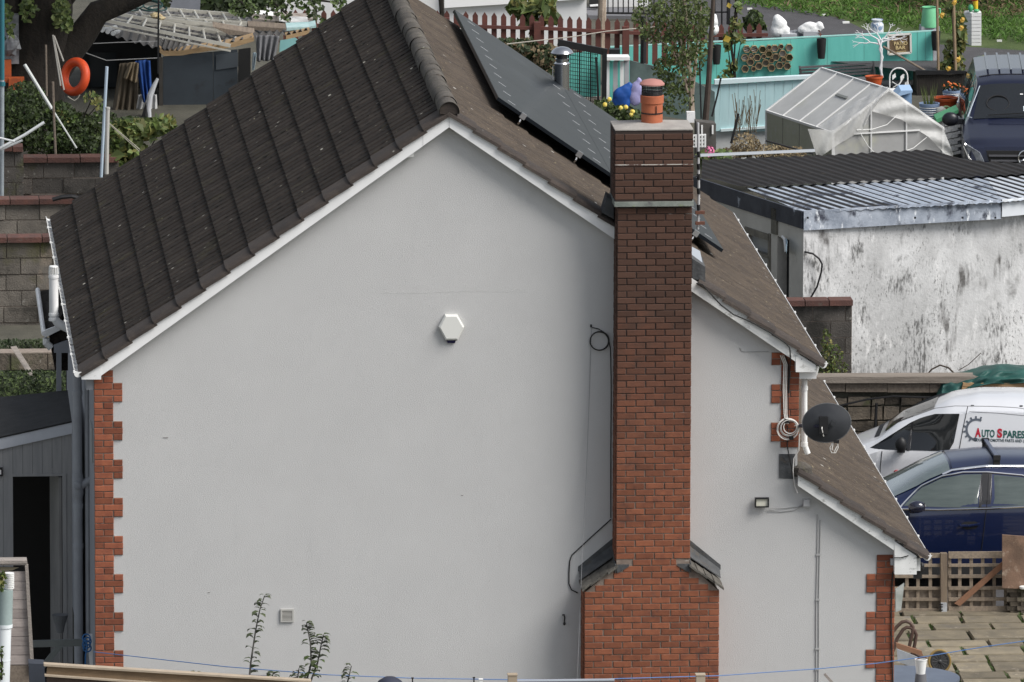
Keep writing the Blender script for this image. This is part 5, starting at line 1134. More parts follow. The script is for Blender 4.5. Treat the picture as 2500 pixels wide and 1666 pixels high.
# dark shed with ladders on its roof
HY = 29.0
h = lambda px, py, Y=HY: P(px, py, Y)
m_shed = M('shed_dark',(.035,.045,.055),(.028,.036,.044),3,.7,layers=[((.02,.022,.025),4,.6,.75,X1)])
t = thing('garden_shed', 'dark blue-grey garden shed with sagging ply edged roof', 'shed', (h(520,300).x, HY, hz(-3,29)))
bz = hz(-3,29)-.8
for a, b, ya, yb in ((398,520,140,128),(521,580,128,122),(582,612,122,118)):
    MB().slab([V((h(a,200).x,HY+(0 if a<581 else .1),bz)),V((h(b,200).x,HY+(0 if a<581 else .1),bz)),h(b,yb),h(a,ya)], (0,.06,0)).build('panel', m_shed if a < 581 else m_blackr, t)
MB().slab([h(527,135),h(581,128),h(581,163),h(527,171)], (0,-.02,0)).build('window_board', M('shed_board',(.05,.06,.07),rough=.6), t)
MB().slab([V((h(388,200).x,HY,bz)),V((h(397,200).x,HY,bz)),h(397,140),h(388,140)], (0,-.05,0)).build('post', M('post_dark',(.06,.055,.05),(.04,.036,.03),5,.9), t)
MB().slab([V((h(200,200).x,HY+1.5,bz)),V((h(396,200).x,HY+1.5,bz)),h(396,60,HY+1.5),h(200,60,HY+1.5)], (0,.06,0)).build('back_wall', m_blackr, t)
MB().slab([h(218,128,HY+1.4),h(284,128,HY+1.4),h(284,212,HY+1.4),h(222,212,HY+1.4)], (0,-.02,0)).build('dark_window', M('win_dark',(.03,.034,.038),rough=.15), t)
m_ply = M('ply_edge',(.42,.29,.155),(.33,.22,.12),5,.8,.2,40,stretch=(1,4,8))
pts = [(390,126),(400,134),(440,134),(480,127),(520,121),(570,113),(620,99)]
for (a, ya), (b, yb) in zip(pts, pts[1:]): MB().slab([h(a,ya-9),h(b,yb-9),h(b,yb+2),h(a,ya+3)], (0,.4,.0)).build('roof_edge', m_ply, t)
MB().slab([h(698,88),h(757,74),h(752,84),h(698,97)], (0,.4,0)).build('roof_edge', m_ply, t)
rf = MB().grid(lambda u, v: P(205+u*(760-205)-(v*(40))*(1-u), (90 + u*(20 if True else 0)) + (1-v)*(22*u) - v*(70-u*20) + 0, HY+.0+v*6.0)+V((0,0,.02*math.sin(u*170))), 160, 4)
# sheet roof: back edge higher in the picture, front edge over the ply
fr_pts = [(200,62),(300,95),(390,120),(440,126),(520,114),(620,92),(700,84),(760,70)]
bk_pts = [(230,22),(330,20),(420,22),(500,28),(580,34),(660,40),(720,46),(770,52)]
def plin(pp, u):
    i = u*(len(pp)-1); k = min(int(i), len(pp)-2); f = i-k; return pp[k][0]*(1-f)+pp[k+1][0]*f, pp[k][1]*(1-f)+pp[k+1][1]*f
def roofp(u, v, dz=0):
    a = plin(fr_pts, u); b = plin(bk_pts, u); A_ = P(a[0],a[1],HY+.02); B_ = P(b[0],b[1],HY+3.2); p = A_.lerp(B_, v); return p+V((0,0,.022*math.sin(u*190)+dz))
rs = MB().grid(lambda u, v: roofp(u, v), 240, 3).build('roof_sheet', M('rusted_sheet',(.07,.065,.06),(.13,.125,.12),1.5,.6,.2,30,metal=.3,layers=[((.05,.045,.04),1.3,.5,.62,X1),((.55,.56,.56),3,.63,.7,X1)]), t, True, False)
m_lad = M('ladder_alu',(.62,.60,.53),(.52,.50,.44),6,.45,metal=.35)
def ladder(label, A0, A1, B0, B1, n, Y0, Y1, lift=.14):
    a0, a1 = P(*A0, Y0), P(*A1, Y0); b0, b1 = P(*B0, Y1), P(*B1, Y1)
    t = thing('ladder', label, 'ladder', tuple(a0), 'ladders on the shed roof')
    for p, q in ((a0,a1),(b0,b1)):
        MB().bar(p, q, .03, .05).build('stile', m_lad, t); MB().bar(p+V((0,-.03,-.075)), q+V((0,-.03,-.075)), .028, .022).build('stile_lip', m_lad, t)
    for i in range(n):
        f = (i+.4)/n; MB().tube([a0.lerp(a1, f), b0.lerp(b1, f)], .017, 6).build('rung', m_lad, t)
    return t
ladder('nearer aluminium ladder, lying lowest down the shed roof', (216,42), (563,112), (240,25), (551,84), 9, HY-.1, HY+.9)
ladder('farther aluminium ladder, lying higher up the shed roof', (340,45), (612,62), (320,16), (600,38), 8, HY+1.3, HY+2.3)
ladder('second section of the farther aluminium ladder, just below it', (390,47), (605,68), (345,40), (616,58), 6, HY+1.0, HY+1.3)
for nm, lab, pts_, Y, mt in (('plank','broad brown plank on the shed roof beside the farther ladder',[(520,66),(622,82),(622,86),(560,86)],HY+.6,m_wood),
    ('plank','grey weathered plank on the right of the shed roof',[(616,45),(708,56),(708,63),(616,58)],HY+2,m_woodgrey),
    ('plank','long brown plank near the ply edge on the right of the shed roof',[(606,64),(699,70),(698,79),(604,73)],HY+.8,m_wood),
    ('plank','white board highest on the shed roof',[(600,34),(668,41),(668,44),(600,38)],HY+2.6,m_white),
    ('plank','pale grey board along the far edge of the shed roof',[(660,42),(768,46),(768,51),(662,47)],HY+2.8,m_woodgrey),
    ('plank','white plank on the far right of the shed roof',[(682,52),(752,54),(752,60),(708,58)],HY+1.8,m_white)):
    tag(MB().slab([P(a,b,Y) for a, b in pts_], (0,.18,.05)).build(nm, mt, origin=P(*pts_[0],Y)), lab, 'plank')
tag(MB().slab([P(700,68,HY+.3),P(755,66,HY+.3),P(772,62,HY+.3),P(772,68,HY+.3),P(700,76,HY+.3)], (0,.3,.03)).build('plastic_sheet', M('sheet_aqua',(.45,.60,.60),(.30,.48,.47),6,.4), origin=P(740,68,HY)), 'pale aqua plastic sheeting at the right end of the shed roof', 'sheet')
tag(MB().slab([h(684,100),h(720,92),h(735,104),h(682,128)], (0,.03,0)).build('aqua_board', M('aqua_board',(.20,.42,.42),(.24,.47,.46),4,.6), origin=h(700,110)), 'aqua painted boarding under the right end of the shed roof', 'boarding')
for i, (px, py) in enumerate(((213,62),(224,70),(237,70),(250,74),(263,78),(276,82),(268,71))):
    tag(MB().tube([P(px,py,HY-.2),P(px+14,py-4,HY+.9)], .034, 12).build('plastic_pipe', M('pipe_end',(.42,.44,.45),(.55,.57,.58),9,.3), origin=P(px,py,HY)), None)
    COL.objects[-1]['label'] = ['leftmost pipe end poking out under the shed roof','second pipe end from the left under the shed roof','third pipe end from the left under the shed roof','fourth pipe end from the left under the shed roof','fifth pipe end from the left under the shed roof','rightmost and lowest pipe end under the shed roof','small pipe end set above the others under the shed roof'][i]
    COL.objects[-1]['category'] = 'pipe'; COL.objects[-1]['group'] = 'pipes under the shed roof'
hs_ = MB()
for i in range(5): hs_.ring(P(335+R.uniform(-30,60),26+R.uniform(-6,6),HY+1.6)+V((0,0,.05)), R.uniform(.10,.17), .012, Matrix.Rotation(R.uniform(-.5,.5),3,'X'), 26, 6)
tag(hs_.build('garden_hose', M('hose_green',(.02,.06,.055),rough=.5), origin=P(345,25,HY+1.6)), 'tangled dark green hose lying between the ladders', 'hose')
tag(MB().ball(P(382,38,HY+1.1), .06, (1.5,1,.7), 10, .2).ball(P(395,45,HY+1.0), .05, (1.3,1,.6), 10, .2).build('yellow_rag', M('rag',(.62,.52,.30),(.55,.40,.25),9,.8), origin=P(385,40,HY+1)), 'small yellowish rags on the ladder', 'rag')
# washing
def hang(name, label, cat, quad, Y, mt, folds=5, amp=.035, extra=0):
    (ax,ay),(bx,by),(cx_,cy),(dx_,dy) = quad
    def fn(u, v):
        x = (ax*(1-u)+bx*u)*(1-v)+(dx_*(1-u)+cx_*u)*v; y = (ay*(1-u)+by*u)*(1-v)+(dy*(1-u)+cy*u)*v
        return P(x, y+math.sin(u*3.1)*2*(1-v)*-1+math.sin(u*folds*4)*1.2*v, Y)+V((0,amp*math.sin(u*folds*6.28+v*2)*(.3+v)+amp*.5*math.sin(u*11+v*5),0))
    return cloth(fn, 36, 14, name, mt, P((ax+bx)/2, ay, Y), label, cat, .004)
hang('hanging_coat', 'brown blanket hanging left of the shed front', 'blanket', [(292,156),(338,155),(336,282),(270,300)], HY-.3, M('cloth_brown',(.13,.105,.075),(.09,.072,.05),3,.9), 4)
hang('hanging_coat', 'tan cloth hanging over the brown blanket', 'cloth', [(315,154),(338,154),(336,205),(302,190)], HY-.42, M('cloth_tan',(.25,.20,.13),(.20,.155,.10),3,.9), 3)
hang('blue_towel', 'blue cloth hanging on the line by the shed', 'cloth', [(330,150),(366,148),(372,240),(350,250)], HY-.38, M('cloth_blue',(.015,.07,.28),(.012,.05,.2),4,.85), 3)
hang('white_cloth', 'white net curtain hanging low by the shed', 'cloth', [(332,233),(382,231),(386,300),(310,318)], HY-.25, M('cloth_white',(.55,.55,.54),(.45,.45,.44),4,.9), 5)
hang('grey_cloth', 'grey cloth hung from the shed roof edge', 'cloth', [(624,88),(682,88),(672,148),(628,150)], HY-.35, M('cloth_grey',(.17,.17,.18),(.12,.12,.125),4,.85), 4)
hang('torn_sheet', 'torn pale blue plastic hanging under the grey cloth', 'sheet', [(617,130),(626,130),(622,170),(616,172)], HY-.2, M('sheet_pale',(.5,.6,.65)), 2)
tag(MB().tube([h(200,108,HY-.5),h(290,104,HY-.5),h(385,101,HY-.5)], .006, 5).tube([h(188,122,HY-.5),h(260,148,HY-.5),h(385,142,HY-.5)], .006, 5).build('washing_line', mcab, origin=h(290,104)), 'washing lines strung from the tree to the shed', 'washing line')
tag(MB().tube([h(386,180,HY-.7),h(387,0,HY-.7),h(387,-20,HY-.7)], .013, 6).build('thin_rope', m_black, origin=h(387,180)), 'thin dark rope hanging straight down in front of the shed', 'rope')
tag(MB().tube([h(385,192,HY-.8),h(376,210,HY-.8),h(366,235,HY-.8),h(362,265,HY-.8),h(366,308,HY-.8)], [.02,.035,.045,.04,.03], 10).build('curved_pole', M('horn_white',(.55,.56,.58),rough=.4), origin=h(366,300)), 'curved white pole leaning by the net curtain', 'pole')
tag(MB().tube([h(352,312,HY-.8),h(354,285,HY-.8),h(357,262,HY-.8),h(364,240,HY-.8)], [.05,.05,.03,.015], 8).build('black_tool', m_blackr, origin=h(352,312)), 'dark tool standing against the curved white pole', 'tool')
tag(MB().box(h(19,170,26.4),(.10,.1,.28)).box(h(18,195,26.3),(.28,.1,.07)).box(h(40,205,26.3),(.22,.2,.18)).build('orange_tool', M('tool_orange',(.55,.12,.03),(.35,.08,.03),8,.6), origin=h(25,190,26.4)), 'orange machine parts hanging in the shade at the left edge', 'tool')
tag(MB().box(h(20,95,26.6),(.3,.2,.7)).ball(h(25,110,26.4),.14,(1,1,1.2),10,.2).build('junk_bundle', M('junk',(.12,.12,.13),(.3,.31,.32),8,.4), origin=h(20,100,26.5)), 'dark bundle of scrap in the shade at the far left', 'scrap')
gb = P(520,20,36); tag(MB().slab([P(400,-10,36),P(490,-10,36),P(488,30,36),P(405,30,36)], (0,.4,0)).build('grey_tarp', M('tarp_grey',(.20,.21,.24),(.15,.16,.18),3,.7), origin=gb), 'blue-grey sheet hung up behind the shed roof', 'sheet')
hedge('dark_hedge', 'dark hedge behind the shed roof', [(540,10,60,22),(640,5,50,18),(490,15,20,20)], [m_leafd], 36.5, 500, .14)
rl = thing('white_railing', 'white metal railing panel far behind the shed', 'railing', tuple(P(650,20,38)))
MB().tube([P(615,-5,38),P(650,20,38),P(700,30,38)], .03, 6).build('rail', m_white, rl)
for i in range(7): MB().tube([P(618+i*11,-10,38),P(618+i*11,6+i*4,38)], .014, 5).build('baluster', m_white, rl)
# ------------------------------------------------------------------ upper gardens on the right
m_teal_f = M('turquoise_paint',(.15,.54,.47),(.125,.48,.415),2.5,.75,.1,40,stretch=(3,3,.5),layers=[((.22,.57,.51),4,.62,.76,(2,2,.4)),((.09,.34,.30),3,.68,.8,(2,2,.4))])
m_ltblue = M('pale_blue_paint',(.42,.62,.64),(.48,.67,.69),3,.7,.1,40,stretch=(4,4,.4),layers=[((.34,.50,.52),4,.62,.76,(3,3,.4))])
m_picket = M('picket_paint',(.125,.042,.031),(.092,.034,.027),5,.7,.1,50,rnd=.15)
m_wwhite = M('white_masonry',(.72,.72,.71),(.66,.66,.655),1.2,.85,.1,40,layers=[((.55,.55,.54),1.5,.62,.8,(1,1,.4))])
m_greyblk = M('grey_block_paint',(.42,.43,.45),(.35,.36,.38),4,.85)
# road and verge grass
zroad = 2.31
def sheet(name, pts, z, mt, kind='structure'): return tag(MB().add([G(a,b,z) for a, b in pts], [tuple(range(len(pts)))]).build(name, mt), kind=kind)
sheet('lane', [(1560,-60),(1780,-10),(1860,12),(1990,30),(2060,48),(2110,72),(2200,100),(2330,112),(2560,128),(2560,175),(2240,175),(1900,135),(1600,120)], zroad+.006, m_asph)
sheet('grass_verge', [(1560,-190),(2800,-190),(2800,140),(2500,140),(2330,120),(2200,104),(2110,80),(2060,55),(1990,38),(1860,20),(1780,-2)], zroad+.002, m_grass)
gt = MB(); gd = MB()
for k in range(9000):
    px, py = R.uniform(1800,2520), R.uniform(-30,125)
    lim = 10+(px-1800)*.14 if px < 2110 else 55+(px-2110)*.13
    if py > lim+4: continue
    (gd if R.random() < .06+.3*(px > 2230) and py < 50 else gt).leaf(G(px, py, zroad)+V((0,0,R.uniform(.01,.10))), R.uniform(.08,.2), (R.gauss(0,.7),R.gauss(-.7,.4),R.gauss(.4,.4)), .16)
tag(gt.build('grass_blades', M('blade_green',(.06,.135,.018),(.095,.175,.03),.9,.7,rnd=.4,sub=.25), fix=False), kind='stuff'); tag(gd.build('dry_grass', m_leafb, fix=False), kind='stuff')
bl = [MB(), MB(), MB()]
for k in range(2600):
    u_ = R.random(); px = 2180+u_*330; py = R.uniform(-30,28+10*math.sin(px*.05)); R.choice(bl).leaf(G(px,py,zroad)+V((0,0,R.uniform(.05,.7))), R.uniform(.06,.15), None, .35)
bt = thing('bramble_bank', 'tangled brown and green brambles on the far grass bank', 'brambles', tuple(G(2340,20,zroad)))
for mb, mt in zip(bl, (m_leafb, m_leafd, M('bramble_olive',(.09,.075,.035),(.06,.055,.025),3,.8,rnd=.4,sub=.2))): mb.build('foliage', mt, bt, False, False)
tb_ = thing('rough_tree', 'dark rough tree trunk at the top right corner', 'tree', tuple(G(2490,40,zroad)))
MB().tube([P(2482,60,47),P(2484,0,47),P(2490,-60,47)], [.2,.18,.18], 10).tube([P(2505,50,47.2),P(2508,-60,47.2)], .16, 8).build('trunk', m_bark, tb_, True)
for px, py, r in ((2065,55,.07),(2010,37,.05),(1830,22,.05),(2440,100,.05)): tag(MB().box(G(px,py,zroad+.02),(r*1.6,r*.7,.03),R.uniform(-.5,.5)).build('litter', m_cleanwhite, origin=G(px,py,zroad)), {2065:'largest piece of white litter at the edge of the lane',2010:'small pale scrap on the verge above the lane',1830:'tiny pale scrap farthest left on the verge',2440:'tiny pale scrap near the green sack'}[px], 'litter')
# white house far behind
wh = thing('white_house', 'white rendered house behind the picket fence', 'house', (P(1200,60,45).x,45,2.2))
MB().slab([P(680,160,41.6),P(1432,160,41.6),P(1432,-80,41.6),P(680,-80,41.6)], (0,4,0)).build('wall', m_wwhite, wh)
MB().slab([P(1085,20,41.5),P(1434,-2,41.5),P(1434,-60,41.5),P(1085,-60,41.5)], (0,.09,0)).build('gable_band', M('bright_white',(.82,.82,.81),rough=.8), wh)
MB().slab([P(1441,60,45.4),P(1466,60,45.4),P(1466,-60,45.4),P(1441,-60,45.4)], (0,.2,0)).build('dark_recess', m_blackr, wh)
for yy in (14,34): MB().slab([P(1441,yy,45.2),P(1466,yy-2,45.2),P(1466,yy+1,45.2),P(1441,yy+3,45.2)], (0,.1,0)).build('step', m_wwhite, wh)
MB().slab([P(1478,38,46),P(1592,38,46),P(1592,-60,46),P(1478,-60,46)], (0,.2,0)).build('wall', m_wwhite, wh)
MB().slab([P(1436,48,44.6),P(1560,52,44.6),P(1560,40,44.6),P(1436,38,44.6)], (0,1,0)).build('deck_edge', M('deck_grey',(.16,.16,.17)), wh)
rl = thing('black_railing', 'thin black metal railing on the white house balcony', 'railing', tuple(P(1530,40,44.4)))
for yy in (32,): MB().tube([P(1470,yy,44.4),P(1620,yy+2,44.4)], .018, 6).build('rail', m_black, rl)
for i in range(11): MB().tube([P(1484+i*12.5,33,44.4),P(1484+i*12.5,-30,44.4)], .011, 5).build('baluster', m_black, rl)
# picket fence
FY = 36.6; pf = thing('picket_fence', 'red-brown pointed picket fence before the white house', 'fence', (P(1250,110,FY).x,FY,2.2))
tips = [(600,24),(760,25),(1098,27),(1417,42),(1640,54),(1750,60),(1870,57)]
px = 606
while px < 1872:
    ty = lerp_ = None
    for (a, b), (c, d) in zip(tips, tips[1:]):
        if a <= px <= c: ty = b+(d-b)*(px-a)/(c-a)
    FY = 36.6 if px < 1690 else 41
    a, b = P(px-6.5,ty+9,FY), P(px+6.5,ty+9,FY); tp = P(px,ty-1,FY); zb_ = a.z-.62
    MB().slab([V((a.x,FY,zb_)),V((b.x,FY,zb_)),b,tp,a], (0,.022,0)).build('picket', m_picket, pf); px += 23.1
for (a, ya), (b, yb), in (((600,62),(1098,64)),((1098,64),(1345,71)),((1345,71),(1640,86)),((1740,87),(1875,86))):
    FY = 36.6 if a < 1690 else 41
    MB().slab([P(a,ya+4,FY-.05),P(b,yb+4,FY-.05),P(b,yb-4,FY-.05),P(a,ya-4,FY-.05)], (0,.045,0)).build('rail', m_picket, pf)
FY = 36.6
for px, yt in ((1312,55),(1528,66),(1090,45)): MB().slab([P(px-8,yt+75,FY-.12),P(px+8,yt+75,FY-.12),P(px+8,yt,FY-.12),P(px-8,yt,FY-.12)], (0,.1,0)).build('post', m_picket, pf)
hedge('yellow_shrub', 'yellow-green long leaved shrub against the white house wall', [(1280,15,34,26),(1320,30,36,30),(1262,25,20,16),(1300,60,20,16),(1350,45,14,14),(1340,5,20,14)], [m_leafl,m_leafy,m_leaf], 38.5, 260, .17, 'shrub', .3)
hedge('dark_bush', 'dark green and brown bush below the picket fence', [(1230,110,26,16),(1280,120,40,25),(1330,140,38,30),(1345,175,30,22),(1260,135,30,20)], [m_leafd,m_leafd,m_leafb], 33.5, 2400, .075)
tag(MB().tube([P(1238,108,33),P(1400,90,33),P(1480,77,33),P(1600,66,33)], .008, 5).build('washing_line', M('line',(.5,.46,.40)), origin=P(1400,90,33)), 'pale line stretched across in front of the picket fence', 'washing line')
tag(MB().tube([P(1468,120,38),P(1469,60,38),P(1471,-20,38)], [.075,.07,.06], 8).build('birch_trunk', m_barkl, origin=P(1468,120,38)), 'pale birch trunk standing behind the picket fence', 'tree')
tag(MB().tube([P(1080,45,40),P(1077,0,40),P(1078,-30,40)], .04, 6).build('thin_tree', m_bark, origin=P(1080,45,40)), 'thin dark stem rising beyond the house roof', 'tree')
# black framed mesh gate and turquoise boards
t = thing('mesh_gate', 'black framed wire mesh gate before turquoise boards', 'gate', tuple(P(1430,260,33.6)))
K = lambda px, py, Y=33.6: P(px, py, Y)
MB().bar(K(1362,104), K(1482,128), .06, .10).build('frame', m_black, t); MB().bar(K(1476,120), K(1474,300), .07, .07, (0,1,0)).build('frame', m_black, t); MB().bar(K(1456,140), K(1463,290), .03, .03, (0,1,0)).build('frame', m_black, t)
for i in range(14): a = 1388+i*5.4; MB().tube([K(a,117+(a-1388)*.2,33.65),K(a,262,33.65)], .0055 if i % 5 else .012, 5).build('wire', m_black, t)
for i in range(13): y = 128+i*9.6; MB().tube([K(1388,y-3,33.65),K(1460,y+6,33.65)], .005, 5).build('wire', m_black, t)
t = thing('turquoise_screen', 'turquoise board screen behind the mesh gate', 'screen', tuple(P(1430,250,35)))
MB().slab([P(1380,262,35),P(1466,240,35),P(1466,128,35),P(1440,126,35),P(1380,134,35)], (0,.04,0)).build('board', m_teal_f, t)
tag(MB().slab([P(1420,290,34.5),P(1468,280,34.5),P(1468,236,34.5),P(1420,240,34.5)], (0,.05,0)).build('grey_board', m_woodgrey, origin=P(1440,280,34.5)), 'weathered grey board at the foot of the mesh gate', 'board')
t = thing('white_rack', 'white timber frame with slats beside the mesh gate', 'frame', tuple(P(1505,260,34.6)))
MB().slab([P(1476,148,34.6),P(1538,148,34.6),P(1538,140,34.6),P(1476,140,34.6)], (0,.3,0)).build('top_rail', m_white, t)
for a, b, mt in ((1478,1488,m_white),(1489,1496,m_teal_f),(1497,1508,m_greyblk),(1514,1523,m_white),(1524,1536,m_greyblk),(1509,1513,m_teal_f)): MB().slab([P(a,270,34.7),P(b,270,34.7),P(b,150,34.7),P(a,150,34.7)], (0,.03,0)).build('slat', mt, t)
tag(MB().box(P(1500,130,35.5),(.16,.16,.13)).build('black_planter', m_black, origin=P(1500,137,35.5)), 'small square black planter on the turquoise wall', 'planter')
tag(MB().slab([P(1538,148,34.2),P(1600,163,34.2),P(1690,196,34.2),P(1745,225,34.2),P(1745,305,34.2),P(1538,270,34.2)], (0,.05,0)).build('net_cover', M('net_green',(.085,.12,.115),(.12,.165,.155),3,.8,layers=[((.05,.065,.06),2,.58,.75,X1)]), origin=P(1640,250,34.2)), 'dull green netting cover sloping down behind the tree', 'cover')
b_ = MB()
for px, py, r in ((1507,250,.09),(1515,235,.12),(1527,225,.10),(1522,248,.11),(1536,212,.06)): b_.ball(P(px,py,33.2), r, (1,.6,1.2), 12, .08)
tag(merged('blue_bag', b_, M('bag_blue',(.015,.09,.36),(.01,.06,.26),6,.45), None, .02, True, P(1520,260,33.2)), 'bright blue bag slumped beside the white frame', 'bag')
b_ = MB()
for px, py, r in ((1560,200,.05),(1553,218,.09),(1550,238,.10),(1560,225,.08)): b_.ball(P(px,py,33.2), r, (1,.5,1.4), 12, .08)
tag(merged('lilac_bag', b_, M('bag_lilac',(.36,.34,.58),(.28,.27,.48),6,.4), None, .02, True, P(1553,250,33.2)), 'lilac plastic bag hanging next to the blue bag', 'bag')
yd = hedge('dahlia_bush', 'green dahlia bush with yellow flowers behind the chimney', [(1475,262,22,18),(1500,280,36,22),(1540,285,30,18),(1470,285,20,14)], [m_leafd,m_leaf], 31.0, 900, .075)
for px, py in ((1488,243),(1477,256),(1515,264),(1544,273),(1541,280),(1528,262)): MB().ball(P(px,py,30.6), .034, (1,.7,1), 10, .15).build('flower', M('flower_yellow',(.75,.55,.06),(.80,.66,.20),20,.6), yd)
# slender tree
t = thing('young_tree', 'tall slender multi stemmed tree with small leaves behind the chimney', 'tree', tuple(P(1690,300,31.5)))
tr = MB()
for a, b, c, r in (((1690,300),(1686,200),(1676,60),.05),((1680,230),(1660,150),(1630,40),.03),((1688,240),(1700,130),(1712,10),.035),((1684,210),(1640,120),(1600,90),.02),((1690,200),(1650,60),(1640,-30),.03),((1676,60),(1670,0),(1668,-40),.03)): tr.tube([P(*a,31.5),P(*b,31.5),P(*c,31.5)], [r,r*.7,r*.3], 7)
tr.build('trunk', m_barkl, t, True)
cr = [MB(), MB(), MB()]
for px, py, rx, ry, n in ((1585,40,42,44,230),(1640,30,44,46,380),(1690,40,46,52,420),(1600,85,40,22,130),(1660,110,44,50,420),(1685,150,34,40,260),(1625,175,34,34,120),(1660,200,34,30,120),(1720,90,22,60,140),(1620,160,22,24,80),(1650,240,46,40,200),(1700,60,30,60,120)):
    for _ in range(int(n*1.25)):
        a, r = R.uniform(0,6.28), R.random()**.5; R.choices(cr, [4,5,2])[0].leaf(P(px+rx*r*math.cos(a), py+ry*r*math.sin(a), 31.5+R.uniform(-.6,.6)), R.uniform(.03,.095), (R.gauss(0,.8),R.gauss(-.6,.6),R.gauss(.4,.5)), .6)
for mb, mt in zip(cr, (m_leaf, M('leaf_olive',(.055,.075,.022),(.085,.10,.035),2,.6,rnd=.4,sub=.3), m_leafl)): mb.build('crown', mt, t, False, False)
tag(MB().tube([P(1570,155,34),P(1571,90,34),P(1570,40,34)], .045, 8).build('black_post', m_black, origin=P(1570,155,34)), 'black post half hidden in the slender tree crown', 'post')
tag(MB().tube([P(1722,300,30.5),P(1730,200,30.5),P(1736,90,30.5),P(1742,-10,30.5)], [.05,.042,.036,.03], 8).build('dark_pole', M('pole_brown',(.075,.055,.045),(.05,.038,.03),6,.8), origin=P(1722,300,30.5)), 'tall dark leaning pole between slender tree and pale blue fence', 'pole')
tag(MB().tube([P(1738,285,30.3),P(1752,230,30.3),P(1760,190,30.3)], .014, 6).tube([P(1712,290,30.3),P(1708,150,30.3)], .012, 6).build('garden_canes', m_black, origin=P(1738,285,30.3)), 'thin dark stakes leaning by the tall dark pole', 'stake')
sf = hedge('climbing_squash', 'straggling climber with one yellowed leaf over the turquoise fence', [(1795,70,14,36),(1775,100,12,20),(1770,190,20,16),(1785,160,16,14),(1800,20,10,20),(1810,95,10,12)], [m_leaf,m_leafl,m_leafy], 37.2, 170, .10, 'climber', .15)
m_yl = M('leaf_yellow',(.36,.26,.03),rough=.6,sub=.3)
MB().leaf(P(1775,96,36.8), .14, (0,-1,.3), .9).build('yellow_leaf', m_yl, sf); MB().leaf(P(1780,14,36.8), .10, (0,-1,.3), .9).build('yellow_leaf', m_yl, sf)
MB().tube([P(1795,190,37.2),P(1785,110,37.2),P(1795,40,37.2),P(1800,-10,37.2)], .02, 6).build('vine', m_bark, sf)
# turquoise fence with everything hung on it
TY = 39.6; tt = lambda px, py, Y=TY: P(px, py, Y)
t = thing('turquoise_fence', 'long bright turquoise board fence round the patio', 'fence', (tt(2000,190).x,TY,1.97))
def ttop(px): return 117+(px-1480)*(108-117)/210 if px < 1690 else 109-(px-1690)*.0535
px = 1480
while px < 2276:
    w = 90 if px < 2170 else 20
    b = min(px+w, 2278); z0_ = 1.9
    MB().slab([V((tt(px,190).x,TY+R.uniform(0,.004),z0_)),V((tt(b-.8,190).x,TY,z0_)),tt(b-.8,ttop(b)),tt(px,ttop(px))], (0,.035,0)).build('board', m_teal_f, t); px = b
MB().slab([tt(1480,ttop(1480)),tt(2278,ttop(2278)),tt(2278,ttop(2278)-2.5),tt(1480,ttop(1480)-2.5)], (0,.06,0)).build('capping', M('teal_pale',(.34,.62,.57),rough=.6), t)
MB().slab([tt(2278,200),tt(2292,200),tt(2292,75),tt(2278,75)], (0,.1,0)).build('end_post', m_greyblk, t)
hexes = [(643,628,0),(740,628,0),(845,632,0),(928,605,1),(1000,620,0),(1082,595,1),(1185,610,0),(618,738,0),(700,715,1),(775,735,0),(860,720,1),(925,690,0),(1012,730,0),(1100,685,0),(1115,765,1),(1187,735,0),(690,795,0),(797,845,0),(885,805,0),(960,775,1),(1060,835,0),(958,868,0),(1160,845,0),(622,880,0),(728,880,1)]
m_hexw = M('hex_wood',(.40,.30,.17),(.30,.22,.12),9,.8); m_hexb = [M('hex_back_a',(.11,.105,.085),(.17,.165,.14),9,.4), M('hex_back_b',(.30,.295,.29),rough=.4), M('hex_back_c',(.05,.06,.02),(.09,.10,.05),9,.6)]
for i, (a, b, small) in enumerate(hexes):
    c = tt(1700+a/5.2275, b/5.2275, TY-.05); r = (.042 if small else .062)
    rown = 0 if b < 660 else 1 if b < 750 else 2 if b < 850 else 3
    rk = sorted(q[0] for q in hexes if (0 if q[1] < 660 else 1 if q[1] < 750 else 2 if q[1] < 850 else 3) == rown).index(a)
    t = thing('hexagon_frame', '%s wooden hexagon frame, %s from the left in the %s row of the honeycomb' % ('small' if small else 'large', ['first','second','third','fourth','fifth','sixth','seventh','eighth','ninth'][rk], ['top','second','third','bottom'][rown]), 'frame', tuple(c), 'honeycomb frames on the turquoise fence')
    fr = MB(); A6 = [rad(60*k+R.uniform(-4,4)*0) for k in range(6)]
    for k in range(6):
        a0_, a1_ = A6[k], A6[(k+1) % 6]; q = [c+V((rr*math.cos(x), 0, rr*math.sin(x))) for rr, x in ((r,a0_),(r,a1_),(r*.87,a1_),(r*.87,a0_))]; fr.slab([p+V((0,-.03,0)) for p in q], (0,.075,0))
    fr.build('frame', m_hexw, t)
    MB().slab([c+V((r*.88*math.cos(x),.02,r*.88*math.sin(x))) for x in A6], (0,.012,0)).build('backing', m_hexb[1 if i in (4,6,13) else 2 if i in (2,11,15) else 0], t)
    if i in (0, 1, 7, 8):
        for k in range(3): MB().box(c+V((0,.012,-.03+k*.028)), (.08*(.7 if small else 1),.004,.008), M3=Matrix.Rotation(.25,3,'Y')).build('stripe', m_cleanwhite, t)
def hangbag(px, y0, y1, w, Y, lab):
    a, b = P(px, y0, Y), P(px, y1, Y); t = thing('hanging_planter', lab, 'planter', tuple(b), 'black hanging planters')
    MB().lathe(V((a.x,Y-.1,b.z)), [(w*.7,0),(w*.85,(a.z-b.z)*.3),(w,(a.z-b.z)),(w*.86,(a.z-b.z)),(w*.8,(a.z-b.z)*.85)], 16).build('pot', m_blackr, t, True); return t
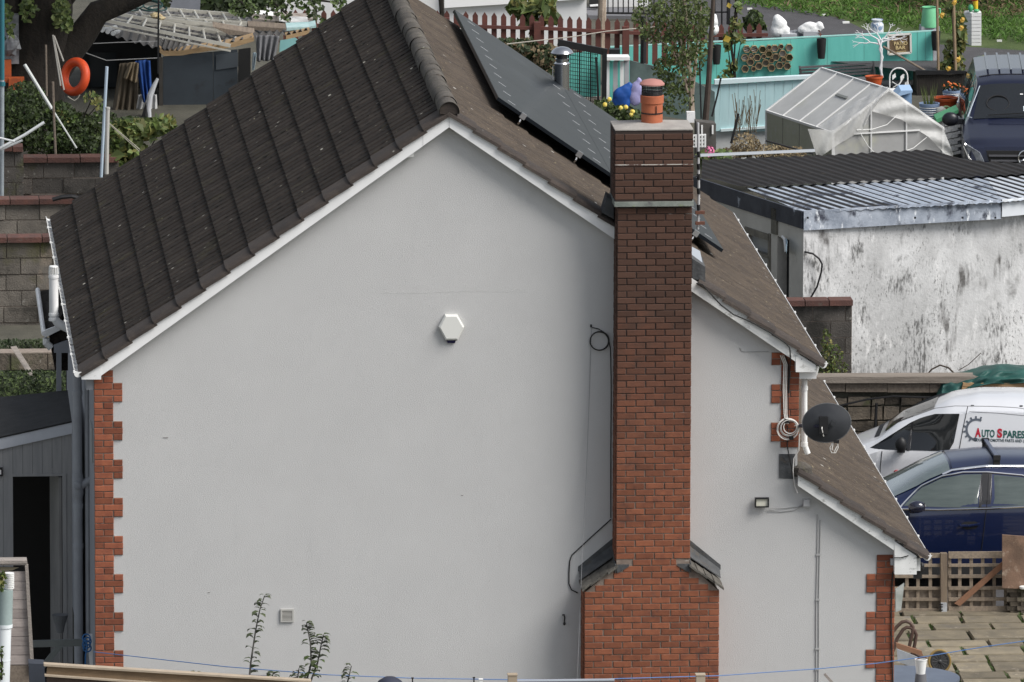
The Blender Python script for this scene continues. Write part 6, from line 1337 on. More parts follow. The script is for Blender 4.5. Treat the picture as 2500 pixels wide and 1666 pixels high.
t = hangbag(2004, 92, 141, .077, TY, 'black felt planter hanging mid fence right of the honeycomb frames')
MB().leaf(P(1997,82,TY-.1),.08).leaf(P(2000,76,TY-.1),.06).leaf(P(2003,85,TY-.1),.07).build('dry_plant', M('dryred',(.16,.07,.05)), t, False, False)
hangbag(1748, 108, 155, .075, TY, 'black felt planter at the left end of the fence behind the pole'); hangbag(2283, 75, 121, .075, TY, 'black felt planter on the right end post of the turquoise fence')
# sign
sg = thing('bar_sign', 'framed brown patio bar sign on the turquoise fence', 'sign', tuple(tt(2196,132)))
q = [tt(2169,133,TY-.06),tt(2224,129,TY-.06),tt(2223,83,TY-.06),tt(2168,87,TY-.06)]
for i in range(4): MB().bar(q[i], q[(i+1) % 4], .03, .03, (0,1,0)).build('frame', M('sign_frame',(.70,.68,.62),rough=.6), sg)
MB().slab([p+V((0,.01,0)) for p in q], (0,.012,0)).build('panel', M('sign_brown',(.17,.115,.06),(.12,.08,.045),6,.7), sg)
m_cream = M('sign_cream',(.66,.52,.26),rough=.6)
def ptext(name, s_, px, py, hpx, Y, mt, parent, w=1.5, xs_=1, tilt=0):
    p = P(px, py, Y); h_ = hpx/(FPX/(Y+114.4)); me = text_mesh(s_, h_/.7, w, .002)
    for v in me.vertices: v.co = V((p.x+v.co.x*xs_, Y-v.co.z-.003, p.z+v.co.y+v.co.x*tilt))-V(wl(parent))
    me.materials.clear(); me.materials.append(mt); return link(name, me, parent)
ptext('lettering', 'PATIO', 2182, 111, 8.5, TY-.054, m_cream, sg, 1.25, .98, .03); ptext('lettering', 'BAR', 2186, 121, 8.5, TY-.054, m_cream, sg, 1.25, 1.1, .03)
MB().bar(tt(2177,100,TY-.056), tt(2192,92,TY-.056), .012, .003, (0,1,0)).build('flourish', m_cream, sg)
MB().bar(tt(2190,127,TY-.056), tt(2212,125,TY-.056), .006, .003, (0,1,0)).build('rule', m_cream, sg)
# pillars and statues
t = thing('grey_pier', 'grey painted pier under the hunched white statue', 'pier', tuple(P(1925,108,41)))
MB().slab([P(1907,118,41),P(1946,118,41),P(1946,84,41),P(1908,84,41)], (0,.3,0)).build('pier', m_greyblk, t)
t = thing('grey_pier', 'grey painted pier under the lying white statue', 'pier', tuple(P(1980,108,41)))
MB().slab([P(1961,118,41),P(1998,118,41),P(1998,78,41),P(1962,78,41)], (0,.3,0)).build('pier', m_greyblk, t)
b_ = MB()
for px, py, r, s_ in ((1898,76,.13,(1,.8,.9)),(1901,60,.12,(.95,.8,1.1)),(1897,48,.085,(.9,.8,1)),(1912,74,.10,(1,.8,.9)),(1908,60,.085,(1,.8,1.1)),(1922,70,.035,(1.2,1,.7)),(1890,80,.06,(1,1,.6)),(1918,82,.06,(1.2,1,.5))): b_.ball(P(px+1,py,41.1), r, s_, 14, .07)
m_stat = M('statue_white',(.80,.80,.79),(.70,.70,.69),9,.6,.5,25)
tag(merged('white_statue', b_, m_stat, None, .016, True, P(1900,84,41.1)), 'hunched white statue like a draped seated figure on a pier', 'statue')
b_ = MB()
for px, py, r, s_ in ((1966,72,.10,(1.2,.8,.8)),(1977,64,.10,(1.3,.8,.7)),(1985,72,.09,(1.3,.8,.8)),(2000,63,.068,(1,.9,1)),(2006,68,.04,(1.1,.9,.8)),(1997,74,.05,(1.2,1,.7)),(1957,76,.05,(1.2,.9,.6))): b_.ball(P(px,py,41.1), r, s_, 14, .07)
tag(merged('white_statue', b_, m_stat, None, .016, True, P(1980,80,41.1)), 'white statue of a lying animal on the second pier', 'statue')
b_ = MB()
for px, py, r, s_ in ((1742,72,.10,(.9,.8,1)),(1741,54,.09,(.9,.8,1.1)),(1742,42,.06,(1,1,1))): b_.ball(P(px,py,40.6), r, s_, 14, .09)
tag(merged('white_statue', b_, m_stat, None, .016, True, P(1742,84,40.6)), 'white statue half hidden behind the slender tree and pole', 'statue')
t = thing('iron_gate', 'small grey metal gate between the two statue piers', 'gate', tuple(P(1945,100,41.2)))
MB().slab([P(1924,96,41.2),P(1960,98,41.2),P(1960,74,41.2),P(1924,76,41.2)], (0,.03,0)).build('panel', M('gate_grey',(.30,.31,.34),rough=.5), t); MB().slab([P(1939,90,41.15),P(1950,90,41.15),P(1950,74,41.15),P(1939,74,41.15)], (0,.03,0)).build('latch_box', m_greyblk, t)
tag(MB().tube([P(1745,90,42),P(1745,-10,42)], .014, 5).tube([P(1762,90,42),P(1762,-10,42)], .014, 5).tube([P(1778,60,42),P(1779,-10,42)], .03, 6).tube([P(1742,30,42),P(1780,30,42)], .014, 5).build('black_bars', m_black, origin=P(1760,90,42)), 'black upright bars behind the squash climber', 'railing')
hedge('spiky_shrub', 'grey-green feathery shrub behind the picket fence by the lane', [(1842,45,16,18),(1830,60,12,14),(1855,62,10,12)], [m_leaf,m_leafd], 42, 420, .10)
# milk churn, enamel jug, white tree
t = thing('milk_churn', 'white milk churn painted with a blue scene on the turquoise fence line', 'churn', tuple(P(2141,84,40.4)))
MB().lathe(P(2141,84,40.4), [(.10,0),(.105,.02),(.105,.16),(.085,.19),(.07,.2),(.075,.215),(.095,.225),(.095,.24),(.07,.245)], 22).build('can', M('churn_paint',(.62,.65,.68),(.18,.25,.36),10,.4,lo=.5,hi=.56), t, True)
t = thing('green_jug', 'big pale green enamel jug standing on a grey block', 'jug', tuple(P(2269,66,40.6)))
jp = P(2269,66,40.6); m_jug = M('jug_green',(.20,.56,.31),(.17,.50,.27),4,.4)
MB().lathe(jp, [(.135,0),(.138,.02),(.115,.28),(.112,.31),(.122,.32),(.105,.315),(.10,.2)], 24).build('body', m_jug, t, True)
MB().tube([jp+V((.105,0,.29)),jp+V((.165,0,.29)),jp+V((.17,0,.2)),jp+V((.125,0,.12))], .014, 8).build('handle', m_jug, t, True)
MB().slab([jp+V((-.11,-.03,.30)),jp+V((-.16,-.01,.32)),jp+V((-.11,.03,.30)),jp+V((-.108,0,.24))], (0,.01,0)).build('spout', m_jug, t)
tag(MB().slab([P(2248,100,40.5),P(2294,100,40.5),P(2294,66,40.5),P(2250,66,40.5)], (0,.3,0)).build('grey_block', m_greyblk, origin=P(2270,90,40.5)), 'grey painted block under the green jug', 'block')
t = thing('white_tree', 'bare white painted ornamental tree with twisted trunk', 'ornament', tuple(P(2152,190,38.6)))
W_ = lambda px, py: P(px, py, 38.6); wt2 = MB(); m_wt = M('white_twig',(.74,.74,.75),rough=.6)
for o in (-1.5, 1.5): wt2.tube([W_(2153+o,190),W_(2150-o,165),W_(2153+o,140),W_(2150-o*1.5,120),W_(2148+o*3,98)], .018, 7)
def twig(a, ang, L, r, d):
    b = (a[0]+L*math.cos(ang), a[1]-L*math.sin(ang)*.8); m_ = ((a[0]+b[0])/2+R.uniform(-2,2), (a[1]+b[1])/2+R.uniform(-2,2))
    Y0 = 38.6+R.uniform(-.2,.2); wt2.tube([P(a[0],a[1],38.6),P(m_[0],m_[1],38.6),P(b[0],b[1],38.6)], [r,r*.85,r*.6], 5)
    if d:
        for da in (R.uniform(.2,.6), R.uniform(-.6,-.2)): twig(b, ang+da, L*R.uniform(.6,.8), r*.68, d-1)
for a, ang, L in (((2148,100),2.5,26),((2150,98),2.0,22),((2152,98),.9,24),((2152,104),.35,26),((2149,110),2.85,26),((2154,95),.15,22)): twig(a, ang, L, .014, 3)
wt2.build('branches', m_wt, t, True)
def potm(name, lab, px, ytop, ybot, rpx, Y, mt, cat='pot', stripes=None):
    a, b = P(px, ytop, Y), P(px, ybot, Y); s_ = FPX/(Y+114.4); r = rpx/s_; h_ = a.z-b.z
    t = thing(name, lab, cat, tuple(b)); base = V((a.x, Y, b.z))
    MB().lathe(base, [(r*.72,0),(r*.95,h_*.8),(r*1.0,h_*.82),(r*1.02,h_),(r*.9,h_),(r*.86,h_*.85)], 26).build('pot', mt, t, True)
    MB().lathe(base+V((0,0,h_*.86)), [(.001,0),(r*.9,0)], 20).build('soil', m_earth, t)
    if stripes:
        for k in range(5):
            f = .1+.15*k; rr = r*(.72+.23*f/.8); MB().lathe(base+V((0,0,h_*f)), [(rr+.002,0),(rr+.012,h_*.035),(rr+.008,h_*.07)], 26).build('stripe', stripes, t)
    return t, base, r, h_
m_orange = M('pot_orange',(.55,.105,.03),(.48,.09,.028),5,.5); m_strb = M('pot_blue',(.30,.40,.58),(.24,.33,.5),5,.4)
potm('orange_pot', 'orange plastic pot at the foot of the white ornamental tree', 2134, 186, 212, 22, 37.9, m_orange)
t, bs, r, h_ = potm('striped_pot', 'blue and white striped pot with tall grassy plant', 2269, 252, 290, 25, 35.9, m_strb, 'pot', m_cleanwhite)
gp = MB()
for k in range(34): a = R.uniform(0,6.28); rr = R.uniform(0,.09); L = R.uniform(.15,.4); p = bs+V((rr*math.cos(a),rr*math.sin(a),h_*.86)); gp.add([p+V((-.006,0,0)),p+V((.006,0,0)),p+V((math.cos(a)*L*.25,math.sin(a)*L*.25,L))],[(0,1,2)])
gp.build('leaves', m_leafl, t, False, False)
potm('orange_pot', 'wide orange pot beside the blue van window', 2308, 238, 276, 31, 36.3, m_orange)
t, bs, r, h_ = potm('striped_pot', 'blue and white striped pot with orange flowers behind the wide orange pot', 2324, 220, 250, 23, 37.0, m_strb, 'pot', m_cleanwhite)
fl = MB(); lf = MB()
for k in range(70): p = bs+V((R.uniform(-.15,.15),R.uniform(-.1,.1),h_+R.uniform(0,.10))); lf.leaf(p, .06)
for k in range(12): fl.ball(bs+V((R.uniform(-.14,.14),R.uniform(-.1,.05),h_+R.uniform(.05,.13))), .022, (1,1,.7), 8)
lf.build('leaves', m_leafd, t, False, False); fl.build('flowers', M('flower_orange',(.70,.16,.03),rough=.6), t)
t = thing('garden_ornament', 'pale round ornament between the striped pot and green coping', 'ornament', tuple(P(2300,285,35.7)))
MB().ball(P(2298,275,35.7), .085, (1,.8,1.1), 16, .06).build('body', M('orn_white',(.60,.60,.56),(.40,.42,.36),9,.7), t, True); MB().ring(P(2310,272,35.7), .07, .018, Matrix.Rotation(rad(80),3,'X'), 24, 8).build('hoop', M('orn_green',(.28,.38,.20),rough=.6), t, True)
# bench, chair, planter bed, box
t = thing('slatted_bench', 'grey slatted bench back against the turquoise fence', 'bench', tuple(P(2040,200,38.9)))
for i in range(4):
    y0 = 163+i*7.5; MB().slab([P(1951,y0+5.5,38.9+.02*i),P(2132-i*-1.5,y0-10+5.0,38.9),P(2132+i*1.5,y0-10,38.9),P(1951,y0,38.9+.02*i)], (0,.025,0)).build('slat', M('bench_grey',(.13,.125,.13),(.10,.097,.10),5,.6,stretch=(1,6,6)) if i == 0 else bpy.data.materials['bench_grey'], t)
for a, b, c, d in ((1952,163,1960,205),(2131,152,2137,190)): MB().bar(P(a,b-1,38.95), P(c,d,38.8), .03, .03, (0,1,0)).build('side_frame', m_black, t)
MB().slab([P(1958,196,38.6),P(2134,186,38.6),P(2134,190,38.6),P(1958,200,38.6)], (0,-.3,0)).build('seat', bpy.data.materials['bench_grey'], t)
t = thing('white_chair', 'white metal garden chair with leaf pattern hoop back', 'chair', tuple(P(2194,235,37.6)))
hc = P(2194,188,37.6)
MB().tube([P(2172,222,37.6),P(2172,190,37.6)]+[hc+V((-.14*math.cos(a),0,.14*math.sin(a)+.0)) for a in [math.pi*i/14 for i in range(15)]]+[P(2216,190,37.6),P(2216,222,37.6)], .010, 8).build('hoop', m_cleanwhite, t, True)
lf = MB()
for a, b, c in ((2183,188,.5),(2203,190,-.5),(2214,206,.2)): p = P(a,b,37.6); lf.slab([p+V((-.03*math.cos(c),0,-.05)),p+V((.03,0,0)),p+V((.02*math.cos(c),0,.06)),p+V((-.03,0,.02))], (0,.008,0))
lf.tube([P(2178,200,37.6),P(2194,210,37.6),P(2206,190,37.6)], .006, 5).tube([P(2208,182,37.6),P(2196,205,37.6),P(2180,214,37.6)], .006, 5).build('leaf_pattern', m_cleanwhite, t)
MB().lathe(P(2194,222,37.4), [(.001,0),(.17,0),(.17,.02),(.001,.022)], 22).build('seat', m_cleanwhite, t)
t = thing('white_blockwork', 'low white painted block wall under the turquoise fence', 'wall', tuple(P(2205,222,39.3)))
for r_ in range(4):
    for k in range(5):
        a = 2150+k*22-(r_ % 2)*10; MB().slab([P(a,205+r_*9,39.3),P(a+21,205+r_*9,39.3),P(a+21,197.5+r_*9,39.3),P(a,197.5+r_*9,39.3)], (0,.1,0)).build('block', m_wwhite, t)
t = thing('woven_planter', 'black woven raised planter full of canes', 'planter', tuple(P(2296,240,38.2)))
for k in range(26):
    a = 2238+k*4.6; MB().slab([P(a,238,38.2),P(a+4,238,38.2),P(a+4,181-2*math.sin(k*.3),38.2),P(a,181-2*math.sin(k*.3),38.2)], (0,.03+.01*(k % 2),0)).build('strip', M('woven_black',(.018,.015,.013),(.03,.025,.02),8,.7) if k == 0 else bpy.data.materials['woven_black'], t)
MB().slab([P(2236,184,38.15),P(2358,180,38.15),P(2358,174,38.15),P(2236,172,38.15)], (0,.06,0)).build('rim', m_black, t)
MB().slab([P(2240,230,38.25),P(2356,230,38.25),P(2356,182,38.25),P(2240,182,38.25)], (0,.6,0)).build('soil', m_earth, t)
for lab, a, b, r in (('tall cane on the left of the woven planter',(2291,178),(2287,-20),.022),('tall cane on the right of the woven planter',(2333,180),(2327,-20),.026)): tag(MB().tube([P(*a,38.4),P(*b,38.4)], r, 7).build('garden_cane', M('cane',(.30,.22,.14),(.22,.16,.10),6,.8), origin=P(*a,38.4)), lab, 'cane')
tag(MB().tube([P(2156,114,38.3),P(2258,173,38.3)], .018, 7).build('garden_cane', m_wood, origin=P(2258,173,38.3)), 'cane slanting from the sign down to the woven planter', 'cane')
sfl = hedge('sunflowers', 'drooping sunflowers growing up the canes', [(2345,60,12,30),(2340,110,12,26),(2318,130,12,34),(2350,95,10,20),(2310,160,20,14),(2322,20,14,16),(2345,155,10,20)], [m_leafl,m_leaf,m_leafy], 38.5, 300, .11, 'sunflower', .15)
fm = M('sunflower_yellow',(.62,.38,.04),(.5,.33,.10),9,.7)
for px, py in ((2347,68),(2350,48),(2330,6),(2300,37),(2340,145),(2316,168)): MB().ball(P(px,py,38.2), .034, (1,.6,.9), 10, .35).leaf(P(px,py+4,38.15),.08,(.2,-1,-.3)).leaf(P(px+2,py-3,38.15),.07,(.3,-1,.2)).leaf(P(px-3,py+1,38.15),.07,(-.3,-1,0)).build('flower', fm, sfl)
t = thing('blue_crate', 'pale blue wooden box on the patio by the greenhouse', 'box', tuple(P(2210,255,36.6)))
MB().slab([P(2190,262,36.6),P(2226,262,36.6),P(2226,226,36.6),P(2190,240,36.6)], (0,.25,0)).build('side', M('blue_paint',(.26,.42,.66),(.22,.36,.58),4,.6), t); MB().slab([P(2186,238,36.5),P(2228,226,36.5),P(2228,221,36.5),P(2200,222,36.5)], (0,.4,.03)).build('lid', M('blue_lid',(.36,.52,.74),rough=.5), t)
t = thing('white_brick_wall', 'low white painted brick wall with green coping beside the dark van', 'wall', tuple(P(2310,380,34.4)))
for r_ in range(11):
    for k in range(4):
        a = 2282+k*16-(r_ % 2)*7; y = 300+r_*8-(k*3); MB().slab([P(a,y+7,34.4-.02*k),P(a+15,y+4,34.4-.02*k),P(a+15,y-3,34.4-.02*k),P(a,y,34.4-.02*k)], (0,.2,0)).build('brick', m_wwhite, t)
MB().slab([P(2286,302,34.3),P(2340,276,34.3),P(2340,268,34.3),P(2286,292,34.3)], (0,.35,.02)).build('coping', M('coping_green',(.10,.38,.18),(.09,.33,.16),4,.6), t)
t = thing('white_pier', 'tall white painted brick pier behind the dark van', 'pier', tuple(P(2377,140,41.4)))
for r_ in range(15):
    y = 33+r_*9
    MB().slab([P(2372,y+8.2,41.2),P(2396,y+7.6,41.2),P(2396,y,41.2),P(2372,y,41.2)], (0,.25,0)).build('brick', m_wwhite, t); MB().slab([P(2357,y+7.8,41.5),P(2371.5,y+8.2,41.2),P(2371.5,y,41.2),P(2357,y,41.5)], (.0,.2,0)).build('brick', m_wwhite, t)
MB().slab([P(2357,31,41.4),P(2372,33,41.2),P(2396,32,41.2),P(2392,30,41.5)], (0,.1,.015)).build('cap', m_wwhite, t)
t = thing('garden_figure', 'bright painted garden figure with green boots on the pier', 'figurine', tuple(P(2378,30,41.3)))
MB().ball(P(2370,20,41.3), .05, (.9,1,1.25), 14).ball(P(2384,26,41.25), .04, (1.2,1.2,.6), 12).build('boots', M('fig_green',(.08,.38,.17),rough=.4), t, True)
MB().tube([P(2383,24,41.3),P(2381,2,41.3)], [.03,.045], 12).build('trousers', M('fig_yellow',(.75,.50,.04),rough=.4), t, True); MB().ball(P(2379,-6,41.3), .075, (1,1,.9), 14).build('coat', M('fig_red',(.55,.04,.03),rough=.4), t, True)
b_ = MB()
for px, py, r, s_ in ((2455,92,.20,(1.1,.6,.8)),(2462,72,.13,(1,.6,1)),(2440,102,.10,(1.2,.6,.6)),(2470,98,.12,(1,.6,.8))): b_.ball(P(px,py,44.5), r, s_, 14, .12)
tag(merged('green_sack', b_, M('sack_green',(.08,.30,.20),(.055,.22,.15),5,.6,.6,14), None, .03, True, P(2455,112,44.5)), 'green plastic sack slumped on the far verge', 'sack')
tag(MB().slab([P(2459,76,45),P(2560,92,45),P(2560,28,45),P(2459,30,45)], (0,.06,0)).build('blue_board', M('board_blue',(.22,.38,.60),(.19,.34,.55),3,.6), origin=P(2480,80,45)), 'pale blue board standing at the far right edge', 'board')
# pale blue fence in front, flaking wall, junk, dead weeds
BY = 34.6; t = thing('pale_blue_fence', 'pale blue vertical board fence left of the greenhouse', 'fence', tuple(P(1840,318,BY)))
px = 1737
while px < 2030:
    y0 = 208-(px-1737)*.062; MB().slab([P(px-2+((1745-px)*.0),322,BY),P(px+20,320,BY),P(px+21,y0,BY),P(px,y0,BY)], (0,.03,0)).build('board', m_ltblue, t).location.y = R.uniform(-.004,.006)+V(t.location).y*0; px += 22
MB().slab([P(1745,207,BY-.05),P(2030,190,BY-.05),P(2030,182,BY-.05),P(1745,196,BY-.05)], (0,.12,0)).build('cap_rail', M('cap_pale',(.62,.74,.76),rough=.6), t)
MB().slab([P(1760,322,BY-.04),P(1900,312,BY-.04),P(1900,306,BY-.04),P(1760,316,BY-.04)], (0,.05,0)).build('base_rail', M('cap_pale2',(.60,.70,.71),rough=.6), t)
t = thing('flaking_wall', 'flaking white wall beneath the pale blue fence', 'wall', tuple(P(1830,380,BY+.1)))
MB().slab([P(1745,420,BY+.06),P(1960,420,BY+.06),P(1960,310,BY+.06),P(1745,318,BY+.06)], (0,.15,0)).build('wall', M('flaking_paint',(.60,.61,.60),(.50,.51,.50),3,.9,layers=[((.10,.095,.085),5,.56,.63,(1.5,1,.5))]), t)
t = thing('dark_shed_box', 'dark weathered box with white laths by the aerial', 'box', tuple(P(1725,360,29)))
MB().slab([P(1700,390,29),P(1748,390,29),P(1748,303,29),P(1700,298,29)], (0,.3,0)).build('box', M('box_dark',(.10,.095,.085),(.06,.055,.05),5,.9), t)
for a in (1703,1712,1738): MB().slab([P(a,328,28.97),P(a+4,328,28.97),P(a+4,306,28.97),P(a,306,28.97)], (0,.02,0)).build('lath', m_cleanwhite, t)
MB().slab([P(1677,300,29.4),P(1697,300,29.4),P(1697,274,29.4),P(1677,274,29.4)], (0,.1,0)).build('white_plate', m_white, t)
t = thing('white_crate', 'white plastic lattice crate beside the aerial mast', 'crate', tuple(P(1708,360,27.5)))
for i in range(4): MB().slab([P(1690,330+i*9,27.5),P(1724,328+i*9,27.5),P(1724,332+i*9,27.5),P(1690,334+i*9,27.5)], (0,.03,0)).build('bar', m_cleanwhite, t)
for i in range(5): MB().slab([P(1690+i*7.5,330,27.49),P(1694+i*7.5,330,27.49),P(1694+i*7.5,360,27.49),P(1690+i*7.5,360,27.49)], (0,.03,0)).build('bar', m_cleanwhite, t)
hy = hedge('hydrangea', 'pink hydrangea flower and leaves behind the chimney top', [(1735,388,26,16),(1760,380,22,12),(1715,385,14,12)], [m_leafl,m_leaf], 26.5, 150, .13)
pk = MB()
for k in range(70):
    d = V((R.gauss(0,1),R.gauss(0,1),R.gauss(0,1))).normalized(); c = P(1733,371,26.2)+V((d.x*.07,d.y*.05,d.z*.085)); pk.leaf(c, .034, d, 1.0)
pk.build('flower', M('flower_pink',(.70,.13,.30),(.75,.25,.42),30,.6,rnd=.2), hy, False, False)
hedge('dead_weeds', 'mass of dry brown weeds in front of the greenhouse', [(1820,355,36,30),(1870,368,60,16),(1930,372,40,14),(1790,375,30,16)], [m_leafb,m_leafb,M('leaf_straw',(.30,.24,.14),(.20,.16,.09),4,.8,rnd=.3)], 29.5, 2400, .035, 'weeds', .4)
tag(MB().tube([P(1785,350,28.9),P(1803,278,28.9)], .018, 6).build('dark_stake', m_black, origin=P(1785,350,28.9)), 'dark stake leaning among the dry weeds', 'stake')
tag(MB().tube([P(1870,344,29),P(1985,376,29),P(1985,395,29)], .014, 6).build('rusty_rail', m_black, origin=P(1930,360,29)), 'thin dark metal rail along the greenhouse side', 'rail')
wf_ = MB()
for k in range(40):
    a = (R.uniform(1790,1850), R.uniform(300,330)); b = (a[0]+R.uniform(-14,14), a[1]-R.uniform(30,90)); wf_.tube([P(*a,30),P(*b,30)], .004, 4)
tag(wf_.build('dry_stalks', m_leafb, origin=P(1820,320,30)), 'thin dry stalks before the pale blue fence', 'weeds')
# greenhouse
gh = thing('greenhouse', 'small greenhouse with clouded panels and torn plastic sheet', 'greenhouse', tuple(P(2100,385,33.5)))
gA_ = P(2169,219,31.0); gB_ = G(2005,167,gA_.z); rv = gB_-gA_; dn_ = V((rv.x,rv.y,0)).normalized()
F_ = lambda px, py, off=0: PL(px, py, gA_+dn_*off, dn_)
lE, rE = F_(2033,325), F_(2302,313); zf = 1.0
lE2, rE2 = lE+rv, rE+rv; dwn = lambda p: V((p.x,p.y,zf))
def plastic(name, c, a, ro=.35):
    m = M(name, c, tuple(x*.86 for x in c), 3, ro, alpha=a, layers=[((.42,.42,.33),1.4,.62,.8,X1)]); return m
m_poly = plastic('polycarbonate',(.56,.56,.54),.80); m_polyf = plastic('polycarbonate_front',(.36,.36,.355),.85)
m_film = M('plastic_film',(.74,.74,.72),(.62,.62,.60),5,.3,.6,14,alpha=.5)
for k in range(4):
    f0, f1 = k/4+.006, (k+1)/4-.006
    MB().slab([gA_+rv*f0, gA_+rv*f1, lE+rv*f1, lE+rv*f0], (0,0,.006)).build('roof_panel', m_poly, gh); MB().slab([gA_+rv*f0, gA_+rv*f1, rE+rv*f1, rE+rv*f0], (0,0,.006)).build('roof_panel', m_poly, gh)
    MB().slab([lE+rv*f0, lE+rv*f1, dwn(lE+rv*f1), dwn(lE+rv*f0)], (.006,0,0)).build('side_panel', M('algae_panel',(.44,.44,.37),(.34,.345,.27),2,.5,alpha=.9,layers=[((.42,.42,.40),4,.6,.75,X1)]) if k == 0 else bpy.data.materials['algae_panel'], gh)
MB().slab([dwn(rE), dwn(rE2), rE2, rE], (.006,0,0)).build('side_panel', m_poly, gh)
MB().slab([dwn(lE2), dwn(rE2), rE2, gB_, lE2], dn_*.006).build('back_panel', m_polyf, gh)
MB().slab([dwn(lE), dwn(rE), rE, gA_, lE], dn_*.006).build('front_panel', m_polyf, gh)
m_ghf = M('greenhouse_frame',(.66,.66,.65),rough=.4)
fr = MB()
for a, b in ((gA_,lE),(gA_,rE),(gA_,gB_),(lE,lE2),(rE,rE2),(gB_,lE2),(gB_,rE2),(lE,dwn(lE)),(rE,dwn(rE)),(lE2,dwn(lE2))): fr.bar(a-dn_*.01, b-dn_*.01, .035, .035)
fr.build('frame', m_ghf, gh)
for k in (1,2,3): MB().bar(gA_+rv*(k/4)+V((0,0,.012)), lE+rv*(k/4)+V((0,0,.012)), .022, .02).build('glazing_bar', m_ghf, gh)
for px in (2127,2213): MB().bar(F_(px,255 if px < 2169 else 252,-.02), F_(px,420,-.02), .022, .02, (0,1,0)).build('upright', m_ghf, gh)
MB().bar(F_(2085,327,-.02), F_(2245,318,-.02), .03, .02).build('cross_bar', m_ghf, gh); MB().bar(F_(2033,330,-.02), F_(2039,420,-.02), .03, .02, (0,1,0)).build('upright', m_ghf, gh)
MB().tube([F_(2092,318,-.06),F_(2130,316,-.06),F_(2165,305,-.06),F_(2190,282,-.06)], .006, 5).tube([F_(2100,325,-.06),F_(2120,358,-.06),F_(2140,378,-.06),F_(2190,376,-.06),F_(2230,362,-.06),F_(2263,335,-.06)], .006, 5).build('string', m_cleanwhite, gh)
MB().slab([gA_+rv*.30+(lE-gA_)*.36+V((0,0,.02)), gA_+rv*.46+(lE-gA_)*.36+V((0,0,.02)), gA_+rv*.46+(lE-gA_)*.40+V((0,0,.02)), gA_+rv*.30+(lE-gA_)*.40+V((0,0,.02))], (0,0,.01)).build('vent_edge', M('vent_dark',(.2,.21,.2)), gh)
Us = [(1972,315),(2035,318),(2105,268),(2169,217),(2235,264),(2302,311),(2328,378)]; Ls = [(1996,388),(2048,352),(2106,318),(2128,272),(2200,292),(2266,334),(2322,392)]
Us2 = Us
def film(u, v):
    a = plin(Us, u); b = plin(Ls, u); p = F_(a[0]*(1-v)+b[0]*v, a[1]*(1-v)+b[1]*v, -.05-.03*math.sin(u*23)*v-.025*math.sin(u*41+v*5)); return p
fo = MB().grid(film, 60, 10).build('plastic_sheet', m_film, gh, True, False)
def film2(u, v): # the part of the sheet still lying over the near end of the roof
    p = gA_.lerp(lE, u)+rv*(.22*v*(.5+.5*u))+V((0,0,.03+.01*math.sin(u*19+v*7))); return p-dn_*.03
MB().grid(film2, 24, 8).build('plastic_sheet', m_film, gh, True, False)
# dark blue van nose-on
vp = P(2492,385,32.3); rt_ = thing('dark_van', 'dark navy blue van facing the camera on the upper right', 'van', (vp.x+.08, 32.3, vp.z-.83), rz=rad(84.2))
nv = Car(4.1, [(0,.74),(.06,.98),(.3,1.07),(.9,1.22),(1.75,1.74),(2.0,1.80),(2.4,1.83),(4.0,1.82),(4.1,1.7)], [(0,.82),(.9,.86),(1.75,.70),(2.2,.72),(4.1,.72)], [(0,.72),(.3,1.0),(.9,1.15),(4.1,1.15)], [(0,.84),(.12,.92),(.5,.955),(4.1,.955)], zb=.25, crown=.05)
local('body', nv.body(64), m_navy, rt_, True)
local('windscreen', nv.topq([(.98,-.92),(1.68,-.93),(1.68,.93),(.98,.92)], .008), m_glassd, rt_, True)
local('windscreen_trim', MB().tube([V((.96,.80,nv.edge(.96)+.045)),V((1.0,.86,nv.edge(1.0)+.03)),V((1.66,.67,nv.edge(1.66)+.03))], .008, 5), M('trim_pale',(.4,.45,.5),rough=.3), rt_)
for i in range(7):
    yv = -.54+i*.18; local('roof_rib', MB().bar((2.1,yv,1.853),(4.0,yv,1.834),.03,.012), m_navy, rt_)
local('roof_seam', nv.topq([(1.98,-.95),(2.02,-.95),(2.02,.95),(1.98,.95)], .003), m_seam, rt_)
for sgn in (1,-1):
    local('side_window', nv.patch([(1.15,1.18),(1.75,1.60),(2.15,1.66),(2.15,1.19)], .006, sgn), m_glass, rt_, True); local('side_window', nv.patch([(2.25,1.19),(2.25,1.66),(3.1,1.66),(3.1,1.19)], .006, sgn), m_glass, rt_, True)
    mr = MB().ball((1.22, sgn*1.12, 1.22), .15, (.55,.85,.72), 16).box((1.28, sgn*.98, 1.18),(.1,.12,.08)); local('wing_mirror', mr, M('mirror_navy',(.012,.013,.018),rough=.35), rt_, True)
    hl = [(-.015,sgn*.60,.70),(.0,sgn*.66,.62),(.06,sgn*.86,.82),(.16,sgn*.935,.98),(.10,sgn*.91,1.02),(.02,sgn*.70,.90)]
    local('headlight', MB().slab([V(p)-V((.035,0,0)) for p in hl], (.06,-sgn*.01,0)), M('lamp_clear',(.30,.32,.35),(.10,.11,.13),9,.1,spec=.8), rt_)
    local('lamp_strip', MB().tube([V(p)-V((.045,0,0)) for p in hl[1:5]], .014, 6), m_chrome, rt_)
for i in range(4): local('grille_bar', MB().box((-.035-.0*i,0,.86-i*.075),(.03,1.12-.06*i,.025)), M('grille_grey',(.10,.10,.11),rough=.35) if i == 0 else bpy.data.materials['grille_grey'], rt_)
local('grille', MB().slab([V((-.012,-.60,.93)),V((-.012,.60,.93)),V((-.012,.50,.56)),V((-.012,-.50,.56))], (.03,0,0)), m_blackr, rt_)
st = MB().ring((-.06,0,.83), .115, .011, Matrix.Rotation(rad(90),3,'Y'), 30, 8)
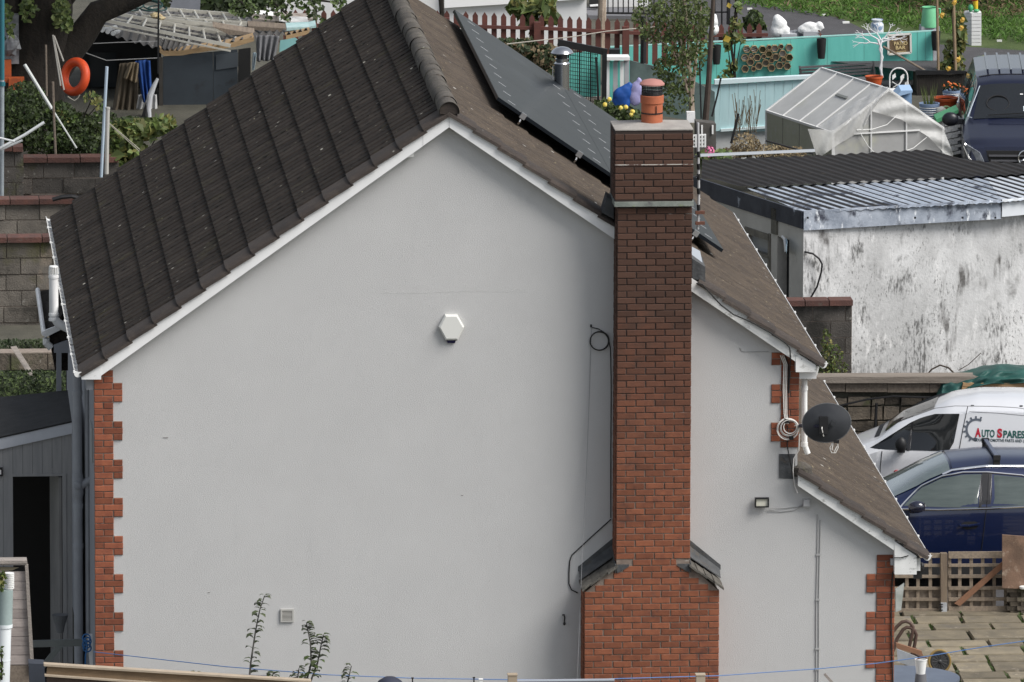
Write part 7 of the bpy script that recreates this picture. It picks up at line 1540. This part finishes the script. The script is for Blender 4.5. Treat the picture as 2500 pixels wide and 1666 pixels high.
for a in (90,210,330): a = rad(a); st.add([V((-.065,0,.83))+V((0,.02*math.cos(a+1.57),.02*math.sin(a+1.57))),V((-.065,.112*math.cos(a),.83+.112*math.sin(a))),V((-.065,0,.83))+V((0,.02*math.cos(a-1.57),.02*math.sin(a-1.57))),V((-.085,0,.83))], [(0,1,3),(1,2,3),(0,2,1)])
local('badge', st, m_chrome, rt_)
local('wiper', MB().bar((.99,.55,nv.edge(1.0)+.06),(1.05,-.35,nv.edge(1.05)+.085),.015,.015), m_black, rt_)
local('dash_paper', nv.topq([(1.12,.02),(1.22,.02),(1.22,-.42),(1.12,-.42)], .012), M('paper',(.55,.62,.65),(.25,.35,.4),22,.5,lo=.5,hi=.55), rt_)
local('steering_wheel', MB().ring((1.28,.40,nv.edge(1.28)+.055), .17, .012, Matrix.Rotation(rad(-35),3,'Y'), 26, 6), m_black, rt_)
local('tax_disc', nv.topq([(1.45,.08),(1.47,.08),(1.47,.02),(1.45,.02)], .012), m_cleanwhite, rt_)
for x in (.8, 3.3):
    for sgn in (-.86,.86): wheel(rt_, x, sgn, .33, sgn)
# ------------------------------------------------------------------ near foreground along the bottom edge
NY = -3.0
n_ = lambda px, py, Y=NY: P(px, py, Y)
t = thing('plank_screen', 'weathered pinkish grey plank screen at the lower left corner', 'screen', tuple(n_(40,1690)))
ys = [1396,1420,1442,1465,1488,1511,1532,1555,1578,1600,1624]
for i, (a, b) in enumerate(zip(ys, ys[1:])):
    xr0, xr1 = 64+(a-1396)*.058, 64+(b-1396)*.058
    MB().slab([n_(-40,b-1.2),n_(xr1,b-1.2),n_(xr0,a),n_(-40,a)], (0,.03,0)).build('plank', M('plank_pinkgrey',(.42,.365,.335),(.32,.275,.255),4,.9,.3,50,rnd=.18,stretch=(1,4,6),layers=[((.20,.16,.14),5,.64,.76,(.6,1,1)),((.09,.08,.07),14,.70,.74,X1)]) if i == 0 else bpy.data.materials['plank_pinkgrey'], t)
MB().slab([n_(-40,1700),n_(80,1700),n_(80,1626),n_(-40,1624)], (0,.05,0)).build('base_plank', m_wood, t)
MB().slab([n_(-40,1378,NY-.06),n_(67,1376,NY-.06),n_(66,1369,NY-.06),n_(-40,1370,NY-.06)], (0,.2,0)).slab([n_(-40,1381,NY-.05),n_(62,1380,NY-.05),n_(62,1377,NY-.05),n_(-40,1379,NY-.05)], (0,.1,0)).build('top_rail', m_woodgrey, t)
MB().slab([n_(61,1380,NY-.05),n_(69,1380,NY-.05),n_(84,1640,NY-.05),n_(75,1640,NY-.05)], (0,.07,0)).build('edge_post', m_woodgrey, t)
MB().slab([n_(22,1396,NY+.04),n_(62,1396,NY+.04),n_(62,1382,NY+.04),n_(22,1389,NY+.04)], (0,.01,0)).build('gap', m_blackr, t)
MB().slab([n_(-40,1396,NY+.0),n_(30,1393,NY+.0),n_(46,1386,NY),n_(-40,1384,NY)], (0,.02,0)).build('upper_board', M('board_olive',(.28,.24,.16),(.22,.19,.13),5,.9), t)
t = thing('vent_downpipe', 'white and green-grey drain pipe with ribbed vent top at lower left', 'pipe', tuple(P(10,1690,-3.6)))
dp_ = lambda px, py: P(px, py, -3.6)
MB().tube([dp_(13,1440),dp_(11,1530)], .088, 18).build('upper_pipe', M('pipe_greengrey',(.30,.37,.36),(.25,.31,.30),4,.4), t, True)
MB().tube([dp_(10,1527),dp_(5,1700)], .083, 18).tube([dp_(11,1524),dp_(11,1532)], .092, 18).tube([dp_(7,1611),dp_(7,1613)], .088, 18).build('lower_pipe', M('pipe_white',(.70,.74,.75),rough=.35), t, True)
vt = MB()
for i in range(9): vt.tube([dp_(23,1399+i*4.4),dp_(23,1401.2+i*4.4)], .055, 16)
vt.tube([dp_(23,1400),dp_(22,1440)], .042, 14); vt.build('vent_ribs', m_cleanwhite, t, True)
pl_ = hedge('potted_ivy', 'bright green ivy leaves beside the ribbed vent', [(4,1412,10,16),(2,1432,8,12)], [m_leafl,m_leafy,m_leaf], -3.75, 60, .055, 'ivy', .04)
hedge('low_ivy', 'dark ivy leaves low on the white drain pipe', [(4,1590,6,14),(3,1640,8,20)], [m_leaf], -3.75, 40, .05, 'ivy', .04)
# brown capped fence along the bottom edge
t = thing('garden_fence', 'brown timber fence with pale capping along the bottom edge', 'fence', tuple(P(400,1690,-4)))
f4 = lambda px, py, Y=-4.0: P(px, py, Y)
m_fb = M('fence_brown',(.25,.175,.105),(.19,.13,.08),4,.85,.3,50,stretch=(1,4,6)); m_fc = M('fence_cap',(.44,.36,.27),(.34,.28,.21),5,.85)
MB().slab([f4(113,1649),f4(760,1690),f4(760,1664),f4(116,1626)], (0,.03,0)).build('board', m_fb, t)
MB().slab([f4(107,1627,-4.05),f4(760,1667,-4.05),f4(760,1663,-4.05),f4(107,1622,-4.05)], (0,.12,0)).build('capping', m_fc, t)
MB().slab([f4(109,1652,-4.06),f4(560,1684,-4.06),f4(560,1680,-4.06),f4(109,1648,-4.06)], (0,.1,0)).build('capping', m_fc, t)
MB().slab([f4(112,1720),f4(560,1720),f4(560,1684),f4(114,1652)], (0,.02,0)).build('board', M('fence_dark',(.11,.075,.06),(.08,.055,.045),5,.9), t)
tag(MB().slab([P(73,1690,-3.7),P(112,1690,-3.7),P(108,1622,-3.7),P(70,1620,-3.7)], (0,.25,0)).build('blue_bin', M('bin_blue',(.045,.052,.068),(.035,.042,.055),5,.6), origin=P(90,1680,-3.7)), 'dark slate blue sheet or bin by the left end of the brown fence', 'bin')
tag(MB().slab([f4(530,1650,-3.9),f4(580,1648,-3.9),f4(650,1651,-3.9),f4(645,1656,-3.9),f4(540,1654,-3.9)], (0,.04,0)).build('blue_sheet', M('lid_blue',(.03,.045,.10),rough=.5), origin=f4(590,1652)), 'dark blue sheet edge just above the brown fence capping', 'sheet')
# washing lines
m_line = M('line_blue',(.10,.20,.42),rough=.6)
tag(MB().tube([P(228,1592,-.3),P(300,1600,-1),P(550,1628,-2),P(800,1648,-2.5),P(1000,1656,-2.5),P(1250,1660,-2.5),P(1420,1660,-2),P(1760,1650,-1.2),P(2000,1633,-.9),P(2140,1620,-.8),P(2250,1605,-.8),P(2400,1580,-.8),P(2540,1560,-.8)], .0055, 5).build('washing_line', m_line, origin=P(1000,1656,-2.5)), 'long blue washing line sagging across the bottom of the gable', 'washing line')
# whips of a young fruit tree
def whip(label, pts, leaves, seed):
    R.seed(seed); pts = [P(a, b, NY) for a, b in pts]
    t = thing('young_apple_tree', label, 'sapling', tuple(pts[0]), 'sapling shoots'); MB().tube(pts, .012, 6, .005).build('stem', M('whip_bark',(.09,.085,.075)), t, True)
    ms = [MB(), MB()]; n = leaves
    for i in range(n):
        f = .06+.94*i/(n-1); j = f*(len(pts)-1); k = min(int(j), len(pts)-2); p = pts[k].lerp(pts[k+1], j-k)
        for _ in range(2):
            a = R.uniform(0,6.28); sd_ = R.choice((-1,1)); L = R.uniform(.10,.16)*(1.05-.35*f); d = V((sd_*R.uniform(.5,1), R.uniform(-.8,.8), R.uniform(.1,.6))).normalized(); w = d.cross(V((0,0,1))).normalized()*L*.27
            q0_, q1, q2, q3 = p, p+d*L*.3+V((0,0,.008)), p+d*L*.7-V((0,0,L*.10)), p+d*L*.95-V((0,0,L*.45))
            ms[R.random() < .3].add([q0_, q1+w, q2+w*.9, q3, q2-w*.9, q1-w], [(0,1,5),(1,2,4,5),(2,3,4)])
    ms[0].build('leaves', M('apple_leaf',(.055,.072,.035),(.085,.105,.05),6,.5,rnd=.35,sub=.2) if 'apple_leaf' not in bpy.data.materials else bpy.data.materials['apple_leaf'], t, True, False); ms[1].build('leaves', m_leaf, t, True, False)
whip('tallest leafy sapling shoot against the grey wall', [(605,1700),(612,1620),(624,1540),(634,1490),(646,1455)], 26, 3)
whip('branched leafy sapling shoot right of the small vent', [(738,1700),(760,1620),(758,1570),(752,1540),(748,1520)], 22, 5)
whip('side shoot leaning right on the branched sapling', [(745,1700),(775,1620),(785,1570),(790,1550)], 22, 8)
whip('short leafy shoot at the bottom right of the saplings', [(838,1700),(850,1660),(858,1626)], 12, 11)
whip('tiny leafy shoot left of the tallest sapling', [(470,1690),(474,1660),(478,1642)], 7, 15)
whip('low leafy shoot between the two tall saplings', [(655,1700),(662,1660),(668,1642)], 12, 19)
whip('low leafy shoot at the left foot of the branched sapling', [(722,1700),(726,1660),(730,1632)], 13, 23)
R.seed(99)
# things just breaking the bottom edge
dm = P(952,1700,-3.5)
tag(MB().lathe(V((dm.x,-3.5,P(952,1652,-3.5).z-.2)), [(.22,-.1),(.19,.06),(.13,.15),(.06,.193),(.001,.2)], 24).build('parasol_top', M('parasol_navy',(.035,.04,.065),(.028,.032,.05),5,.7), smooth=True, origin=dm), 'dark navy domed cover rising at the bottom edge', 'cover')
for px, y0, w, lab, mt in ((1251,1648,11,'tan square post end at the bottom edge left of the chimney',M('post_tan',(.36,.29,.21),rough=.8)),(1174,1660,4,'short white post at the bottom edge',m_cleanwhite),(1007,1657,1.6,'thin dark rod at the bottom edge right of the dome',m_black),(1157,1656,1.6,'thin dark rod at the bottom edge beside the white post',m_black),(1710,1648,11,'pale brown post end in front of the chimney base',M('post_pale',(.40,.33,.25),rough=.8))):
    p = P(px, y0, -3.2); s_ = FPX/(111.2); q = tag(MB().box((p.x,-3.2,p.z-.4),(2*w/s_,2*w/s_,.8)).box((p.x,-3.2,p.z+.006),(2*w/s_+.012,2*w/s_+.012,.012)).build('post', mt, origin=(p.x,-3.2,p.z-.8)), lab, 'post')
tag(MB().tube([P(1240,1664,-3.2),P(1500,1661,-3.2)], .02, 8).build('grey_rail', M('rail_grey',(.30,.32,.36),rough=.5), origin=P(1400,1662,-3.2)), 'blue-grey rail along the bottom edge left of the chimney', 'rail')
tag(MB().bar(P(2013,1646,-2), P(2040,1676,-2), .03, .03).build('grey_stick', m_woodgrey, origin=P(2030,1666,-2)), 'short grey stick poking up at the bottom edge', 'stick')
# table, pots and hand truck beyond the corner
tp_ = P(2196,1662,.9); tz = tp_.z
t = thing('round_table', 'slate blue half round table against the house side', 'table', (xe+.02,.9,0))
arc_ = [V((xe+.03+.88*math.cos(a), .95+.72*math.sin(a), tz)) for a in [-math.pi/2+math.pi*i/24 for i in range(25)]]
MB().slab(arc_, (0,0,.03)).build('tabletop', M('table_slate',(.12,.145,.19),(.095,.115,.155),3,.5), t)
for a in (-1.1, 0, 1.1): MB().tube([(xe+.05+.5*math.cos(a), .95+.5*math.sin(a), 0),(xe+.05+.5*math.cos(a), .95+.5*math.sin(a), tz)], .02, 8).build('leg', m_black, t)
t = thing('grey_pot', 'dark grey upturned pot under the white bucket', 'pot', tuple(P(2248,1690,.2)))
pb = P(2248,1645,.2); MB().lathe((pb.x,.2,pb.z-.3), [(.095,0),(.062,.30),(.001,.301)], 20).build('pot', M('pot_grey',(.13,.13,.14),rough=.6), t, True)
t = thing('white_bucket', 'small white plastic bucket standing on the grey pot', 'bucket', (pb.x,.2,pb.z))
MB().lathe((pb.x,.2,pb.z), [(.052,0),(.072,.165),(.077,.168),(.077,.178),(.068,.178),(.05,.02)], 22).build('bucket', m_cleanwhite, t, True); MB().tube([V((pb.x+.074*math.cos(a),.2+.074*math.sin(a)*.9,pb.z+.175+.012*math.sin(a*2))) for a in [math.pi*i/12 for i in range(12)]], .008, 6).build('rim_stain', M('rust_rim',(.12,.05,.035)), t)
hy_ = 3.0; H_ = lambda px, py, Y=hy_: P(px, py, Y)
t = thing('hand_truck', 'old hand truck with brown hoop handles and yellow rimmed wheel', 'hand truck', tuple(G(2250,1620,.02)))
m_rtube = M('rust_tube',(.085,.05,.038),(.06,.036,.028),8,.6)
def hoop(pts): MB().tube([H_(*p) for p in pts], .022, 9).build('handle', m_rtube, t, True)
hoop([(2180,1590),(2190,1560),(2205,1537),(2214,1532),(2224,1533),(2233,1540),(2237,1550),(2233,1575),(2226,1600),(2225,1618),(2238,1610)]); hoop([(2178,1545),(2190,1530),(2202,1519),(2213,1517),(2222,1521),(2229,1531),(2228,1545),(2222,1570),(2219,1585)])
MB().tube([H_(2226,1590),H_(2240,1600),H_(2256,1608)], .022, 8).build('frame', m_rtube, t, True)
MB().slab([H_(2188,1570,2.8),H_(2250,1590,2.8),H_(2254,1602,2.8),H_(2190,1584,2.8)], (0,.05,0)).build('crossboard', m_brace, t)
MB().slab([H_(2190,1585,2.6),H_(2240,1605,2.6),H_(2262,1632,2.6),H_(2236,1632,2.6),H_(2192,1616,2.6)], (0,.03,0)).build('plate', M('plate_galv',(.32,.34,.37),(.24,.26,.29),6,.5), t)
wc = P(2294,1615,2.3); T_ = Matrix.Rotation(rad(12),3,'Z') @ Matrix.Rotation(rad(78),3,'X')
wo = MB().ring(wc, .134, .015, T_, 36, 8).build('wheel', M('wheel_yellow',(.25,.165,.04),(.17,.11,.035),8,.6), t, True)
MB().ring(wc, .108, .016, T_, 36, 8).lathe(wc, [(.001,0),(.105,0),(.105,.008),(.001,.01)], 30, T_).build('tyre', m_blackr, wo, True)
sp_ = MB()
for k in range(14): a = k*2*math.pi/14; sp_.tube([wc+T_ @ V((.012*math.cos(a),.012*math.sin(a),.014)), wc+T_ @ V((.1*math.cos(a),.1*math.sin(a),.014))], .003, 4)
sp_.lathe(wc, [(.02,.005),(.02,.025),(.001,.03)], 12, T_).build('spokes', M('spoke',(.035,.035,.035),rough=.4), wo)
tag(MB().slab([P(2187,1495,6.2),P(2200,1490,6.2),P(2208,1425,6.2),P(2187,1440,6.2)], (0,.05,0)).build('plastic_sack', M('sack_clear',(.45,.47,.46),(.30,.33,.31),6,.4), origin=P(2196,1490,6.2)), 'clouded plastic sack leaning in the corner by the trellis', 'sack')
tag(MB().box(P(2240,1400,5.5),(.1,.1,.12)).ball(P(2248,1385,5.4),.05,(.8,.8,1.2),10,.2).build('dark_bracket', m_black, origin=P(2240,1400,5.5)), 'dark fitting hanging beside the lean-to soffit box', 'fitting')
